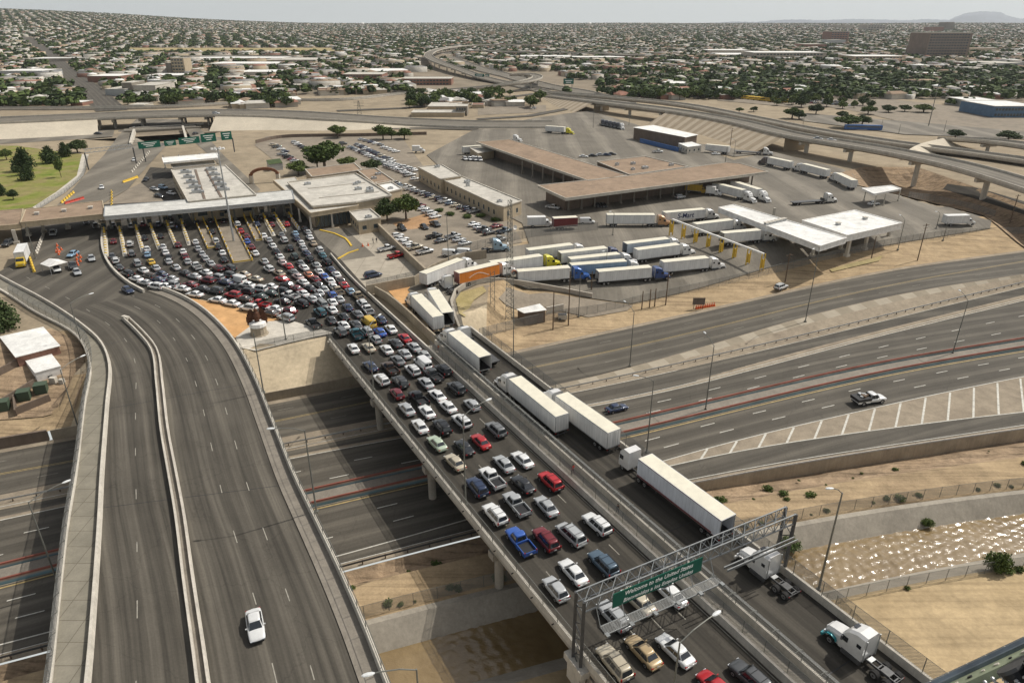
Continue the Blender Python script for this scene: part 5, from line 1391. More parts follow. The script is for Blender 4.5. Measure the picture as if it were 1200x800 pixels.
patch('truck_yard', [(500, 182), (556, 152), (630, 138), (690, 130), (745, 146), (860, 188), (905, 178), (1000, 205), (1060, 232), (1100, 243), (1160, 256), (1160, 268), (1060, 284), (980, 298), (900, 314), (800, 343), (740, 356), (694, 350), (650, 341), (600, 333), (560, 333), (540, 342), (534, 356), (545, 392), (522, 395), (500, 368), (478, 340), (496, 318), (560, 296), (620, 286), (612, 262), (560, 236)], M['asphalt_yard'], .036)
patch('yard_slab', [(404, 268), (440, 260), (503, 326), (478, 336), (436, 346), (396, 300)], M['conc_slab'], .04)
patch('waiting_road', [(372, 282), (356, 266), (404, 268), (440, 300), (400, 306), (384, 296)], M['asphalt_yard'], .05)
patch('painted_plaza', [(186, 338), (228, 350), (300, 365), (366, 384), (305, 392), (282, 402), (262, 384), (236, 361), (210, 346)], M['plaza'], .046)
patch('plaza_paving', [(300, 378), (340, 376), (370, 385), (392, 391), (300, 412), (281, 408), (276, 396)], M['conc_l'], .052)
patch('painted_verge', [(455, 341), (484, 334), (480, 350), (476, 364)], M['plaza'], .05)
patch('park_lawn', [(-80, 170), (20, 171), (41, 174), (96, 181), (90, 206), (66, 225), (38, 243), (0, 250), (-80, 262)], M['grass'], .04)
patch('park_path', [(96, 181), (104, 181), (98, 206), (76, 226), (44, 246), (38, 243), (66, 225), (90, 206)], M['conc_l'], .05)
patch('compound_slab', [(566, 335), (640, 343), (700, 352), (742, 358), (735, 364), (690, 372), (640, 360), (603, 362), (585, 350)], M['lot'], .02)
patch('planted_bed', [(460, 262), (500, 250), (515, 254), (508, 264), (490, 268), (470, 270)], M['orange_dirt'], .045)
patch('dry_verge', [(534, 352), (540, 343), (566, 336), (570, 342), (556, 352), (545, 372), (538, 368)], M['grass_dry'], .05)
patch('dry_verge', [(972, 316), (1000, 308), (1035, 300), (1030, 306), (1000, 313), (975, 319)], M['grass_dry'], .04)
patch('electric_yard', [(-60, 440), (0, 400), (60, 385), (96, 405), (98, 440), (88, 478), (0, 492), (-60, 500)], M['dirt'], .02)
patch('far_lot', [(1000, 130), (800, 100), (860, 96), (1210, 135), (1210, 160), (1120, 158)], M['lot'], .03)
patch('hollow_earth', HOL, M['dirt'], .03, world=True, step=4)
patch('hollow_road', [(1110, 216), (1150, 222), (1260, 262), (1240, 275), (1150, 236), (1105, 222)], M['asphalt_dark'], .05, step=4)
patch('orange_earth', [(800, 137), (860, 140), (960, 156), (1060, 172), (1110, 180), (1060, 178), (930, 158), (840, 146)][:5]+[(1000, 158), (930, 146), (850, 137)], M['orange_dirt'], .06)
patch('parking_area', [(860, 110), (1000, 112), (1040, 124), (930, 126), (840, 118)], M['lot'], .05)
patch('dark_lot', [(930, 132), (1100, 146), (1210, 156), (1210, 164), (1060, 158), (940, 142)], M['asphalt_yard'], .07)
# ---------------------------------------------------------------- buildings
def scale_poly(P, f):
    c = sum((Vector(p) for p in P), Vector((0, 0, 0)))/len(P)
    out = []
    for i, p in enumerate(P):
        d = Vector(p)-c; L = d.length; out.append(c+d*(1+f/L))
    return out
def bldg(name, px, h, label, wall='tan_wall', roof='roof_light', base=0.0, rim=.35, win=None, cat='building', group=None, z=None, hvac=0, over=0, pts=None, door=False, rimm='conc_l'):
    P = pts or [(at(a, b, h+base)) for a, b in px]
    root = empty(name, (P[0].x, P[0].y, base), label=label, cat=cat, group=group)
    def par(o): o.parent = root; o.matrix_parent_inverse = Matrix.Translation(-root.location); return o
    mb = MB(); mb.prism(P, base-.3, base+h-.02); par(mb.build('wall', M[wall]))
    Q = scale_poly(P, .12+over); mb = MB(); mb.prism(Q, base+h-.02, base+h+.1)
    n = len(Q)
    ar = sum(Q[i].x*Q[(i+1) % n].y-Q[(i+1) % n].x*Q[i].y for i in range(n))
    if rim:
        W_ = [Vector((q.x, q.y, base+h+.1)) for q in Q]
        for i in range(n):
            a, b = W_[i], W_[(i+1) % n]; d = (b-a).normalized()
            mb.beam(a+Vector((0, 0, rim/2)), b+Vector((0, 0, rim/2))-d*.02*(i+1), .35, rim, 1)
    rf = par(mb.build('roof', [M[roof], M[rimm]]))
    for i in range(hvac):
        # equipment spread over the roof
        for tries in range(40):
            x = rnd.uniform(min(q.x for q in Q), max(q.x for q in Q)); y = rnd.uniform(min(q.y for q in Q), max(q.y for q in Q))
            if inpoly(x, y, P) and pdist(x, y, P) > 2.2: break
        mb = MB(); s1, s2, s3 = rnd.uniform(1.2, 2.4), rnd.uniform(1, 2), rnd.uniform(.7, 1.3)
        mb.box((x, y, base+h+.1+s3/2), (s1, s2, s3), rz=R(30)); mb.lathe([(.0, s3+.12), (.35, s3+.12), (.35, s3)][::-1], (x, y, base+h+.1), 8, 1)
        o = mb.build('rooftop_unit', [M['steel'], M['black']]); o.parent = rf
    if win:
        sp, zb, ww, wh = win[:4]; faces = win[4] if len(win) > 4 else None; k = 0
        for i in range(n):
            a, b = P[i], P[(i+1) % n]
            d = Vector((b.x-a.x, b.y-a.y, 0)); L = d.length; d.normalize(); nr = Vector((d.y, -d.x, 0))*(1 if ar > 0 else -1)
            mid = (a+b)/2
            if nr.dot(Vector((-mid.x, -mid.y, 0))) < 0 or L < sp: continue
            if faces is not None and i not in faces: continue
            m = int(L/sp)
            for j in range(m):
                if k >= 90: break
                t = (j+.5)/m*L; c = Vector((a.x, a.y, 0))+d*t+nr*.03
                mb = MB()
                for z0 in (zb if hasattr(zb, '__len__') else (zb,)):
                    e = d*ww/2; zz = base+z0
                    mb.add([c-e+Vector((0, 0, zz)), c+e+Vector((0, 0, zz)), c+e+Vector((0, 0, zz+wh)), c-e+Vector((0, 0, zz+wh))], [(0, 1, 2, 3) if ar > 0 else (3, 2, 1, 0)])
                    mb.beam(c-e+Vector((0, 0, zz-.05))+nr*.03, c+e+Vector((0, 0, zz-.05))+nr*.03, .1, .1, 1)
                    par(mb.build('window', [M['glass_b'], M['conc_l']])); mb = MB(); k += 1
    return root, par
def slabroof(name, px, h, thick, label, roof='roof_white', fascia='white', cols=None, cat='canopy', colr=.25, base=0.0, units=0, colm='conc_l'):
    P = [at(a, b, h+base) for a, b in px]; root = empty(name, (P[0].x, P[0].y, base), label=label, cat=cat)
    def par(o): o.parent = root; o.matrix_parent_inverse = Matrix.Translation(-root.location); return o
    mb = MB(); mb.prism(P, base+h-thick, base+h, 1, 0)
    Q = P; n = len(P)
    mb.poly([(p.x, p.y, base+h-thick) for p in (P if sum(P[i].x*P[(i+1) % n].y-P[(i+1) % n].x*P[i].y for i in range(n)) < 0 else P)], 1)
    for i in range(n):
        a, b = P[i], P[(i+1) % n]; d = (b-a).normalized()
        mb.beam(a+Vector((0, 0, .09)), b+Vector((0, 0, .09))-d*.01*(i+1), .3, .2, 1)
    rf = par(mb.build('roof', [M[roof], M[fascia]]))
    for i in range(units):
        t = (i+.5)/units; c = P[0].lerp(P[1], t)*.5+P[-1].lerp(P[2], t)*.5
        m2 = MB(); m2.box((c.x, c.y, base+h+.35), (1.1, 1.1, .7), rz=R(20)); m2.box((c.x, c.y, base+h+.75), (1.4, 1.4, .1), 1, rz=R(20)); o = m2.build('roof_vent', [M['steel'], M['conc_l']]); o.parent = rf
    for (a, b) in (cols or []):
        q = at(a, b, base+.1); m2 = MB(); m2.box((q.x, q.y, base+(h-thick)/2), (colr*2, colr*2, h-thick), rz=R(25)); m2.box((q.x, q.y, base+.4), (colr*3.4, colr*3.4, .8), rz=R(25)); par(m2.build('column', M[colm]))
    return root, par
def onplane(p, z=0): return at(p[0], p[1], z)
# canopies
slabroof('canopy', [(30, 246), (120, 235.5), (123, 251), (24, 261)], 6.2, 1.5, 'brown roofed flat canopy over the outbound lanes', roof='roof_brown', fascia='tan_wall', cols=[(34, 276), (52, 272), (80, 268), (118, 264)], colr=.45, units=3)
slabroof('canopy', [(-60, 252), (27, 245), (24, 263), (-60, 270)], 5.6, 1.3, 'lower brown canopy beside the parked grey suv', roof='roof_brown', fascia='tan_wall', cols=[(20, 285), (-10, 290)], colr=.45)
cr, cp = slabroof('booth_canopy', [(123, 242), (240, 232.5), (342, 223), (345, 234), (240, 244), (122, 254)], 6.8, 1.1, 'long pale canopy over the row of inspection booths', roof='roof_canopy', fascia='steel', cols=[(x, 268-(x-130)*.072) for x in (131, 152, 170, 189, 209, 228, 250, 276, 298, 316, 334)], colr=.3, colm='lamp_grey')
for i, x in enumerate((249, 262, 272, 284, 294, 304, 316, 328)):
    p = at(x, 244.4-(x-240)*.092, 6.2)+Vector((.3, -.9, -.15)); mb = MB(); mb.box((p.x, p.y, p.z), (2.6, .3, .9), rz=R(25)); mb.box((p.x+.07, p.y-.16, p.z), (2.2, .03, .5), 1, rz=R(25))
    cp(mb.build('lane_sign', [mat('lane_sign_purple', (.06, .03, .22), .4) if i == 0 else bpy.data.materials['lane_sign_purple'], M['sign_txt']]))
ISL = [((123, 272), (125, 303), 1.2), ((141, 271), (147, 301), 1.2), ((160, 269), (168, 296), 1.2), ((177, 267), (187, 293), 1.1), ((196, 264), (207, 290), 1.1), ((213, 262), (222, 288), 1.1), ((234, 260), (249, 292), 3.0), ((262, 259), (285, 308), 5.6), ((290, 255), (304, 283), 2.6), ((309, 255), (321, 277), 1.2), ((322, 254), (334, 272), 1.2), ((339, 254), (351, 270), 1.0)]
for i, (a, b, w) in enumerate(ISL):
    A_, B_ = at(*a), at(*b); d = (B_-A_); L = d.length; d.normalize(); n = Vector((d.y, -d.x, 0))
    root = empty('traffic_island', A_, label=f"{('narrow', 'wide')[w > 2]} lane island with yellow posts, {ORD[min(i, 7)] if i < 8 else ['ninth', 'tenth', 'eleventh', 'twelfth'][i-8]} from the outbound canopy", cat='traffic island', group='lane islands before the booths')
    def pr(o): o.parent = root; o.matrix_parent_inverse = Matrix.Translation(-root.location); return o
    mb = MB(); c = [A_-n*w/2, A_+n*w/2, B_+n*w/2, B_-n*w/2]; mb.prism([(p.x, p.y) for p in c], .03, .2, 0); pr(mb.build('kerb', M['lot'] if w > 2 else M['conc_l']))
    k = 0; s_ = .5; 
    yb = MB(); yy = MB()
    for sd in ((-1, 1) if w > 2 else (0,)):
        q = n*sd*(w/2-.25)
        yb.beam(A_+q+Vector((0, 0, .55)), B_+q+Vector((0, 0, .55)), .12, .35)
        if w > 2 and sd == 1: yb.beam(B_-q+Vector((0, 0, .55)), B_+q+Vector((0, 0, .55)), .12, .35)
    if w > 2: pr(yb.build('guard_rail', M['yellow']))
    while s_ < L and k < 24:
        for sd in ((-1, 1) if w > 2 else (0,)):
            p = A_+d*s_+n*sd*(w/2-.25); bb = MB(); hh = 1.15 if s_ > 5 else 1.9
            bb.bar((p.x, p.y, .15), (p.x, p.y, hh), .17 if w > 2 or s_ < 5 else .34, 0 if (k % 2 or s_ < 6) else 1, 8); pr(bb.build('bollard', [M['yellow'], M['white']]))
        k += 1; s_ += 2.6 if w > 2 else 1.5
    # booth under the canopy
    p = A_-d*3.2; bo = empty('inspection_booth', (p.x, p.y, .05), math.atan2(-d.x, d.y), f"glazed inspection booth under the canopy, {ORD[min(i, 7)] if i < 8 else ['ninth', 'tenth', 'eleventh', 'twelfth'][i-8]} from the outbound canopy", 'booth', 'inspection booths')
    mb = MB(); mb.box((0, 0, .55), (1.5, 2.6, 1.1)); mb.box((0, 0, 2.65), (1.8, 3.0, .25))
    for sx in (-1, 1):
        for sy in (-1, 1): mb.box((sx*.7, sy*1.25, 1.8), (.1, .1, 1.5))
    mb.build('wall', M['tan_wall'], bo); mb = MB(); mb.box((0, 0, 1.8), (1.36, 2.44, 1.4)); mb.build('window', M['glass_b'], bo)
# halls
bldg('inspection_hall', [(201, 200), (264, 194.5), (300, 229), (221, 237)], 7.0, 'large flat roofed inspection hall with rows of roof units', hvac=0, win=(6, 2.0, 3, 2))
hall = bpy.data.objects['inspection_hall']; hr = [c for c in hall.children if c.name.startswith('roof')][0]
for k in range(5):
    for bx in ((217, 203), (247, 200)):
        p = at(bx[0]+k*3.4, bx[1]+k*5.8, 7.0); mb = MB(); mb.box((p.x, p.y, 7.7), (3.2, 2.2, 1.1), rz=R(25)); mb.box((p.x+2, p.y, 7.5), (1.3, 1.5, .8), rz=R(25)); mb.bar((p.x, p.y, 8.2), (p.x, p.y, 8.5), .6, 1, 10)
        o = mb.build('rooftop_unit', [M['steel'], M['steel_d']]); o.parent = hr
for a, b in (((229, 199), (240, 234)), ((241, 198), (260, 232))):
    mb = MB(); mb.beam(at(*a, 7.2), at(*b, 7.2), .8, .2); o = mb.build('roof_walkway', M['brown_wall']); o.parent = hr
slabroof('canopy', [(190, 185), (254, 179.5), (257, 185), (192, 191)], 6.5, .6, 'long white canopy roof behind the inspection hall', cols=[(194, 197), (212, 196), (236, 194), (255, 192)])
bldg('service_building', [(201, 193.5), (250, 189), (252, 193), (203, 198)], 4, 'low white annexe between the rear canopy and the hall', wall='conc_l', roof='roof_white')
bldg('waiting_room_building', [(338, 215), (417, 204.6), (458, 230), (416, 238), (367, 243)], 6.6, 'broad flat roofed customs building beside the car queue', hvac=6, over=.2, rim=.5)
for o in bpy.data.objects['waiting_room_building'].children:
    if o.name.startswith('roof'):
        for a, b in (((361, 221), (428, 214)), ((374, 232), (444, 225))):
            mb = MB(); mb.beam(at(*a, 6.75), at(*b, 6.75), .5, .25); q = mb.build('roof_seam', M['conc']); q.parent = o
slabroof('entrance_roof', [(320, 211), (346, 207.5), (372, 240), (417, 236), (420, 241), (364, 250)], 6.0, 1.3, 'tan edged roof wing over the glazed entrance', roof='roof_light', fascia='tan_wall', cols=[(342, 252), (352, 260), (365, 270), (390, 266)], colr=.25)
mb = MB(); a, b, c = at(372, 268, 0), at(416, 262, 0), at(341, 240, 0)
for k in range(10):
    p, q = a.lerp(b, k/10), a.lerp(b, (k+.88)/10); mb.add([(p.x, p.y, .4), (q.x, q.y, .4), (q.x, q.y, 4.4), (p.x, p.y, 4.4)], [(0, 1, 2, 3)])
o = mb.build('glass_front', M['glass_b']); o.parent = bpy.data.objects['entrance_roof']; o.matrix_parent_inverse = Matrix.Translation(-o.parent.location)
bldg('guard_house', [(410, 249), (434, 246), (446, 256), (420, 260)], 4.2, 'small tan guard house at the end of the customs building', rim=.4, win=(3.2, 1.4, 1.4, 1.3), hvac=1)
bldg('annexe_building', [(358, 199), (415, 192), (424, 200), (366, 208)], 4.5, 'low brown roofed annexe under the big tree', roof='roof_brown', rim=.3)
bldg('annexe_building', [(419, 200.5), (440, 198), (462, 213), (440, 217)], 4.5, 'stepped tan annexe behind the customs building', roof='roof_brown', rim=.4, hvac=2, win=(3, 1.5, 1.2, 1.2))
bldg('annexe_building', [(440, 215), (456, 212.5), (471, 222), (455, 226)], 4.2, 'small white roofed annexe beside the office drive', roof='roof_white', rim=.4, hvac=1)
bldg('shade_roof', [(312, 188), (328, 186), (331, 191), (315, 193)], 3, 'small green shade roof in the employee lot', roof='leaf_dark', wall='steel', rim=0)
# arch monument
p = at(311, 214, 0); mb = MB()
for k in range(12):
    t0, t1 = math.pi*k/12, math.pi*(k+1)/12
    mb.beam((p.x-5*math.cos(t0), p.y-2*math.cos(t0), 3.2+2.6*math.sin(t0)), (p.x-5*math.cos(t1), p.y-2*math.cos(t1), 3.2+2.6*math.sin(t1)), 1.3, 1.1)
for sx in (-1, 1): mb.box((p.x+sx*5, p.y+sx*2, 1.6), (1.4, 1.4, 3.3), 1)
mb.build('entrance_arch', [M['rust'], M['conc_l']], label='dark red curved entrance arch beside the customs building', cat='arch')
bldg('office_building', [(490, 196.5), (518, 194), (540, 207), (516, 210.5)], 5.6, 'taller north block of the long tan office building', hvac=1, win=(4, 1.4, 1.2, 1.6))
bldg('office_building', [(517, 210.5), (541, 207.5), (611, 236), (590, 243), (582, 241)], 4.8, 'long tan office building with a row of small windows', hvac=3, win=(4, 1.4, 1.1, 1.6))
# dock warehouse
WH = 'roof_brown'
slabroof('dock_roof', [(558, 166.5), (597, 163.5), (735, 206), (690, 212)], 6.5, .8, 'long brown dock roof arm running towards the far lot', roof='roof_brown', fascia='conc_l', cols=[(612+12*k, 204+4.3*k) for k in range(6)], colr=.22, colm='conc_d')
slabroof('dock_roof', [(630, 217.5), (735, 206.5), (852, 190.5), (868, 192), (900, 201.5), (663, 232.5)], 6.5, .9, 'wide brown dock roof along the truck yard', roof='roof_brown', fascia='conc_l', cols=[(666+15.3*k, 247-2.05*k) for k in range(15)], colr=.22, colm='conc_d')
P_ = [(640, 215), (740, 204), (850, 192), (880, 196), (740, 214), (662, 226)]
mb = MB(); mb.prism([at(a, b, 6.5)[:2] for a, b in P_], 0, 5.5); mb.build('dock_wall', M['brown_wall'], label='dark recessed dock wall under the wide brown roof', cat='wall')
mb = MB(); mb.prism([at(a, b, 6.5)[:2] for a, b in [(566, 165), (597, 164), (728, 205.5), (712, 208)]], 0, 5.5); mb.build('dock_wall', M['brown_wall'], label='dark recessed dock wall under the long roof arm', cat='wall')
bldg('dock_court_roof', [(700, 190), (756, 184), (806, 196), (738, 205.5)], 6.0, 'lower brown roof with air units inside the dock roofs', roof='roof_brown', hvac=5, rim=.3, wall='brown_wall')
slabroof('truck_canopy', [(842, 243.5), (860, 240), (992, 279), (961, 288.5)], 7.2, 1.6, 'long white canopy over the truck inspection lanes', units=6, base=-2.2, cols=[(872, 270), (898, 280), (925, 290), (905, 262), (952, 300), (985, 293)], colr=.35)
for k in range(5):
    a = G(878+21*k, 268+6.2*k); mb = MB(); mb.box((0, 0, 1.3), (1.8, 3, 2.4)); mb.box((0, 0, 2.65), (2.2, 3.4, .2), 1); o = mb.build('truck_booth', [M['tan_wall'], M['conc_l']], label=f"small booth under the truck canopy, {ORD[k]} from the packed trailers", cat='booth', group='truck booths'); o.location = (a.x, a.y, a.z); o.rotation_euler = (0, 0, R(30))
slabroof('truck_canopy', [(940, 258.5), (1002, 246.5), (1057, 261.5), (993, 276)], 7.4, 1.9, 'square white canopy at the end of the truck lanes', roof='roof_white', units=2, base=-2.2, cols=[(958, 287), (1013, 292), (1040, 281), (992, 300)], colr=.4)
slabroof('shed_roof', [(1010, 221), (1045, 217.5), (1056, 221.5), (1024, 227.5)], 5, .5, 'small open white roofed shed by the far fence', cols=[(1012, 236), (1024, 243), (1035, 241), (1052, 236)], colr=.15)
bldg('metal_building', [(743, 149.6), (766, 147), (817, 158), (803, 161)], 6.5, 'brown metal building with white roof and blue sheeting', wall='brown_wall', roof='roof_white', rim=0, over=.6)
p, q = at(750, 165, 1), at(795, 176, 1); mb = MB(); mb.beam(p, q, .3, 2.6); mb.build('blue_fence', M['blue'], label='blue sheeted fence before the brown metal building', cat='fence')
bldg('site_office', [(795, 168), (811, 166.5), (822, 170.5), (806, 172.5)], 3.6, 'small white site office beside the blue fence', wall='conc_l', roof='roof_white', rim=0, win=(3, 1.2, 1, 1))
bldg('guard_hut', [(551, 174), (569, 172), (579, 177), (560, 180)], 3.5, 'tan hut at the far side of the dock roof arm', wall='tan_wall', roof='roof_light', rim=.2)
# yellow gantries with white beam
ga, gb = G(786, 276), G(892, 318)
root = empty('portal_gantry', ga, label='white beam on paired yellow posts across the truck lanes', cat='gantry')
def pr(o, root=root): o.parent = root; o.matrix_parent_inverse = Matrix.Translation(-root.location); return o
mb = MB(); mb.beam(ga+Vector((0, 0, 5.2)), gb+Vector((0, 0, 5.2)), .5, .5); pr(mb.build('beam', M['white']))
for k in range(8):
    c = ga.lerp(gb, k/7); 
    for dx in (-.7, .7): mb = MB(); mb.box((c.x+dx*.85, c.y+dx*.5, c.z+2.6), (.24, .24, 5.2), rz=R(30)); pr(mb.build('post', M['yellow']))
    mb = MB(); mb.box((c.x, c.y-.1, c.z+2.4), (.5, .4, 2.6), rz=R(30)); pr(mb.build('scanner_panel', M['yellow']))
# electrical yard
bldg('pump_house', [(1, 395), (50, 384), (69, 405), (19, 418)], 4.2, 'brick red pump house with flat white roof', wall='brick', roof='roof_white', base=-4, rim=0, over=.3)
bldg('pump_house', [(26, 418), (58, 412), (71, 429), (41, 437)], 3.4, 'white pump house with vents beside the brick one', wall='white', roof='roof_white', base=-4.6, rim=0, win=(3, 1.4, .8, .7))
for i, (px_, py_) in enumerate(((28, 462), (48, 454), (3, 474))):
    c = G(px_, py_, 1); mb = MB(); mb.box((0, 0, .9), (2.0, 1.8, 1.8)); mb.box((0, 0, 1.85), (2.2, 2.0, .12)); 
    for k in range(4): mb.box((-1.1, -.6+k*.4, .9), (.25, .08, 1.3))
    o = mb.build('transformer', mat('transformer_green', (.06, .085, .055), .6) if i == 0 else bpy.data.materials['transformer_green'], label=('green transformer box in the middle of the yard', 'green transformer box nearest the white pump house', 'green transformer box at the outer yard wall')[i], cat='transformer'); o.location = (c.x, c.y, c.z-1); o.rotation_euler = (0, 0, R(22))
for i, (a, b) in enumerate((((0, 440), (30, 425)), ((0, 478), (42, 452)), ((20, 488), (18, 470)), ((60, 470), (20, 486)))):
    mb = MB(); A_, B_ = G(*a), G(*b); mb.beam(A_+Vector((0, 0, .7)), B_+Vector((0, 0, .7)), .25, 1.7); mb.build('yard_wall', M['brown_wall'], label=('dark yard wall behind the transformers', 'sloping yard wall between the transformers', 'short yard wall by the road', 'low planter wall above the road')[i], cat='wall')
c = G(62, 444, 1); mb = MB(); mb.box((0, 0, .7), (1.2, .9, 1.4)); mb.box((1.6, 0, .5), (.9, .8, 1.0)); o = mb.build('meter_cabinet', M['conc_l'], label='grey meter cabinet at the foot of the white pump house', cat='cabinet'); o.location = (c.x, c.y, c.z-1)
# walls of the yards
def yw(name, pts, w, h, m_, label, cat='wall'):
    P = resample([G(*p) for p in pts], 4); mb = MB(); wall(mb, P, w, h); return mb.build(name, M[m_], label=label, cat=cat)
yw('yard_wall', [(441, 268), (470, 297), (505, 331)], .6, 2.6, 'wall_c', 'long brown wall between the yard and the car park')
yw('yard_wall', [(430, 346), (455, 341), (486, 335), (505, 322), (545, 306), (570, 303)], .3, 2.6, 'wall_c', 'pale wall running from the bridge head to the truck ramp')
yw('ramp_wall', [(540, 392), (533, 374), (529, 357), (534, 344), (546, 336), (568, 331), (600, 332.5), (650, 340.5), (694, 349)], .5, 1.3, 'conc', 'curved concrete wall around the truck ramp')
yw('car_park_wall', [(300, 168), (330, 162), (420, 160), (500, 158)], .3, 1.8, 'brown_wall', 'brown wall along the far edge of the employee lot')
yw('median_wall', [(121, 262), (121, 294), (132, 316), (154, 335), (169, 343)], .5, .9, 'conc_l', 'curved wall between the booth lanes and the outbound road', 'barrier')
bp = [B(48.8, S0-18), B(48.8, S0-30), at(398, 312), at(388, 300)]
mb = MB(); wall(mb, resample(bp, 3), .5, .9, top=.6); mb.build('queue_barrier', M['conc_l'], label='low barrier curving from the bridge towards the booths', cat='barrier')
mb = MB(); wall(mb, resample([B(51.4, -121), B(51.4, -150), at(440, 345)], 3), .4, 2.2); mb.build('footway_wall', M['wall_c'], label='wall beside the footway leading to the yard', cat='wall')
fence('chain_link_fence', resample([G(*p) for p in ((525, 300), (560, 292), (612, 280), (700, 270))], 6), 2.6, 'chain link fence between the car park and the packed trucks')
fence('chain_link_fence', resample([G(*p) for p in ((430, 343), (455, 338), (487, 330))], 6), 3, 'chain link fence closing the front of the yard')
fence('chain_link_fence', resample([G(*p) for p in ((562, 396), (603, 385), (650, 374), (700, 367), (760, 353), (830, 338), (900, 322), (975, 303), (1060, 285), (1110, 278), (1200, 274))], 6), 2.4, 'long chain link fence above the frontage road')
fence('chain_link_fence', resample([G(*p) for p in ((1064, 232), (1100, 237), (1140, 246), (1165, 254))], 6), 2.4, 'chain link fence along the edge of the hollow')
fence('plaza_railing', [at(300, 411, 0)+Vector((0, 0, .05)), at(345, 402, 0)+Vector((0, 0, .05)), at(391, 393, 0)+Vector((0, 0, .05))], 2.0, 'railing on top of the slope paving between the bridges', mid=True, post=3.4)
fence('chain_link_fence', [Vector((p.x, p.y, -7.95)) for p in lnpts('CT', -40, 150, -8, .5)], 2.0, 'chain link fence on the channel edge beyond the water', post=3.3)
fence('chain_link_fence', [Vector((p.x, p.y, -7.98)) for p in lnpts('CS', 35, 150, -8, -.4)], 2.0, 'chain link fence on the sandy bank of the channel', post=4)
fence('chain_link_fence', [at(x, y, -7.9) for x, y in ((978, 712), (1010, 745), (1060, 790), (1100, 830))], 2.2, 'chain link fence climbing the sand beside the truck bridge')
fence('park_fence', resample([G(*p) for p in ((44, 246), (76, 226), (98, 206), (103, 186))], 6), 1.8, 'wire fence along the park path')
# small hut in the lower compound
hz0 = G(622, 376).z; bldg('hut', [(606.7, 362.5), (631.7, 356.7), (639, 363.3), (615, 366.7)], 2.9, 'brown hut with white roof below the ramp wall', wall='brown_wall', roof='roof_white', rim=0, over=.25, base=hz0)
mb = MB(); a = G(640, 368); b = G(660, 364); mb.beam(a+Vector((0, 0, .9)), b+Vector((0, 0, .9)), .3, 1.9); mb.build('low_wall', M['conc_l'], label='pale wall beside the brown hut', cat='wall')
c = G(659, 374); mb = MB(); mb.box((0, 0, .8), (2.2, 1.6, 1.2)); mb.box((0, -.1, 1.5), (2.0, 1.2, .1), 1); mb.bar((-1.2, 0, .4), (-2.4, 0, .4), .07, 1); mb.bar((-.7, -.9, .35), (-.7, .9, .35), .34, 1, 12)
o = mb.build('generator', [M['conc_l'], M['steel_d']], label='small towed generator between the utility poles', cat='generator'); o.location = c
# eagle monument
c = at(304, 392, .05); root = empty('eagle_monument', c, R(20), 'bronze eagle monument with spread wings on a stone pedestal', 'monument')
mb = MB(); mb.lathe([(2.0, 0), (2.0, .3), (1.7, .35), (1.6, 2.0), (1.75, 2.1)], n=14); mb.build('pedestal', M['wall_c'], root)
mb = MB(); mb.lathe([(1.75, 2.1), (1.7, 2.9), (1.2, 3.1), (0, 3.1)], n=14); mb.build('plinth', M['white'], root)
mb = MB(); mb.lathe([(.2, 3.1), (.7, 3.6), (.85, 4.3), (.6, 5.1), (.35, 5.5), (.42, 5.8), (.2, 6.1), (0, 6.15)], n=10); mb.box((0, -.55, 5.75), (.14, .5, .16))
for sx in (-1, 1):
    for k in range(6):
        t = k/5; mb.add([(sx*.5, .1, 4.9), (sx*(1.0+1.1*t), .25, 6.2-1.6*t*t-.3*t), (sx*(1.2+1.0*t), .45, 5.2-2.2*t), (sx*.6, .3, 4.0)], [(0, 1, 2, 3), (3, 2, 1, 0)])
        mb.box((sx*(.8+.22*k), .3, 4.6-.28*k), (.26, .18, 2.4-.15*k), rz=sx*.2)
for sx in (-1, 1): mb.bar((sx*.35, -.1, 3.0), (sx*.35, -.1, 3.7), .14)
mb.build('eagle', mat('bronze_brown', (.10, .045, .025), .6, .4, var=.3, scale=2), root)
mb = MB()
# tent
c = at(66, 318, .05); root = empty('tent', c, R(-32), 'small white peaked tent over a parked vehicle', 'tent')
mb = MB(); mb.add([(-2.4, -2.4, 2.4), (2.4, -2.4, 2.4), (2.4, 2.4, 2.4), (-2.4, 2.4, 2.4), (-2, 0, 3.3), (2, 0, 3.3)], [(0, 1, 5, 4), (2, 3, 4, 5), (1, 2, 5), (3, 0, 4)]); mb.build('tent_roof', M['white'], root)
for sx in (-1, 1):
    for sy in (-1, 1): q = MB(); q.bar((sx*2.3, sy*2.3, 0), (sx*2.3, sy*2.3, 2.4), .06); q.build('post', M['steel'], root)
# cones / barrels / barriers
def cone(px, py, col, i, lab, grp, h=1.0, kind='traffic_cone'):
    q = G(px, py); mb = MB(); mb.box((0, 0, .04), (.6, .6, .08)); mb.lathe([(.3, .08), (.24, .45), (.16, .75), (.06, h), (0, h)], n=9); mb.lathe([(.2, .55), (.18, .72)], n=9, m=1)
    o = mb.build(kind, [M[col], M['white']], label=lab, cat='traffic cone', group=grp); o.location = q; return o
for i in range(7): cone(67+rnd.uniform(-1, 1)*2+i*.6, 296+rnd.uniform(-8, 4), 'orange', i, f'orange traffic cone behind the tent, {ORD[i]} from the west', 'cones on the outbound lanes')
for i in range(6): cone(92+rnd.uniform(-2, 3), 300+i*2.2, 'orange', i, f'orange cone beside the pickup near the tent, {ORD[i]} from the canopy', 'cones on the outbound road')
ORD2 = ORD+['ninth', 'tenth', 'eleventh', 'twelfth']
for i in range(9): cone(816+i*2.6, 361.5-i*.4, 'orange', i, f'orange and white cone {ORD2[i]} from the brown sign board', 'cones by the frontage road')
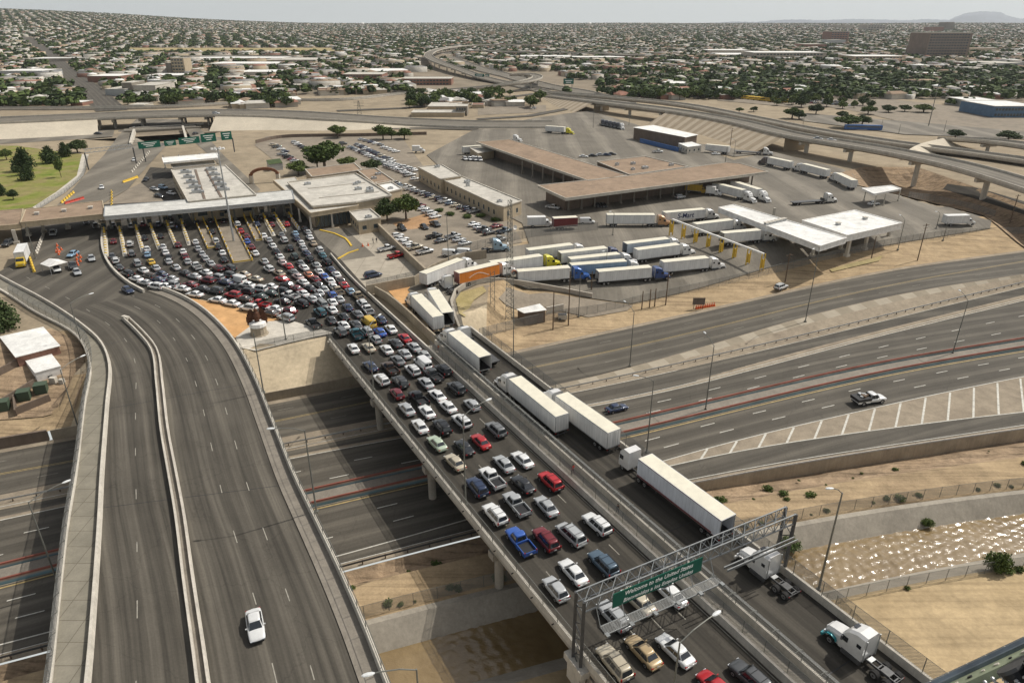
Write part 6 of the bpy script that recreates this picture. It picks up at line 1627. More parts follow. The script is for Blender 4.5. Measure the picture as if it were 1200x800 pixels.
q = G(818, 362); mb = MB(); mb.box((0, 0, 2.2), (3.2, .12, 1.9)); mb.box((-1.2, 0, .7), (.12, .12, 1.5), 1); mb.box((1.2, 0, .7), (.12, .12, 1.5), 1); o = mb.build('sign_board', [M['brown_wall'], M['wood']], label='brown sign board on posts beside the orange cones', cat='sign'); o.location = q
ORD2 = ORD+['ninth', 'tenth', 'eleventh', 'twelfth']
def jersey(px0, px1, col, lab, n, grp):
    a, b = G(*px0), G(*px1)
    for i in range(n):
        c = a.lerp(b, i/max(1, n-1)); d = (b-a); mb = MB(); mb.loft([[(-.35, y, 0), (.35, y, 0), (.35, y, .2), (.12, y, .45), (.1, y, 1.0), (-.1, y, 1.0), (-.12, y, .45), (-.35, y, .2)] for y in (-1.1, 1.1)])
        o = mb.build('barrier_block', M[col], label=f"{lab}, {ORD2[i]} of its row", cat='barrier', group=grp); o.location = c; o.rotation_euler = (0, 0, math.atan2(-d.x, d.y))
jersey((34, 300), (40, 318), 'yellow', 'yellow plastic barrier block before the box truck', 7, 'yellow blocks by the box truck')
jersey((43, 297), (52, 273), 'conc_l', 'pale concrete block beside the outbound lanes', 9, 'concrete blocks at the outbound lanes')
jersey((73, 238), (86, 227), 'yellow', 'yellow barrier block above the brown canopy', 6, 'yellow blocks above the canopy')
jersey((79, 239), (96, 234), 'red', 'red barrier block behind the brown canopy', 4, 'red blocks behind the canopy')
jersey((146, 214), (160, 209), 'yellow', 'yellow barrier block at the road bend', 5, 'yellow blocks at the bend')
jersey((131, 243), (131, 226), 'yellow', 'yellow barrier block behind the booth canopy', 6, 'yellow blocks behind the booths')
jersey((155, 202), (175, 179), 'conc_l', 'pale block on the approach road', 12, 'blocks on the approach road')
yw('kerb_wall', [(375, 270), (392, 274), (405, 280), (412, 289)], .55, .3, 'yellow', 'yellow painted kerb at the glazed entrance', 'kerb')
yw('kerb_wall', [(396, 304), (408, 297), (420, 293)], .4, .3, 'yellow', 'yellow kerb line at the yard corner', 'kerb')
# ================================================================ lamps, poles, gantries, people
def lamp(base, top, head=None, z=0.0, label='', r=.13, gz=False, cat='street lamp', name='street_lamp', arm2=None):
    b = G(*base) if gz else at(base[0], base[1], z); h = max(3, hpx(b, top[1]))
    root = empty(name, b, label=label, cat=cat)
    mb = MB(); mb.box((0, 0, .15), (.5, .5, .3)); mb.bar((0, 0, 0), (0, 0, h), r, n=8, r2=r*.55); mb.build('pole', M['lamp_grey'], root)
    if head:
        # head in the plane above the pole base: solve for the point at height h+.8
        q = at(head[0], head[1], b.z+h+.7); v = Vector((q.x-b.x, q.y-b.y, 0)); L = min(4.5, max(1.5, v.length)); v.normalize(); e = v*L
        P = [Vector((0, 0, h-.1)), Vector((e.x*.35, e.y*.35, h+.45)), Vector((e.x*.75, e.y*.75, h+.68)), Vector((e.x, e.y, h+.7))]
        mb = MB()
        for a, c in zip(P, P[1:]): mb.bar(a, c, .06, n=5)
        mb.build('arm', M['lamp_grey'], root)
        a = math.atan2(-e.x, e.y); mb = MB(); c, s_ = math.cos(a), math.sin(a)
        prof = [(-.55, .06, .06), (-.35, .17, .1), (0, .21, .13), (.35, .17, .1), (.5, .05, .05)]
        rings = []
        for y, w, hh in prof:
            rings.append([(w*math.cos(t)*c-y*s_+e.x, w*math.cos(t)*s_+y*c+e.y, h+.7+hh*math.sin(t)) for t in [2*math.pi*i/8 for i in range(8)]])
        mb.loft(rings, 0); mb.build('lamp_head', mat('lamp_head_white', (.6, .61, .6), .4) if 'lamp_head_white' not in bpy.data.materials else bpy.data.materials['lamp_head_white'], root)
    return root
lamp((71, 692), (35, 588), (80, 563), ZF, 'tall street lamp on the freeway beside the curved bridge, its head over the rail')
lamp((95, 512), (70, 433), (99, 416), ZF, 'street lamp rising by the retaining wall below the electrical yard')
lamp((95, 400), (84, 355), (107, 344), 0, 'street lamp on the footway of the curved bridge')
lamp((309, 460), (296, 390), None, 0, 'bare lamp pole on the parapet above the slope paving')
lamp((371, 600), (354, 504), (317, 502), 0, 'street lamp on the bridge parapet with arm over the empty road')
lamp((498, 905), (488.5, 783.5), (431, 790), 0, 'street lamp whose arm reaches over the curved bridge kerb')
lamp((778, 885), (797, 752), (840, 718), 0, 'street lamp whose head hangs over the bridge wall past the gantry')
lamp((546, 592), (546, 487), (575, 467), 0, 'street lamp on the bridge rail beside a black suv')
lamp((438, 457), (434, 384), (455, 361), 0, 'street lamp at the bridge rail near the slope paving')
lamp((335, 398), (328, 336), None, 0, 'plain pole on the plaza beside the eagle monument')
lamp((738, 429), (742.7, 365), (732, 353), ZN(30), 'street lamp at the near edge of the frontage road')
lamp((757.8, 530), (765.5, 446), (745, 440), ZF, 'street lamp at the median beside the lone dark blue sedan')
lamp((826.5, 481), (836.5, 405), (818, 382), ZF, 'street lamp standing in the painted median wall')
lamp((1116, 415), (1133, 352), (1112, 331), ZF, 'street lamp standing at the far end of the median')
lamp((943.6, 377), (962, 290), (940, 300), ZF+1.6, 'tall street lamp in the striped gore')
lamp((959, 691), (986.4, 577), (972, 572), -7.5, 'tall lamp at the truck bridge edge before the glittering water', r=.17)
lamp((1052, 293), (1060, 258), (1055, 252), 0, 'street lamp by the fence below the square canopy', gz=True)
lamp((1105, 282), (1108, 260), None, 0, 'street lamp by the fence at the exit of the truck yard', gz=True)
lamp((678, 371), (680, 322), None, 0, 'slim pale pole beside the compound slab', gz=True)
lamp((601.7, 418), (601.7, 350), None, -7.9, 'slim lamp pole at the truck bridge end')
lamp((526, 316), (527, 250), None, 0, 'wooden lamp pole in the middle of the car park', gz=True)
lamp((42, 303), (30, 262), None, 0, 'lamp pole before the brown canopy')
for i, (a, b) in enumerate((((860, 183), (862, 165)), ((710, 320), (712, 296)), ((1097, 268), (1101, 250)), ((718, 276), (719, 250)))):
    lamp(a, b, (b[0]-4, b[1]-2), 0, ('small lamp beside the metal building', 'small lamp between the packed trailers', 'small lamp near the exit box truck', 'small lamp beside the crossing white truck')[i], gz=True)
# high mast
b = at(274, 283, 0); h = hpx(b, 173); root = empty('high_mast_lamp', b, label='very tall mast with a ring of floodlights on the wide lane island', cat='lamp mast')
mb = MB(); mb.bar((0, 0, 0), (0, 0, h), .35, n=10, r2=.15); mb.build('pole', M['steel'], root); mb = MB()
for k in range(8): t = k*math.pi/4; mb.bar((0, 0, h-.3), (1.5*math.cos(t), 1.5*math.sin(t), h-.3), .05, 1); mb.box((1.7*math.cos(t), 1.7*math.sin(t), h-.3), (.6, .6, .35), rz=t)
mb.build('floodlight', [M['white'], M['steel']], root, kind='stuff')
def upole(base, top, label, cross=True, r=.17, gz=True, z=0):
    b = G(*base) if gz else at(base[0], base[1], z); h = max(4, hpx(b, top[1])); mb = MB(); mb.bar((0, 0, -.2), (0, 0, h), r, n=7, r2=r*.7)
    if cross: mb.box((0, 0, h-.5), (2.4, .12, .14), rz=R(20)); mb.box((0, 0, h-1.4), (1.6, .1, .12), rz=R(20))
    o = mb.build('utility_pole', M['wood'], label=label, cat='utility pole'); o.location = b; return b, h
U = [((648, 386), (648, 341), 'wooden utility pole beside the generator', False), ((666, 381), (668, 318), 'tall wooden utility pole next to the generator', False), ((752, 362), (753, 341), 'short wooden post, first of three above the frontage road', False), ((761, 360), (762, 339), 'short wooden post, second of three above the frontage road', False), ((767, 359), (769, 338), 'short wooden post, third of three above the frontage road', False),
     ((780, 357), (785, 320), 'wooden utility pole beside the three short posts', True), ((920, 330), (926, 297), 'wooden utility pole by the parked white suv', True), ((1021, 303), (1027, 277), 'wooden pole by the yellow grass verge', False), ((1075, 305), (1086, 262), 'wooden utility pole with crossarms on the sandy bank', True), ((693, 340), (694, 318), 'wooden pole inside the end of the ramp wall', False), ((855, 176), (857, 150), 'utility pole behind the metal building', True), ((1183, 262), (1190, 228), 'utility pole at the far hollow', True)]
tops = {}
for a, b_, lb_, cr_ in U: tops[lb_] = upole(a, b_, lb_, cr_)
# lattice mast
b = G(598, 376); h = hpx(b, 234); root = empty('lattice_mast', b, label='tall three legged lattice radio mast with dishes beside the brown hut', cat='mast')
mb = MB(); legs = [(2.0*math.cos(t), 2.0*math.sin(t)) for t in (R(80), R(200), R(320))]; n = 22
def lp(i, k): f = .62-.36*k/n; return Vector((legs[i][0]*f, legs[i][1]*f, h*k/n))
for i in range(3):
    for k in range(n):
        mb.bar(lp(i, k), lp(i, k+1), .06, n=5, cap=False); j = (i+1) % 3
        mb.bar(lp(i, k), lp(j, k+1), .03, n=4, cap=False); mb.bar(lp(j, k), lp(i, k+1), .03, n=4, cap=False)
        mb.bar(lp(i, k), lp(j, k), .04, n=4, cap=False)
mb.build('lattice_frame', M['lamp_grey'], root)
for z, a in ((h*.72, 2.6), (h*.78, .6), (h*.66, 4.4)):
    q = MB(); q.lathe([(0, 0), (.3, .08), (.55, .3)], n=12); o = q.build('dish', M['white'], root); o.location = (1.2*math.cos(a), 1.2*math.sin(a), z); o.rotation_euler = (R(80), 0, a)
b2 = G(592, 375); mb = MB(); 
for sx in (-.5, .5): mb.bar((sx, 0, 0), (sx, 0, h*.42), .07, n=5)
for k in range(14): mb.bar((-.5 if k % 2 else .5, 0, h*.03*k), (.5 if k % 2 else -.5, 0, h*.03*(k+1)), .04, n=4)
o = mb.build('lattice_mast', M['lamp_grey'], label='shorter flat ladder mast beside the tall lattice mast', cat='mast'); o.location = b2-Vector((3, 0, 0))
# pylon far
for i, (px, y0, y1) in enumerate(((422, 142, 118), (57+360, 0, 0))[:1]):
    b = at(px, y0, 0); h = hpx(b, y1); mb = MB()
    for k in range(8):
        w0, w1 = 2.2*(1-k/9), 2.2*(1-(k+1)/9)
        for sx in (-1, 1):
            mb.bar((sx*w0, 0, h*k/8), (sx*w1, 0, h*(k+1)/8), .12, n=4); mb.bar((sx*w0, 0, h*k/8), (-sx*w1, 0, h*(k+1)/8), .08, n=4)
    for z in (.75, .88, .97): mb.bar((-3.5, 0, h*z), (3.5, 0, h*z), .1, n=4)
    o = mb.build('pylon', M['lamp_grey'], label='small steel lattice pylon beside the elevated highway', cat='pylon'); o.location = b
# ---------------------------------------------------------------- the welcome gantry across the bridge
L0, L1 = at(680, 699, 8.9), at(927, 598, 8.9); L0.z = L1.z = 0
root = empty('sign_gantry', L0, label='steel truss gantry spanning both bridges with a green welcome sign', cat='gantry')
def pr(o, root=root): o.parent = root; o.matrix_parent_inverse = Matrix.Translation(-root.location); return o
dv = (L1-L0).normalized(); nv = Vector((dv.y, -dv.x, 0)); Z0, Z1 = 7.5, 8.9; hw = .75; LL = (L1-L0).length
for e, nm in ((L0, 0), (L1, 1)):
    mb = MB()
    for sd in (-1, 1): mb.beam(e+nv*sd*hw+Vector((0, 0, -2.2 if nm == 0 else 0)), e+nv*sd*hw+Vector((0, 0, Z1)), .32, .32)
    k = 0; zz = -1.8 if nm == 0 else .3
    while zz < Z1-1: mb.bar(e+nv*hw*(1 if k % 2 else -1)+Vector((0, 0, zz)), e-nv*hw*(1 if k % 2 else -1)+Vector((0, 0, zz+1.1)), .06, n=5); zz += 1.1; k += 1
    pr(mb.build('tower', M['steel_d']))
    mb = MB(); mb.beam(e-nv*1.7+Vector((0, 0, -.6)), e+nv*1.7+Vector((0, 0, -.6)), 1.1, .9); mb.beam(e-nv*1.2+Vector((0, 0, -2.2)), e+nv*1.2+Vector((0, 0, -2.2)), .8, 2.4); pr(mb.build('bracket', M['conc_l']))
mb = MB(); n = 18
for sd in (-1, 1):
    for z in (Z0, Z1): mb.beam(L0+nv*sd*hw+Vector((0, 0, z)), L1+nv*sd*hw+Vector((0, 0, z)), .14, .14)
for k in range(n):
    a, b = L0+dv*LL*k/n, L0+dv*LL*(k+1)/n; m2 = (a+b)/2
    for sd in (-1, 1):
        q = nv*sd*hw; mb.bar(a+q+Vector((0, 0, Z0)), m2+q+Vector((0, 0, Z1)), .05, n=5, cap=False); mb.bar(m2+q+Vector((0, 0, Z1)), b+q+Vector((0, 0, Z0)), .05, n=5, cap=False)
        mb.bar(a+q+Vector((0, 0, Z0)), a+q+Vector((0, 0, Z1)), .04, n=5, cap=False)
    for z in (Z0, Z1): mb.bar(a+nv*hw+Vector((0, 0, z)), b-nv*hw+Vector((0, 0, z)), .045, n=5, cap=False); mb.bar(a+nv*hw+Vector((0, 0, z)), a-nv*hw+Vector((0, 0, z)), .045, n=5, cap=False)
pr(mb.build('truss', M['gantry']))
mb = MB()
for d_, z in ((1.6, 5.6), (2.7, 5.6)): mb.beam(L0+dv*1.5+nv*d_+Vector((0, 0, z)), L0+dv*16.5+nv*d_+Vector((0, 0, z)), .1, .12)
for k in range(11):
    a = L0+dv*(1.5+1.5*k); mb.beam(a+nv*1.6+Vector((0, 0, 5.6)), a+nv*2.7+Vector((0, 0, 5.6)), .05, .05)
    if k % 2 == 0: mb.bar(a+nv*hw+Vector((0, 0, Z0)), a+nv*1.7+Vector((0, 0, 5.6)), .05); mb.box(tuple(a+nv*2.9+Vector((0, 0, 5.75))), (.4, .5, .2), rz=R(30))
mb.add([L0+dv*1.5+nv*1.6+Vector((0, 0, 5.67)), L0+dv*16.5+nv*1.6+Vector((0, 0, 5.67)), L0+dv*16.5+nv*2.7+Vector((0, 0, 5.67)), L0+dv*1.5+nv*2.7+Vector((0, 0, 5.67))], [(0, 1, 2, 3)], 1, [(0, 0), (15, 0), (15, 1.1), (0, 1.1)])
pr(mb.build('catwalk', [M['gantry'], M['chain']]))
mb = MB()
for d_ in (1.5, 2.0): mb.beam(L0+dv*18+nv*d_+Vector((0, 0, 6.2)), L0+dv*(LL-.5)+nv*d_+Vector((0, 0, 6.2)), .12, .3)
pr(mb.build('sign_bracket_rail', M['gantry']))
sa, sb_ = 3.3, 15.0; za, zb_ = 6.75, 8.65
P0 = L0+dv*sa+nv*(hw+.28); P1 = L0+dv*sb_+nv*(hw+.28)
# which side faces the traffic coming from the camera side
mb = MB(); mid = (P0+P1)/2+Vector((0, 0, (za+zb_)/2)); mb.beam(P0+Vector((0, 0, (za+zb_)/2)), P1+Vector((0, 0, (za+zb_)/2)), .08, zb_-za)
sign = pr(mb.build('sign_panel', M['green_sign']))
ang = math.atan2(dv.y, dv.x)
bpy.context.view_layer.update()
for t, z_, sz in (('Welcome to the United States', .42, .72), ('Bienvenidos a los Estados Unidos', -.45, .68)):
    o = text_obj('sign_lettering', t, sz, M['sign_txt'], None, (0, 0, 0), (0, 0, 0), .25, .01, bold=.008)
    o.matrix_world = Matrix.Translation(mid+nv*.07+Vector((0, 0, z_))) @ Matrix.Rotation(ang, 4, 'Z') @ Matrix.Rotation(R(90), 4, 'X')
    mw = o.matrix_world.copy(); o.parent = sign; o.matrix_parent_inverse = (Matrix.Translation(root.location) @ Matrix.Translation(-root.location)).inverted(); o.matrix_world = mw
# overhead highway signs and gantries in the port approach
def ogantry(a, b, z, h, label, signs, th=1.0):
    A_, B_ = at(a[0], a[1], z), at(b[0], b[1], z); root = empty('sign_gantry', A_, label=label, cat='gantry')
    def pr(o): o.parent = root; o.matrix_parent_inverse = Matrix.Translation(-root.location); return o
    mb = MB(); d = (B_-A_).normalized(); n = Vector((d.y, -d.x, 0))
    for e in (A_, B_): mb.bar(e, e+Vector((0, 0, h)), .3, n=8)
    pr(mb.build('post', M['steel_d'])); mb = MB()
    for zz in (h, h+th): mb.beam(A_+Vector((0, 0, zz)), B_+Vector((0, 0, zz)), .25, .25)
    k = int((B_-A_).length/2)
    for i in range(k): mb.bar(A_.lerp(B_, i/k)+Vector((0, 0, h)), A_.lerp(B_, (i+.5)/k)+Vector((0, 0, h+th)), .08, n=4); mb.bar(A_.lerp(B_, (i+.5)/k)+Vector((0, 0, h+th)), A_.lerp(B_, (i+1)/k)+Vector((0, 0, h)), .08, n=4)
    pr(mb.build('beam', M['steel']))
    for t, w, hh in signs:
        c = A_.lerp(B_, t)+Vector((0, 0, h+hh/2-.6)); q = MB(); 
        s_ = 1 if n.y < 0 else -1; c = c+n*s_*.4; q.beam(c-d*w/2, c+d*w/2, .15, hh); 
        for r_ in range(3):
            ww = w*(.7-.18*r_); q.beam(c-d*ww/2+n*s_*.09+Vector((0, 0, hh*.25-r_*hh*.24)), c+d*ww/2+n*s_*.09+Vector((0, 0, hh*.25-r_*hh*.24)), .03, hh*.09, 1)
        pr(q.build('sign_panel', [M['green_sign'], M['sign_txt']]))
    return root
ogantry((171, 190), (275, 178), 0, 7, 'highway gantry with five green signs behind the inspection hall', [(.07, 10, 3.2), (.29, 5.5, 2.6), (.5, 10, 3.2), (.72, 7.5, 4), (.93, 5.5, 4.2)], .8)
ogantry((104, 199), (160, 192), 0, 7.5, 'plain grey truss gantry across the empty approach road', [], 1.6)
# ---------------------------------------------------------------- people
def person(loc, heading, top, bot, label, skin=(.28, .16, .10), h=1.72):
    """one continuous body grown over a joined skeleton"""
    me = bpy.data.meshes.new('person'); J = [(0, 0, .95), (0, 0, 1.2), (0, .01, 1.42), (0, .01, 1.52), (0, .02, 1.64), (-.1, 0, .9), (-.11, .08, .5), (-.11, .0, .09), (-.11, .14, .04), (.1, 0, .9), (.11, -.06, .5), (.11, -.2, .1), (.11, -.08, .04),
        (-.19, 0, 1.4), (-.25, -.03, 1.13), (-.25, .08, .9), (-.25, .13, .82), (.19, 0, 1.4), (.25, .04, 1.13), (.25, .16, .92), (.25, .21, .84)]
    E_ = [(0, 1), (1, 2), (2, 3), (3, 4), (0, 5), (5, 6), (6, 7), (7, 8), (0, 9), (9, 10), (10, 11), (11, 12), (2, 13), (13, 14), (14, 15), (15, 16), (2, 17), (17, 18), (18, 19), (19, 20)]
    Rr = [.15, .14, .15, .06, .1, .1, .07, .05, .045, .1, .07, .05, .045, .065, .045, .035, .03, .065, .045, .035, .03]
    me.from_pydata(J, E_, []); o = bpy.data.objects.new('person', me); COL.objects.link(o); sk = o.modifiers.new('s', 'SKIN')
    for i, r in enumerate(Rr): me.skin_vertices[0].data[i].radius = (r, r*.8); me.skin_vertices[0].data[i].use_root = (i == 0)
    ss_ = o.modifiers.new('u', 'SUBSURF'); ss_.levels = 1; ss_.render_levels = 1
    bpy.context.view_layer.update(); m2 = bpy.data.meshes.new_from_object(o.evaluated_get(bpy.context.evaluated_depsgraph_get())); bpy.data.objects.remove(o)
    m2.materials.clear()
    for m_ in (mat('shirt', top, .9), mat('trousers', bot, .9), mat('skin', skin, .6), M['black']): m2.materials.append(m_)
    for p in m2.polygons:
        z = p.center.z; x = abs(p.center.x); p.use_smooth = True
        p.material_index = 3 if z < .09 or z > 1.69 else 2 if z > 1.47 or (x > .2 and z < 1.0) else 0 if z > .96 else 1
    r = bpy.data.objects.new('person', m2); COL.objects.link(r); r.location = loc; r.rotation_euler = (0, 0, -R(heading)); r['label'] = label; r['category'] = 'person'
    hm = MB(); hm.lathe([(0, 1.77), (.08, 1.755), (.108, 1.69), (.1, 1.62)][::-1], (0, 0, 0), 8); hm.build('hair', M['black'], r)
    return r
def onfw(px, py): 
    p = at(px, py, 1.0); u = p.dot(BR); s_ = p.dot(BT); return B(50.2, s_, .13)
person(onfw(667, 551), 330, (.5, .04, .03), (.1, .03, .03), 'person in red walking up the fenced footway')
person(onfw(727, 595), 150, (.05, .045, .04), (.03, .03, .04), 'person in dark clothes on the footway above the gantry')
person(onfw(515, 408), 330, (.35, .1, .05), (.2, .08, .06), 'person in rust red at the upper part of the footway')
for i, (x, y, c) in enumerate(((425, 288, (.4, .08, .03)), (431.5, 287, (.4, .08, .03)), (437.5, 285.5, (.03, .04, .08)), (441.5, 285, (.03, .03, .04)))):
    q = at(x, y, 0); 
    if i < 2: cone(x, y+1, 'orange', i, ('orange cone in the yard, farther from the two people', 'orange cone in the yard, nearer to the two people')[i], 'yard cones')
    else: person((q.x, q.y, .1), 60+90*i, c, (.03, .03, .04), ('person in navy standing in the fenced yard', 'person in black standing in the fenced yard')[i-2])
person((at(208, 0+270, 0)).to_3d()+Vector((0, 0, .05)), 330, (.1, .15, .3), (.04, .04, .05), 'person in blue walking between the lane islands')
# ---------------------------------------------------------------- open helicopter sill beside the camera
hs_ = bpy.data.objects.new('helicopter_sill', None); COL.objects.link(hs_)
def nearp(px, py, dist): d = Vector(ray(px, py)).normalized(); return Vector((0, 0, CAMH))+d*dist
a, b, c, d = nearp(1065, 812, 1.65), nearp(1235, 732, 1.65), nearp(1260, 860, 1.25), nearp(1060, 900, 1.25)
hs_.location = a; tag(hs_, 'riveted metal sill of the open aircraft door with black hoses', 'aircraft sill')
def pr(o, root=hs_): o.parent = root; o.matrix_parent_inverse = Matrix.Translation(-root.location); return o
ex = (b-a).normalized(); ey = ((d-a)-ex*(d-a).dot(ex)).normalized(); ez = ex.cross(ey).normalized()
if ez.z < 0: ez = -ez
LW = (b-a).length
def H(u, v, w=0): return a+ex*u+ey*v*.55+ez*w*.6
mb = MB()
prof = [(0, -.03), (0, .0), (.006, .008), (.03, .008), (.036, 0), (.045, -.002), (.045, -.03)]
mb.loft([[H(u, v, w) for v, w in prof] for u in (-.05, LW*.5, LW+.1)], 0); pr(mb.build('edge_rail', mat('worn_blue_grey_metal', (.17, .20, .225), .35, .6, var=.35, scale=14)))
mb = MB(); mb.loft([[H(u, v, w) for v, w in [(.045, -.035), (.045, -.012), (.115, -.016), (.12, -.04)]] for u in (-.05, LW+.1)], 0); pr(mb.build('sill_panel', mat('primer_green', (.27, .30, .20), .55, .1, var=.3, scale=18)))
mb = MB()
for k in range(16):
    u = .01+k*.025; q = H(u, .085, -.014); mb.bar(q, q+ez*.002, .0032 if k % 2 else .0048, k % 3 == 1 and 1 or 0, 10)
for k in range(12):
    u = .01+k*.036; q = H(u, .02+(.004 if k % 3 else -.004), .007); mb.bar(q, q+ez*.0015, .0014, 0, 8)
pr(mb.build('rivets', [M['conc_l'], M['black']], kind='stuff'))
mb = MB(); mb.loft([[H(u, v, w) for v, w in [(.12, -.05), (.12, -.03), (.32, -.045), (.32, -.07)]] for u in (-.05, LW*.42)], 0)
for i in range(14):
    for j in range(6):
        q = H(.0+i*.014, .135+j*.027, -.031-j*.002); mb.bar(q, q+ez*.003, .004, 1, 8, r2=.0025)
pr(mb.build('grip_plate', [mat('dark_grip', (.10, .10, .095), .5, .3), M['steel']]))
mb = MB(); mb.loft([[H(u, v, w) for v, w in [(.12, -.14), (.12, -.12), (.42, -.12), (.42, -.14)]] for u in (LW*.4, LW+.2)], 0); pr(mb.build('floor_well', M['black']))
def hose(pts, r, m_, nm):
    P = resample([H(*p) for p in pts], .012); mb = MB(); rings = []
    for i, p in enumerate(P):
        t = (P[min(i+1, len(P)-1)]-P[max(0, i-1)]).normalized(); u1 = t.orthogonal().normalized(); w1 = t.cross(u1); rr = r*(1+.06*(i % 2)); rings.append([p+(u1*math.cos(2*math.pi*k/10)+w1*math.sin(2*math.pi*k/10))*rr for k in range(10)])
    mb.loft(rings, 0); pr(mb.build(nm, m_, smooth=True))
hose([(LW*.66, .2, -.05), (LW*.76, .15, -.02), (LW*.88, .12, -.01), (LW+.12, .10, -.02)], .010, M['black'], 'hose')
hose([(LW*.6, .26, -.07), (LW*.72, .19, -.05), (LW*.86, .19, -.04), (LW+.1, .24, -.06)], .013, M['black'], 'hose')
mb = MB()
for k, (u, v, r) in enumerate(((LW*.62, .2, .02), (LW*.7, .17, .016), (LW*.78, .24, .022))): q = H(u, v, -.07); mb.bar(q-ez*.03, q+ez*.03, r, 0, 14); mb.bar(q+ez*.03, q+ez*.036, r*1.15, 1, 14)
pr(mb.build('hose_coupling', [M['black'], M['steel_d']])); q = H(LW*.97, .13, -.01); mb = MB(); mb.bar(q-ez*.05, q+ez*.03, .02, 0, 14); pr(mb.build('brown_cap', mat('brown_cap', (.09, .035, .02), .5)))
q = H(LW*.84, .155, .01); mb = MB(); mb.bar(q, q+ez*.01, .006, 0, 10); pr(mb.build('blue_plug', mat('bright_blue', (.10, .35, .6), .4)))
# ================================================================ elevated roads behind the port
def fz(x, y):
    d = math.hypot(x, y); az = math.degrees(math.atan2(x, y))
    z = 57*max(0, min(1, (d-700)/5400))
    z += 92*(1-ss(-37, -13, az))*ss(1500, 6000, d)
    z += 2.5*math.sin(x*.0041+1)*math.sin(y*.0037)*ss(900, 2500, d)
    z -= 25*ss(6300, 9000, d)
    return z-.45
def zall(x, y): return zg(x, y) if y < LN['NF'](x)+480 and y < 640 else max(fz(x, y), 0 if y < 640 else -9)
def GF(px, py, h=0.0):
    d = ray(px, py); L = math.sqrt(sum(c*c for c in d)); d = [c/L for c in d]; t = 200.0; pr_ = t
    while t < 9500:
        if CAMH+d[2]*t <= fz(d[0]*t, d[1]*t)+h: break
        pr_ = t; t *= 1.02
    lo, hi = pr_, t
    for _ in range(16):
        m = (lo+hi)/2
        if CAMH+d[2]*m <= fz(d[0]*m, d[1]*m)+h: hi = m
        else: lo = m
    x, y = d[0]*hi, d[1]*hi; return Vector((x, y, fz(x, y)+h))
ROADS = []
def flyover(pts, w, label, piers=None, pr_=.9, thick=1.6, par_h=.9, name='flyover', lanes=1, rep=40):
    """pts: (px, py, height above ground)"""
    P = []
    for a, b, h in pts:
        q = at(a, b, h) if at(a, b, h).y < 640 and b > 120 else GF(a, b, h); P.append(q)
    P = resample(P, 8); ROADS.append([(p.x, p.y) for p in P])
    root = empty(name, P[0], label=label, cat='flyover')
    def par(o): o.parent = root; o.matrix_parent_inverse = Matrix.Translation(-root.location); return o
    L, Rt = offset(P, -w/2), offset(P, w/2); n = len(P); mb = MB(); vs = []; uv = []; al = 0
    for i in range(n):
        if i: al += (P[i]-P[i-1]).length
        z = P[i].z; vs += [(L[i].x, L[i].y, z), (Rt[i].x, Rt[i].y, z)]; uv += [(0, al), (w, al)]
    mb.add(vs, [(2*i, 2*i+1, 2*i+3, 2*i+2) for i in range(n-1)], 0, uv); par(mb.build('roadway', M['asphalt_yardu']))
    mb = MB(); rings = [[(L[i].x, L[i].y, P[i].z-.04), (Rt[i].x, Rt[i].y, P[i].z-.04), (Rt[i].x, Rt[i].y, P[i].z-thick*.5), (Rt[i].lerp(L[i], .18).x, Rt[i].lerp(L[i], .18).y, P[i].z-thick), (L[i].lerp(Rt[i], .18).x, L[i].lerp(Rt[i], .18).y, P[i].z-thick), (L[i].x, L[i].y, P[i].z-thick*.5)] for i in range(n)]
    mb.loft(rings, 0); par(mb.build('deck', M['conc']))
    mb = MB()
    for sd in (-1, 1):
        Q = offset(P, sd*(w/2-.15)); wall(mb, Q, .35, par_h)
    par(mb.build('parapet', M['conc_l']))
    if piers:
        acc = 0; nxt = piers[0]
        for i in range(1, n):
            acc += (P[i]-P[i-1]).length
            if acc >= nxt:
                nxt += piers[1]; g = zall(P[i].x, P[i].y)
                if P[i].z-g > 3.5:
                    t = (P[i]-P[i-1]).normalized(); nn = Vector((t.y, -t.x, 0)); m2 = MB(); m2.beam(P[i]-nn*w*.36-Vector((0, 0, thick+.7)), P[i]+nn*w*.36-Vector((0, 0, thick+.7)), 1.6, 1.4)
                    for s_ in ((-.15, .15) if w > 14 else (0,)):
                        c = P[i]+nn*w*s_; m2.bar((c.x, c.y, g-3), (c.x, c.y, P[i].z-thick-1), pr_, n=10)
                    par(m2.build('pier', M['conc_l']))
                if nxt > piers[2]: break
    return P
M['asphalt_yardu'] = m_asphalt('asphalt_light', .17, .15, 3.66)
E1 = flyover([(-160, 148, 7), (-40, 143, 7), (60, 139, 7), (150, 135, 7), (260, 132.5, 7), (330, 134, 6), (400, 138, 4.5), (480, 143, 1.5), (560, 146, .8), (650, 146, .6)], 30, 'wide elevated highway crossing behind the inspection station', piers=(10, 22, 330), pr_=.8)
E2 = flyover([(-60, 128, .5), (200, 125, .8), (330, 118, .8), (400, 117, .8), (470, 110, .9), (540, 104.5, 3), (585, 100, 6), (613, 96, 8), (630, 90, 8.5), (618, 87, 8.5), (600, 87.5, 7)], 11, 'loop ramp curling over the winding highway', piers=(520, 40, 1500))
E3 = flyover([(700, 121, .8), (660, 113, .8), (610, 101, .8), (570, 92, 3), (535, 80, 7), (510, 71, 9), (502, 65, 9), (508, 60, 9), (525, 56, 9), (550, 53.5, 9), (600, 52.5, 9), (640, 53.5, 9)], 14, 'long curved flyover sweeping round the far interchange', piers=(150, 45, 3000))
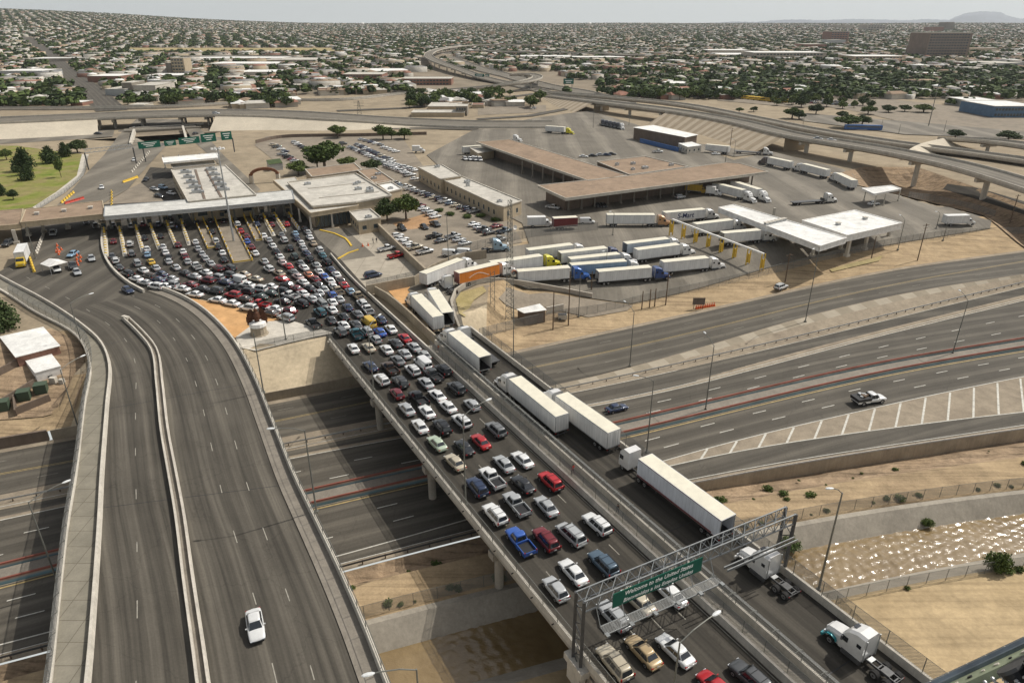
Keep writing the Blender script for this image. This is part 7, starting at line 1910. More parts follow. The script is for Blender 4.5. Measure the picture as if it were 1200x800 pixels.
E4 = flyover([(730, 122, .6), (680, 108, .6), (640, 101, .6), (600, 90, .6), (570, 83, .6), (545, 75, .6), (528, 68, .6), (526, 63, .6), (545, 60, 5), (600, 61, 7), (680, 62, 7), (760, 65, 7)], 24, 'winding main highway climbing to the far interchange', piers=(1400, 50, 4000))
F1 = flyover([(640, 112, 1), (705, 119.5, 7), (800, 131.5, 7), (860, 142, 7), (933, 159, 7.5), (1037, 176, 8), (1120, 193, 8), (1200, 216, 8), (1270, 240, 8), (1350, 280, 8)], 14, 'broad curved flyover on piers beside the truck yard', piers=(20, 34, 900), pr_=1.1, thick=1.8)
F2 = flyover([(640, 108, 1), (705, 113, 6.5), (800, 123, 6.5), (880, 138, 5), (950, 152, 4), (1050, 168, 3), (1130, 178, 2), (1230, 192, 2)], 11, 'second road deck running behind the curved flyover')
F3 = flyover([(1110, 162, 3), (1160, 165, 6), (1200, 170, 6.5), (1270, 182, 6.5)], 12, 'short overpass at the far end of the hollow', piers=(20, 40, 400))
E5 = flyover([(0, 70.5, 4), (100, 68.5, 4), (190, 66.5, 4), (300, 65.5, 4), (420, 66, 4), (500, 68, 4)], 12, 'raised railway bank crossing the city', piers=(90, 40, 2000))
def bank(name, top, bot, m, kind='structure', ht=6.2, label=None):
    A_ = resample([at(a, b, ht) for a, b in top], 6); n = len(A_); Bq = count_resample(resample([at(a, b, .12) for a, b in bot], 6), n); mb = MB(); vs = []; uv = []; al = 0
    for i in range(n):
        if i: al += (Bq[i]-Bq[i-1]).length
        vs += [tuple(Bq[i]), tuple(A_[i])]; uv += [(al, 0), (al+3, 8)]
    mb.add(vs, [(2*i, 2*i+2, 2*i+3, 2*i+1) for i in range(n-1)], 0, uv)
    return mb.build(name, m, kind=kind)
M['slope_pale'] = m_concrete('slope_pale', (.52, .46, .36), .08, var=.12, stain=False)
M['slope_str'] = m_stripes('slope_striped', (.31, .25, .175), (.42, .35, .26), 8.0, .5)
def autobank(P, w, m, x0, x1, k=1.8):
    Q = [p for p in P if x0 <= pix(*p)[0] <= x1]; mb = MB(); vs = []; uv = []; al = 0; T_ = offset(Q, w/2-.35)
    for i, p in enumerate(T_):
        h = p.z+.1; b = offset(Q, w/2+max(.3, h*k))[i]; al += 8; vs += [(b.x, b.y, -.2), (p.x, p.y, p.z-.25)]; uv += [(al, 0), (al+3, 8)]
    mb.add(vs, [(2*i, 2*i+2, 2*i+3, 2*i+1) for i in range(len(T_)-1)], 0, uv)
    a_, b_ = T_[0], T_[-1]
    for e, q in ((T_[0], offset(Q, -w/2)[0]), (T_[-1], offset(Q, -w/2)[-1])): mb.add([(e.x, e.y, -.3), (q.x, q.y, -.3), (q.x, q.y, e.z-.3), (e.x, e.y, e.z-.3)], [(0, 1, 2, 3)], 0, [(0, 0)]*4)
    mb.build('slope_paving', m, kind='structure')
autobank(E1, 30, M['slope_pale'], -400, 122, 2.6); autobank(E1, 30, M['slope_pale'], 252, 640, 2.6); autobank(F1, 14, M['slope_str'], 600, 708, 2.4); autobank(F1, 14, M['slope_str'], 786, 934, 2.2)
bank('slope_paving', [(1060, 178), (1080, 168), (1105, 162)], [(1075, 184), (1100, 180), (1128, 172)], M['slope_pale'], ht=4)
# fill behind the banks
patch('yard_road', [(560, 152), (300, 151), (300, 146), (560, 148), (700, 144), (800, 166), (900, 180), (860, 184), (760, 160), (640, 147)], M['asphalt_yard'], .045)
# underpass across the sunken road
a, b = at(158, 155, 0), at(218, 149.5, 0); root = empty('underpass_bridge', a, label='low road bridge over the sunken dark underpass', cat='road bridge')
def pr(o, root=root): o.parent = root; o.matrix_parent_inverse = Matrix.Translation(-root.location); return o
mb = MB(); mb.beam(a+Vector((-8, 3, .2)), b+Vector((8, 3, .2)), 13, 1.2); pr(mb.build('deck', M['asphalt_yardu'])); mb = MB()
for dy in (-3.6, 9.6): mb.beam(a+Vector((-8, dy, 1.1)), b+Vector((8, dy, 1.1)), .4, .9)
pr(mb.build('parapet', M['conc_l'])); mb = MB()
for t in (.0, .5, 1.0): c = a.lerp(b, t); mb.beam(c+Vector((0, -3, -3)), c+Vector((0, 9, -3)), 1.2, 6)
pr(mb.build('pier', M['conc_l']))
for (px0, py0, px1, py1, lb_) in ((153, 170, 158, 156, 'light sloping wing wall west of the underpass'), (219, 165, 215, 152, 'light sloping wing wall east of the underpass')):
    mb = MB(); A_, B_ = at(px0, py0, 0), at(px1, py1, 0); mb.beam(A_+Vector((0, 0, -1)), B_+Vector((0, 0, .2)), 1.2, 4.5); mb.build('wing_wall', M['conc_l'], label=lb_, cat='wall')
# ================================================================ terrain to the horizon
def terrain():
    mb = MB(); ds = [480+20*i for i in range(16)]; d = ds[-1]
    while d < 11000: d *= 1.045; ds.append(d)
    azs = [-48+1.2*i for i in range(81)]; vs = []
    for d in ds:
        for a in azs:
            x, y = d*math.sin(R(a)), d*math.cos(R(a)); vs.append((x, y, fz(x, y)))
    n = len(azs); mb.add(vs, [(k*n+i, k*n+i+1, (k+1)*n+i+1, (k+1)*n+i) for k in range(len(ds)-1) for i in range(n-1)])
    mb.build('terrain', M['city_ground'], kind='structure', smooth=True)
    mb = MB(); mb.add([(-40000, 6000, -70), (40000, 6000, -70), (60000, 60000, -70), (-60000, 60000, -70)], [(0, 1, 2, 3)]); mb.build('plain', M['city_ground'], kind='structure')
terrain()
def ridge(pts, D, depth, m, nm='hills'):
    mb = MB(); rows = [[], [], [], []]; P = []
    for i in range(len(pts)-1):
        for k in range(8):
            t = k/8; a, b = pts[i], pts[i+1]; tt = t*t*(3-2*t)*.5+t*.5; P.append((a[0]+(b[0]-a[0])*t, a[1]+(b[1]-a[1])*tt+math.sin(a[0]*1.3+k*2.1)*.25))
    P.append(pts[-1]); vs = []
    for px, py in P:
        c = atx(px, py, D); g = 60
        vs += [(c.x*(1-depth*2), D*(1-depth*2), -80), (c.x*(1-depth), D*(1-depth), (c.z-g)*.55+g if c.z > g else c.z-60), tuple(c), (c.x*1.1, D*1.1, -80)]
    mb.add(vs, [(i*4+k, (i+1)*4+k, (i+1)*4+k+1, i*4+k+1) for i in range(len(P)-1) for k in range(3)]); mb.build(nm, m, kind='structure', smooth=True)
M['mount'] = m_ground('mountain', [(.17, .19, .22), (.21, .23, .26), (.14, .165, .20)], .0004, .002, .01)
ridge([(800, 29), (833, 27), (862, 25.5), (885, 26), (915, 23.5), (940, 23), (960, 24), (1000, 22.5), (1030, 23), (1062, 24), (1085, 22.5), (1112, 23.5), (1122, 19), (1132, 15.5), (1150, 13.5), (1172, 14.2), (1182, 19), (1196, 22), (1230, 22), (1290, 25), (1400, 24), (1500, 27)], 14500, .05, M['mount'])
# ================================================================ trees
def crown_mesh(name, lobes, nq, size, leafm, seed):
    r = random.Random(seed); vs = []; fs = []
    tot = sum(l[3]**2 for l in lobes)
    for (cx, cy, cz, rad, sq) in lobes:
        k = int(nq*rad*rad/tot)
        for i in range(k):
            u = r.uniform(-1, 1); t = r.uniform(0, 2*math.pi); q = math.sqrt(1-u*u); rr = rad*(r.random()**.38)*(1+.18*math.sin(5*t+seed)*q)
            c = Vector((cx+rr*q*math.cos(t), cy+rr*q*math.sin(t), cz+rr*u*sq)); s_ = size*r.uniform(.6, 1.4)
            a = Vector((r.gauss(0, 1), r.gauss(0, 1), r.gauss(0, 1)+.2)).normalized(); b = a.orthogonal().normalized(); c2 = a.cross(b); b0 = len(vs)
            w = s_*.75
            vs += [c-b*s_-c2*w*.3, c-c2*w, c+b*s_+c2*w*.2, c+c2*w+a*s_*.25]; fs.append((b0, b0+1, b0+2, b0+3))
    me = bpy.data.meshes.new(name); me.from_pydata([tuple(v) for v in vs], [], fs); me.materials.append(leafm); me.update(); return me
def trunk_mesh(h, r, limbs, seed):
    g = random.Random(seed); mb = MB(); mb.bar((0, 0, -.2), (0, 0, h*.55), r, n=7, r2=r*.7)
    for i in range(limbs):
        a = 2*math.pi*i/limbs+g.uniform(-.4, .4); L = h*g.uniform(.35, .5); p = Vector((0, 0, h*g.uniform(.35, .55))); q = p+Vector((math.cos(a)*L*.7, math.sin(a)*L*.7, L*.75)); m_ = p.lerp(q, .5)+Vector((0, 0, L*.1))
        mb.bar(p, m_, r*.45, n=5, r2=r*.3); mb.bar(m_, q, r*.3, n=5, r2=r*.1)
    return mb.mesh('trunk', [M['bark']])
def lobes_for(w, h, kind, seed):
    g = random.Random(seed)
    if kind == 'pine': return [(g.uniform(-.1, .1)*w, g.uniform(-.1, .1)*w, h*(.25+.16*k), w*(.52-.085*k), .8) for k in range(5)]
    L = [(0, 0, h*.62, w*.36, .85)]
    for k in range(7):
        a = 2*math.pi*k/7+g.uniform(-.3, .3); L.append((math.cos(a)*w*.3, math.sin(a)*w*.3, h*g.uniform(.45, .74), w*g.uniform(.18, .27), .8))
    L.append((g.uniform(-.1, .1)*w, g.uniform(-.1, .1)*w, h*.85, w*.2, .8)); return L
TT = {}
def tree(px, py, wpx, hpx_, kind, label, name='tree', near=True, loc=None, wh=None, group=None, cat='tree'):
    b = loc if loc is not None else G(px, py)
    if wh: w, h = wh
    else: h = max(1.2, hpx(b, py-hpx_)); w = wpx*math.hypot(b.y*CP-(b.z-CAMH)*SP, 0)/FPX
    k = (kind, near, rnd.randrange(4))
    if k not in TT:
        sd = hash(k[0]) % 100+k[2]; sd = {'oak': 3, 'pine': 23, 'dark': 43, 'bush': 63}[kind]+k[2]; kk = 'pine' if kind == 'pine' else 'oak'
        lf = M['leaf_dark'] if kind in ('pine', 'dark') else M['leaf']
        lob = lobes_for(10, 10, kk, sd) if kind != 'bush' else [(g_*2.2-2.2, (g_ % 2)*2-1, 3.5, 4.2, .85) for g_ in range(3)]
        TT[k] = (crown_mesh('crown', lob, 2600 if near else 420, .42 if near else .85, lf, sd), trunk_mesh(10, .42, 6, sd))
    cm, tm = TT[k]; root = empty(name, b, rnd.uniform(0, 6.28), label, cat, group); root.scale = (w/10, w/10, h/10)
    for me, nm in ((cm, 'crown'), (tm, 'trunk')):
        if nm == 'trunk' and kind == 'bush': continue
        o = bpy.data.objects.new(nm, me); COL.objects.link(o); o.parent = root
    return root
for t in [(8, 187.5, 13, 13, 'oak', 'small round tree on the far edge of the lawn'), (31, 200, 24, 27, 'pine', 'tallest dark pine in the middle of the lawn'), (22, 206, 11, 12, 'dark', 'small dark tree beside the tallest pine'), (34, 211, 17, 18, 'pine', 'dark rounded pine in front of the tallest pine'), (60, 191, 20, 20, 'pine', 'broad dark pine on the upper lawn'), (77, 184, 15, 17, 'pine', 'slim dark pine at the top of the lawn'), (91, 179, 22, 15, 'dark', 'wide dark tree at the lawn corner'), (72, 208, 9, 22, 'oak', 'thin pale tree at the lawn edge'), (2, 229, 14, 14, 'pine', 'dark pine at the lower end of the lawn'), (16, 234, 12, 12, 'dark', 'small round dark bush tree low on the lawn'),
          (381, 200, 45, 34, 'oak', 'largest green tree in the employee car park'), (350, 205, 26, 17, 'oak', 'low tree in front of the green shade roof'), (372, 197, 22, 16, 'oak', 'low crown joined to the largest car park tree'), (407, 197, 22, 13, 'oak', 'small tree east of the largest car park tree'), (436, 201, 26, 14, 'dark', 'low dark tree beside the stepped annexe'),
          (396, 161.5, 21, 15, 'oak', 'round tree alone behind the employee lot'), (449, 163.5, 22, 17, 'oak', 'broad tree by the far wall, western of three'), (459, 163.5, 12, 12, 'oak', 'small tree by the far wall, middle of three'), (474, 163, 20, 13, 'oak', 'wide tree by the far wall, eastern of three'),
          (454, 259, 26, 26, 'dark', 'round dark tree beside the guard house'), (476, 257, 30, 29, 'oak', 'larger round tree at the planted bed'),
          (0, 385, 40, 34, 'pine', 'dark conifer beside the electrical yard')]:
    tree(*t)
for i, (px, py, w, h) in enumerate([(928, 139, 22, 13), (936, 140, 16, 10), (956, 134, 18, 12), (993, 150, 30, 15), (1010, 147, 20, 12), (986, 139, 14, 9), (1017, 134, 18, 10), (1041, 132, 16, 9), (1060, 131, 14, 8), (1082, 132, 22, 10), (1119, 162, 20, 10), (1181, 165, 27, 12), (866, 132, 10, 6), (883, 131, 10, 6)]):
    tree(px, py, w, h, 'dark' if i % 3 else 'oak', ['round dark tree at the kerb before the pale lot', 'small dark tree touching the round one at the kerb', 'tree standing between the kerb trees and the bus row', 'widest low tree at the orange embankment', 'tree just east of the widest low tree', 'small tree north of the widest low tree', 'first tree in the row on the pale lot', 'second tree in the row on the pale lot', 'third tree in the row on the pale lot', 'last and widest tree in the row on the pale lot', 'low bushy tree behind the short overpass', 'wide dark bush at the far end of the hollow', 'small tree by the school bus row, western', 'small tree by the school bus row, eastern'][i])
tree(1168, 666, 24, 24, 'bush', 'round green bush growing at the channel fence', 'bush', cat='bush', loc=at(1168, 668, -8)); tree(0, 0, 0, 0, 'bush', 'small green bush in the water edge of the far channel wall', 'bush', cat='bush', loc=at(1086, 615, ZW+.2), wh=(1.6, 1.6)); tree(0, 0, 0, 0, 'bush', 'bush at the channel wall behind the gantry tower', 'bush', cat='bush', loc=at(923, 640, ZW+.5), wh=(3, 2.2))
for i, (x, y) in enumerate(((507, 252), (520, 256), (540, 259), (556, 258), (572, 263), (585, 254))): tree(0, 0, 0, 0, 'bush', f'clipped dark bush by the office wall, {ORD[i]} from the north', 'bush', cat='bush', loc=G(x+8, y-4), wh=(3, 1.6), group='bushes along the office wall')
# desert weeds on the banks
k = 0
for i in range(125):
    x = rnd.uniform(-75, 135); t = rnd.choice((0, 0, 0, 1, 2, 3))
    if t == 0: y = LN['CT'](x)+rnd.uniform(.6, 1.6); z = -7.9
    elif t == 1: y = LN['CT'](x)+rnd.uniform(4, 7); z = -7.75
    elif t == 2: y = LN['CS'](x)-rnd.uniform(.5, 1.5); z = -7.95
    else: y = LN['BW'](x)-rnd.uniform(3, 5); z = -8.6
    s_ = rnd.uniform(.3, 1.0)**1.4*1.6
    o = tree(0, 0, 0, 0, 'bush', ['low dry weed on the channel edge behind the fence', 'low weed between the levee track and the dirt bank', 'dry weed along the sandy bank fence', 'weed on the dirt bank below the ramp wall'][t], 'weed', near=False, loc=Vector((x, y, z)), wh=(s_, s_*.8), group=['weeds on the channel edge', 'weeds by the levee track', 'weeds on the sandy bank', 'weeds on the dirt bank'][t], cat='weed')
# ================================================================ the city
FBX = []
def fb(px, py, w, h, d, label, wall='conc_l', roof='roof_white', rz=0, name='building', win=None, group=None):
    """far building: image point of the middle of its front foot, width and height in image pixels, depth in metres"""
    b = GF(px, py) if py < 118 or at(px, py, 0).y > 600 else at(px, py, 0); sc = (b.y*CP-(b.z-CAMH)*SP)/FPX; W_, H_ = w*sc, h*sc
    FBX.append((b.x-W_/2-6, b.x+W_/2+6, b.y-(30 if b.y > 900 else 14), b.y+d+6)); c = b+Vector((0, d/2, 0)); x, y = W_/2, d/2; co, si = math.cos(rz), math.sin(rz)
    P = [Vector((c.x+a*co-e*si, c.y+a*si+e*co, 0)) for a, e in ((-x, -y), (x, -y), (x, y), (-x, y))]
    root, par = bldg(name, None, H_, label, wall=wall, roof=roof, base=b.z-1, rim=max(.3, H_*.03), pts=P, group=group)
    if win:
        nx, nz = win
        for k in range(nz):   # one ribbon of glazing per storey
            m2 = MB(); z = b.z-1+H_*(k+.55)/(nz+.3); A_, B_ = P[0].lerp(P[1], .04), P[0].lerp(P[1], .96)
            for j in range(nx):
                p, q = A_.lerp(B_, j/nx), A_.lerp(B_, (j+.72)/nx); hh = H_/(nz+.3)*.45; y_ = -.15
                m2.add([(p.x, p.y+y_, z), (q.x, q.y+y_, z), (q.x, q.y+y_, z+hh), (p.x, p.y+y_, z+hh)], [(0, 1, 2, 3)])
            par(m2.build('window_band', M['glass_b']))
    return root
fb(210.5, 87, 15, 18, 22, 'tan tower block rising from the warehouse district', 'tan_wall', 'roof_light', win=(4, 5)); fb(199, 87, 6, 13, 25, 'grey shaded wing beside the tan tower block', 'conc_d', 'roof_light')
fb(271, 71.5, 120, 3.5, 60, 'very long white roofed warehouse north of the tan tower', 'conc_l'); fb(284, 79, 80, 4.5, 60, 'white warehouse east of the tan tower', 'conc_l'); fb(340, 74, 60, 4, 80, 'grey green roofed warehouse in the far row', 'conc', 'roof_light')
fb(122, 97, 37, 8, 40, 'red brick warehouse with a white parapet by the straight street', 'brick'); fb(136, 113, 23, 9, 30, 'glazed grey building by the straight street', 'steel', 'roof_light'); fb(151, 112, 12, 15, 25, 'dark grey block beside the glazed building', 'conc_d', 'roof_light'); fb(170, 112, 28, 12, 40, 'pale blue roofed hall beside the dark grey block', 'conc_l', 'roof_light')
fb(25, 91, 52, 8, 40, 'long pale warehouse west of the straight street', 'steel'); fb(60, 71.5, 60, 3, 50, 'flat warehouse behind the railway bank', 'conc_l'); fb(190, 92, 40, 4, 40, 'white flat roofed store in the warehouse district', 'conc_l'); fb(300, 88, 45, 4, 50, 'low white roofed store east of the warehouses', 'conc_l'); fb(225, 101, 30, 4, 30, 'pale low workshop beyond the elevated highway', 'tan_wall')
fb(425, 95, 46, 8, 40, 'long brick building on the slope before the interchange', 'brick', 'roof_light', win=(12, 2)); fb(500, 100, 58, 8, 30, 'second long brick building beside the ramp', 'brick', 'roof_light', win=(14, 2)); fb(450, 87, 50, 4, 60, 'white sheds behind the brick buildings', 'conc_l')
fb(520, 131, 37, 7, 30, 'grey metal roofed hall with tan wall near the highway', 'tan_wall', 'roof_light'); fb(541, 136, 13, 12, 16, 'two storey stone building beside the metal roofed hall', 'conc_d', 'roof_light', win=(4, 2)); fb(513, 137, 62, 6, 18, 'low tan building fronting the highway', 'tan_wall', 'roof_light'); fb(604, 125, 22, 6, 22, 'white house with a blue awning', 'conc_l'); fb(560, 127, 14, 5, 14, 'small red roofed house near the highway', 'tan_wall', 'brick')
fb(795, 105.5, 26, 8, 30, 'white peaked tent hall among the trees', 'white'); fb(819, 106, 14, 4, 20, 'small white hall beside the tent hall', 'conc_l')
fb(1108, 68, 50, 27, 60, 'big brown hospital slab with a grid of windows', 'hosp', 'roof_light', win=(14, 9)); fb(1086, 66, 24, 11, 40, 'lower wing of the brown hospital slab', 'hosp', 'roof_light', win=(6, 4)); fb(1095, 67, 12, 20, 50, 'blank brown flank of the hospital', 'hosp', 'roof_light')
fb(983, 49, 21, 11, 60, 'distant brown tower block west of the hospital', 'brick', 'roof_light', win=(6, 5)); fb(980, 53, 20, 6, 40, 'pale glazed block before the distant brown tower', 'steel', 'roof_light')
fb(955, 57, 26, 5, 60, 'pink brick store in the distance', 'brick', 'roof_light'); fb(925, 70, 85, 8, 70, 'long grey school building beyond the trees', 'conc', 'roof_white', win=(20, 2)); fb(855, 64, 50, 5, 60, 'white roofed market hall beyond the trees', 'conc_l'); fb(870, 68, 50, 4, 80, 'low white warehouse beside the school', 'conc_l'); fb(1030, 72, 60, 6, 60, 'tan flat block between school and hospital', 'tan_wall', win=(14, 2)); fb(1180, 80, 40, 6, 60, 'pale blue roofed hall east of the hospital', 'steel', 'roof_light'); fb(1140, 62, 60, 5, 60, 'tan roofed campus block behind the hospital', 'tan_wall', 'roof_brown')
fb(1027, 36, 22, 6, 90, 'pale distant tower row on the horizon', 'conc', 'roof_light', win=(6, 3)); fb(1112, 36, 9, 9, 60, 'dark distant tower on the horizon', 'conc_d', 'roof_light'); fb(1098, 38, 14, 6, 60, 'brown distant tower on the horizon', 'brick', 'roof_light'); fb(990, 34, 20, 4, 90, 'grey block on the horizon', 'conc', 'roof_light'); fb(575, 42, 10, 5, 60, 'tan church block on the far slope', 'tan_wall', 'roof_light'); fb(590, 43, 12, 5, 60, 'second tan block on the far slope', 'tan_wall', 'roof_light')
fb(1190, 138, 56, 14, 40, 'blue glazed building at the far edge of the pale lot', 'blue_b', 'roof_white', win=(14, 2)); fb(1155, 127, 38, 9, 35, 'white metal hall behind the blue building', 'steel'); fb(640, 70, 60, 4, 50, 'white roofed stores behind the interchange', 'conc_l'); fb(700, 71, 80, 4, 50, 'row of white warehouses east of the interchange', 'conc_l'); fb(586, 74, 26, 3.5, 30, 'store with a green roof edge near the interchange', 'tan_wall', 'roof_light')
for i, (px, py, w, h, wl) in enumerate([(60, 118, 14, 5, 'tan_wall'), (20, 112, 24, 4, 'conc_l'), (15, 122, 16, 4, 'tan_wall'), (90, 124, 14, 5, 'brick'), (160, 126, 18, 4, 'conc_l'), (200, 118, 26, 4, 'tan_wall'), (250, 112, 30, 4, 'conc_l'), (300, 108, 26, 4, 'conc_l'), (340, 103, 30, 4, 'tan_wall'), (385, 106, 30, 5, 'conc_l')]):
    fb(px, py, w, h, 16, f"low building beyond the elevated highway, {ORD[min(i,7)] if i < 8 else ['ninth','tenth'][i-8]} of the near row from the west", wl, 'roof_white' if i % 2 else 'roof_light', group='low buildings of the near row')
for (px, py, hh) in ((425, 33, 7), (690, 34, 8)):
    b = GF(px, py+2); sc = b.y/FPX; mb = MB(); mb.bar((0, 0, -5), (0, 0, hh*sc*.7), 2.4, n=8, cap=False); mb.lathe([(0, hh*sc*.6), (8, hh*sc*.68), (11, hh*sc*.82), (8, hh*sc*.96), (0, hh*sc)], n=14)
    o = mb.build('water_tower', M['white'], label=('white water tower on the horizon above the brick buildings', 'white water tower on the horizon above the interchange')[px > 500], cat='water tower', smooth=True); o.location = b
# school buses
for i in range(7):
    b = GF(876+i*6.6, 116.5+i*.7); b = at(876+i*6.6, 116.5+i*.7, 0); mb = MB(); mb.loft([[(-1.2, y, .5), (1.2, y, .5), (1.2, y, 2.6), (.8, y, 3.0), (-.8, y, 3.0), (-1.2, y, 2.6)] for y in (-5.5, 4.2)]); mb.box((0, 4.9, 1.1), (1.9, 1.6, 1.1))
    for sx in (-1, 1): mb.box((sx*1.22, -.6, 2.1), (.03, 8.6, .6), 1)
    for sx in (-1, 1):
        for y in (-3.4, 4.2): mb.bar((sx*.9, y, .5), (sx*1.2, y, .5), .5, 1, 10)
    o = mb.build('school_bus', [M['yellow'], M['black']], label=f'yellow school bus, {ORD[i]} in the parked row among the trees', cat='bus', group='school buses in a row'); o.location = b; o.rotation_euler = (0, 0, R(70))
b = at(1011, 152.5, 0); mb = MB(); mb.box((0, 0, 1.7), (2.5, 22, 2.8)); mb.box((0, 0, 2.1), (2.54, 20, .7), 1); o = mb.build('parked_trailer', [M['blue'], M['glass_b']], label='long blue trailer parked behind the flyover', cat='trailer'); o.location = b; o.rotation_euler = (0, 0, R(80))
for px, py, kd, colr, hd, lb_ in ((959, 161, 'sedan', 'silver', 110, 'silver sedan on the curved flyover, ahead of the white one'), (975, 162.5, 'sedan', 'white', 110, 'white sedan on the curved flyover, behind the silver one'), (625, 116, 'suv', 'white', 300, 'white suv on the winding highway before the loop'), (253, 132, 'suv', 'white', 90, 'white suv on the elevated highway')):
    p = at(px, py, 8.3); o = place_car(kd, colr, (p.x, p.y, 7.1 if px != 625 else .7), hd, False, None, None); CARS.pop(); o['label'] = lb_
# streets, houses and trees of the city
NR = np.random.RandomState(5)
RD = np.array([p for r in ROADS for p in r])
STREET = [GF(132, 131), GF(105, 105), GF(80, 86), GF(58, 64), GF(38, 50), GF(30, 44)]
def street(name, P, w, o=.35):
    P = resample([Vector((p.x, p.y, 0)) for p in P], 30); L, Q = offset(P, -w/2), offset(P, w/2); mb = MB(); vs = []; uv = []; al = 0
    for i, p in enumerate(P):
        if i: al += (p-P[i-1]).length
        z = fz(p.x, p.y)+.45+o; vs += [(L[i].x, L[i].y, z), (Q[i].x, Q[i].y, z)]; uv += [(0, al), (w, al)]
    mb.add(vs, [(2*i, 2*i+1, 2*i+3, 2*i+2) for i in range(len(P)-1)], 0, uv); mb.build(name, M['asphalt_fwy'], kind='structure'); return [(p.x, p.y) for p in P]
RD = np.vstack([RD, np.array(street('street', STREET, 22))])
NC = []
street('freeway_ramp', [GF(*p) for p in ((395, 131), (470, 128), (560, 119), (618, 112), (650, 108))], 9); street('freeway_ramp', [GF(*p) for p in ((480, 124), (520, 116), (600, 108), (650, 104))], 7); street('freeway_ramp', [GF(*p) for p in ((560, 141), (620, 137), (668, 128), (690, 120))], 8); street('frontage_lane', [GF(*p) for p in ((330, 141.5), (420, 146), (520, 152), (560, 153))], 8)
for pts in (((0, 98), (100, 95), (300, 92), (470, 92)), ((0, 80), (80, 78), (300, 76), (500, 78)), ((700, 95), (900, 84), (1200, 92)), ((640, 78), (800, 74), (1200, 76))):
    RD = np.vstack([RD, np.array(street('street', [GF(*p) for p in pts], 14, .3))])
def allowed(px, py):
    lim = np.where(px < 340, 127, np.where(px < 480, 112, np.where(px < 640, 128, np.where(px < 720, 104, 118))))
    gap = (px > 480) & (px < 660) & (py > 84) & (py < 112)
    gap |= (px > 590) & (px < 700) & (py > 94)
    gap |= (px > 880) & (py > 116)
    return (py < lim) & ~gap & (px > -60) & (px < 1260)
def scatter(n, dmin, dmax, p=1.0):
    az = np.radians(NR.uniform(-40, 40, n)); d = (dmin**(2-p)+NR.rand(n)*(dmax**(2-p)-dmin**(2-p)))**(1/(2-p)); return d*np.sin(az), d*np.cos(az)
def snap(x, y, street_w=9):
    """put points on lots: blocks turned by 22 degrees"""
    a = R(-22)+np.where(x > 300+.1*y, R(34), 0)+np.where(y > 2600, R(-31), 0)+np.where(x < -900-.2*y, R(19), 0); u = x*np.cos(a)-y*np.sin(a); v = x*np.sin(a)+y*np.cos(a)
    bu, bv = 78.0, 170.0; fu = u/bu; cu = np.floor(fu); r = fu-cu; r = np.where(r < .5, .27, .73)+NR.uniform(-.1, .1, len(x)); u = (cu+r)*bu
    fv = v/bv; cv = np.floor(fv); rv = np.clip(fv-cv, .06, .94); rv = rv*.88+.06+NR.uniform(-.02, .02, len(x)); v = (cv+rv)*bv
    return u*np.cos(-a)-v*np.sin(-a), u*np.sin(-a)+v*np.cos(-a)
def keep(x, y, rdist=14):
    z = np.array([fz(a, b) for a, b in zip(x, y)]); dz = z-CAMH; w = y*CP-dz*SP; uu = y*SP+dz*CP; px = 600+FPX*x/w; py = 400-FPX*uu/w
    ok = allowed(px, py) & ~((px > 150) & (px < 392) & (py > 56.5) & (py < 62.5)) & ~((px > 860) & (px < 935) & (py > 85) & (py < 89))
    for a0, a1, b0, b1 in FBX: ok &= ~((x > a0) & (x < a1) & (y > b0) & (y < b1))
    idx = np.where(ok)[0]; good = []
    for c in range(0, len(idx), 400):
        ii = idx[c:c+400]; dd = ((x[ii, None]-RD[None, :, 0])**2+(y[ii, None]-RD[None, :, 1])**2).min(1); good.append(ii[dd > rdist**2])
    gi = np.concatenate(good) if good else np.array([], int)
    return gi, z, px, py
x, y = scatter(62000, 520, 6800, 1.05); x, y = snap(x, y)
key = np.round(x)*100000+np.round(y); _, ui = np.unique(key, return_index=True); x, y = x[ui], y[ui]
gi, z, px, py = keep(x, y, 20); x, y, z, px, py = x[gi], y[gi], z[gi], px[gi], py[gi]
# thin out green belts: right-hand wooded band
wood = (px > 700) & (py > 84) & (py < 120); kp = ~(wood & (NR.rand(len(x)) < .55)); x, y, z, px, py = x[kp], y[kp], z[kp], px[kp], py[kp]
d = np.hypot(x, y); od = np.argsort(d); x, y, z, d, px, py = x[od], y[od], z[od], d[od], px[od], py[od]
WC = [M['conc_l'], M['tan_wall'], M['conc'], M['brick'], M['roof_light']]; RC = [M['roof_white'], M['roof_light'], M['roof_brown'], mat('roof_grey', (.22, .21, .20), .9), mat('roof_red', (.26, .13, .09), .9)]
HB = {}
HLAB = {0: 'white roofed', 1: 'pale roofed', 2: 'brown roofed', 3: 'grey roofed', 4: 'red roofed'}; 
def house(i, w, l, h, wm, rm, gab):
    k = (wm, rm, gab)
    if k not in HB:
        m1 = MB(); m1.box((0, 0, -.5), (1, 1, 1.0+1.0)); m2 = MB()
        if gab: m2.add([(-.55, -.55, .5), (.55, -.55, .5), (.55, .55, .5), (-.55, .55, .5), (0, -.4, .92), (0, .4, .92)], [(0, 1, 4), (1, 2, 5, 4), (2, 3, 5), (3, 0, 4, 5), (3, 2, 1, 0)])
        else: m2.box((0, 0, .53), (1.06, 1.06, .08))
        HB[k] = (m1.mesh('wall', [WC[wm]]), m2.mesh('roof', [RC[rm]]))
    a, b = HB[k]; root = empty('house', (x[i], y[i], z[i]+h/2), R(22)+rnd.choice((0, R(90))), f"small {HLAB[rm]} {('flat', 'hipped')[gab]} house in the blocks {'east' if x[i] > 0 else 'west'} of the winding highway", 'house', 'houses of the nearer city blocks')
    root.scale = (w, l, h)
    for me, nm in ((a, 'wall'), (b, 'roof')): o = bpy.data.objects.new(nm, me); COL.objects.link(o); o.parent = root
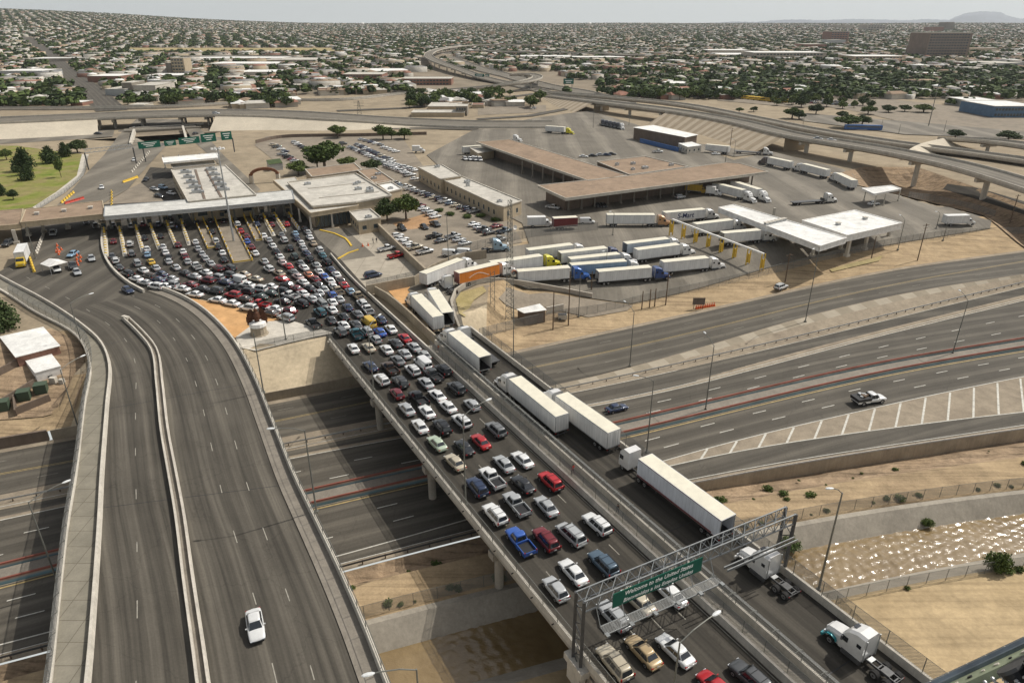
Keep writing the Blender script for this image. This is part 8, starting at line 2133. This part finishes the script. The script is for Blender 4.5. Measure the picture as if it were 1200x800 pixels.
NI = 290
for i in range(min(NI, len(x))):
    house(i, rnd.uniform(9, 15), rnd.uniform(10, 18), rnd.uniform(3.4, 5), rnd.choice((0, 1, 1, 2, 3, 4)), rnd.choice((0, 1, 1, 2, 3, 4)), rnd.random() < .5)
def mass(name, xs, ys, zs, tmpl_v, tmpl_f, tmpl_m, scl, rot, matidx, mats, label, cat):
    n = len(xs); tv = np.array(tmpl_v, float); nv = len(tv); V = np.empty((n, nv, 3)); c, s_ = np.cos(rot), np.sin(rot)
    sx = tv[None, :, 0]*scl[:, 0:1]; sy = tv[None, :, 1]*scl[:, 1:2]
    V[:, :, 0] = sx*c[:, None]-sy*s_[:, None]+xs[:, None]; V[:, :, 1] = sx*s_[:, None]+sy*c[:, None]+ys[:, None]; V[:, :, 2] = tv[None, :, 2]*scl[:, 2:3]+zs[:, None]
    me = bpy.data.meshes.new(name); nf = len(tmpl_f); lens = np.array([len(f) for f in tmpl_f]); flat = np.concatenate([np.array(f) for f in tmpl_f])
    me.vertices.add(n*nv); me.vertices.foreach_set('co', V.reshape(-1)); me.loops.add(n*len(flat)); me.polygons.add(n*nf)
    me.loops.foreach_set('vertex_index', (flat[None, :]+np.arange(n)[:, None]*nv).reshape(-1).astype(np.int32))
    st = np.concatenate([[0], np.cumsum(lens)[:-1]]); me.polygons.foreach_set('loop_start', (st[None, :]+np.arange(n)[:, None]*len(flat)).reshape(-1).astype(np.int32))
    me.polygons.foreach_set('loop_total', np.tile(lens, n).astype(np.int32))
    for m_ in mats: me.materials.append(m_)
    me.polygons.foreach_set('material_index', matidx.reshape(-1).astype(np.int32)); me.update(); me.validate()
    o = bpy.data.objects.new(name, me); COL.objects.link(o); return tag(o, label, cat, kind='stuff')
xs, ys, zs, ds = x[NI:], y[NI:], z[NI:], d[NI:]; n = len(xs)
hv = [(-.5, -.5, -.3), (.5, -.5, -.3), (.5, .5, -.3), (-.5, .5, -.3), (-.5, -.5, 1), (.5, -.5, 1), (.5, .5, 1), (-.5, .5, 1), (0, -.3, 1.25), (0, .3, 1.25)]
hf = [(0, 1, 5, 4), (1, 2, 6, 5), (2, 3, 7, 6), (3, 0, 4, 7), (4, 5, 8), (5, 6, 9, 8), (6, 7, 9), (7, 4, 8, 9)]
pz_, qz_ = px[NI:], py[NI:]; com = ((pz_ < 560) & (qz_ > 64) & (qz_ < 108)) | ((pz_ > 620) & (qz_ > 52) & (qz_ < 84)); big = NR.rand(n) < np.where(com, .10, .015)
sc = np.stack([NR.uniform(7, 13, n), NR.uniform(8, 16, n), NR.uniform(3.2, 5.6, n)], 1); sc[big] *= np.array([2.4, 1.9, 1.3])
wi = NR.choice(5, n, p=[.28, .26, .22, .12, .12]); ri = 5+NR.choice(5, n, p=[.13, .25, .24, .25, .13]); mi = np.repeat(wi[:, None], 8, 1); mi[:, 4:] = ri[:, None]
fl = big | (NR.rand(n) < .45); fv2 = hv[:8]; ff2 = hf[:4]+[(4, 5, 6, 7)]; rt = NR.choice([0, math.pi/2], n)+R(22)-np.where(xs > 300+.1*ys, R(34), 0)-np.where(ys > 2600, R(-31), 0)-np.where(xs < -900-.2*ys, R(19), 0)
mass('far_houses', xs[~fl], ys[~fl], zs[~fl], hv, hf, None, sc[~fl], rt[~fl], mi[~fl], WC+RC, 'thousands of low pitched houses covering the plain to the horizon', 'houses')
mass('far_buildings', xs[fl], ys[fl], zs[fl], fv2, ff2, None, sc[fl], rt[fl], mi[fl][:, :5], WC+RC, 'countless flat roofed buildings mixed among the far houses', 'buildings')
# trees of the city
x, y = scatter(105000, 520, 6800, 1.05); gi, z, px, py = keep(x, y, 17); x, y, z, px, py = x[gi], y[gi], z[gi], px[gi], py[gi]
belt = ((px > 740) & (py > 84) & (py < 114)); d0_ = np.hypot(x, y); prob = np.where(belt, 1.0, np.where((px < 420) & (py > 112) & (px < 110), 1.0, np.where(d0_ < 1500, .75, 1.0))); kp = NR.rand(len(x)) < prob; x, y, z, px, py = x[kp], y[kp], z[kp], px[kp], py[kp]
bx, by = [], []
for _ in range(9000):
    a, b = NR.uniform(740, 1210), NR.uniform(86, 116)
    bx.append(a); by.append(b)
bt = [at(a, b, 0) for a, b in zip(bx[:1700], by[:1700])]
X2 = np.array([p.x for p in bt]); Y2 = np.array([p.y for p in bt]); ok = (np.sin(X2*.012+2)*np.sin(Y2*.017)+NR.uniform(-.6, .6, len(X2))) > -.1; X2, Y2 = X2[ok], Y2[ok]
X3 = []; 
for a0, a1, b0, b1, k in ((0, 95, 114, 128, 75), (165, 300, 112, 122, 30), (780, 1150, 92, 108, 160), (600, 640, 118, 128, 9), (500, 600, 112, 124, 16), (900, 1020, 114, 128, 26), (1100, 1200, 112, 124, 20), (640, 740, 108, 114, 40)):
    for _ in range(k): p = at(NR.uniform(a0, a1), NR.uniform(b0, b1), 0); X3.append((p.x, p.y))
X3 = np.array(X3); x = np.concatenate([x, X2, X3[:, 0]]); y = np.concatenate([y, Y2, X3[:, 1]])
dd = np.array([((RD[:, 0]-a)**2+(RD[:, 1]-b)**2).min() for a, b in zip(x, y)]); x, y = x[dd > 169], y[dd > 169]
z = np.array([fz(a, b) for a, b in zip(x, y)]); d = np.hypot(x, y); od = np.argsort(d); x, y, z, d = x[od], y[od], z[od], d[od]
NT = 250
for i in range(NT):
    h = rnd.uniform(5, 10); east = x[i] > 0
    tree(0, 0, 0, 0, rnd.choice(('oak', 'dark', 'oak')), f"{('small', 'tall')[h > 7.5]} street tree in the city blocks {'east' if east else 'west'} of the winding highway", 'street_tree', False, Vector((x[i], y[i], z[i])), (h*rnd.uniform(.8, 1.2), h), 'trees of the nearer city blocks')
xs, ys, zs = x[NT:], y[NT:], z[NT:]; n = len(xs)
# ragged three-lobed crown template of loose faces
r = random.Random(3); tv = []; tf = []
for (cx, cy, cz, rad) in ((0, 0, .55, .34), (.25, .1, .42, .24), (-.2, .2, .45, .25), (0, -.25, .5, .22)):
    for k in range(7):
        u, t = r.uniform(-1, 1), r.uniform(0, 6.28); q = math.sqrt(1-u*u); c = Vector((cx+rad*q*math.cos(t)*.8, cy+rad*q*math.sin(t)*.8, cz+rad*u*.8)); a = (c-Vector((cx, cy, cz))).normalized(); b = a.orthogonal().normalized(); e = a.cross(b); b0 = len(tv); s_ = rad*.75
        tv += [tuple(c-b*s_), tuple(c-e*s_), tuple(c+b*s_), tuple(c+e*s_)]; tf.append((b0, b0+1, b0+2, b0+3))
hh = NR.uniform(4.5, 9.5, n); sc = np.stack([hh*NR.uniform(.9, 1.5, n), hh*NR.uniform(.9, 1.5, n), hh], 1); mi = np.repeat(NR.choice(2, n)[:, None], len(tf), 1)
mass('far_trees', xs, ys, zs, tv, tf, None, sc, NR.uniform(0, 6.28, n), mi, [M['leaf_dark'], M['leaf']], 'countless dark trees between the houses of the city', 'trees')
for q_, m_ in ((((150, 62.5), (392, 62.5), (392, 56.5), (150, 56.5)), 'grass_dry'), (((860, 89), (935, 89), (935, 85), (860, 85)), 'grass'), (((560, 136), (640, 132), (640, 124), (560, 126)), 'lot')):
    A4 = [GF(*p) for p in q_]; mb = MB(); K_ = 14; vs = []
    for i in range(K_+1):
        for j in range(K_+1):
            p = A4[0].lerp(A4[1], i/K_).lerp(A4[3].lerp(A4[2], i/K_), j/K_); vs.append((p.x, p.y, fz(p.x, p.y)+.5))
    mb.add(vs, [(i*(K_+1)+j, (i+1)*(K_+1)+j, (i+1)*(K_+1)+j+1, i*(K_+1)+j+1) for i in range(K_) for j in range(K_)]); mb.build('field', M[m_], kind='structure')
for i, (a, b_) in enumerate((((1088, 148), (1097, 95)), ((1123, 117), (1129, 90)), ((1143, 113), (1148, 92)), ((1032, 153), (1035, 140)), ((1106, 155), (1108, 141)), ((1053, 157), (1058, 146)), ((940, 152), (942, 136)), ((737, 147), (738, 128)), ((695, 150), (696, 130)), ((850, 190), (851, 172)))):
    lamp(a, b_, None, 0, f"{('very tall bare mast', 'slim lamp pole')[i > 2]} beyond the truck yard, {(ORD+['ninth', 'tenth'])[i]} of the scattered poles", r=.3 if i < 3 else .16, cat='pole')
for i, (px, py, w, h) in enumerate(((666, 104, 12, 8), (562, 94, 11, 5), (571, 93, 5, 4))):
    b = GF(px, py); sc = (b.y*CP-(b.z-CAMH)*SP)/FPX; mb = MB(); mb.box((0, 0, h*sc), (w*sc, .4, h*sc*.75), 1); mb.box((0, -.25, h*sc*1.1), (w*sc*.7, .1, h*sc*.12), 2); mb.box((0, -.25, h*sc*.85), (w*sc*.5, .1, h*sc*.12), 2)
    for sx in (-1, 1): mb.bar((sx*w*sc*.35, .2, -1), (sx*w*sc*.35, .2, h*sc), .3)
    o = mb.build('highway_sign', [M['steel_d'], M['green_sign'], M['sign_txt']], label=('large green highway sign at the loop ramp', 'green highway sign over the winding highway', 'smaller green sign beside the highway one')[i], cat='sign'); o.location = b
# ---------------------------------------------------------------- air
mb = MB(); mb.box((0, 8050, 165), (40000, 16900, 500)); hz = mb.build('haze', [], label='thin pale summer haze over the city', kind='stuff')
m = bpy.data.materials.new('haze_air'); m.use_nodes = True; n_ = m.node_tree; n_.nodes.clear(); pv = n_.nodes.new('ShaderNodeVolumePrincipled'); ou = n_.nodes.new('ShaderNodeOutputMaterial')
pv.inputs['Color'].default_value = (.90, .95, 1, 1); pv.inputs['Density'].default_value = HAZE; pv.inputs['Anisotropy'].default_value = .25
n_.links.new(pv.outputs[0], ou.inputs['Volume']); hz.data.materials.append(m)
# prototypes were placed like every other instance; nothing hidden remains
bpy.context.view_layer.update()
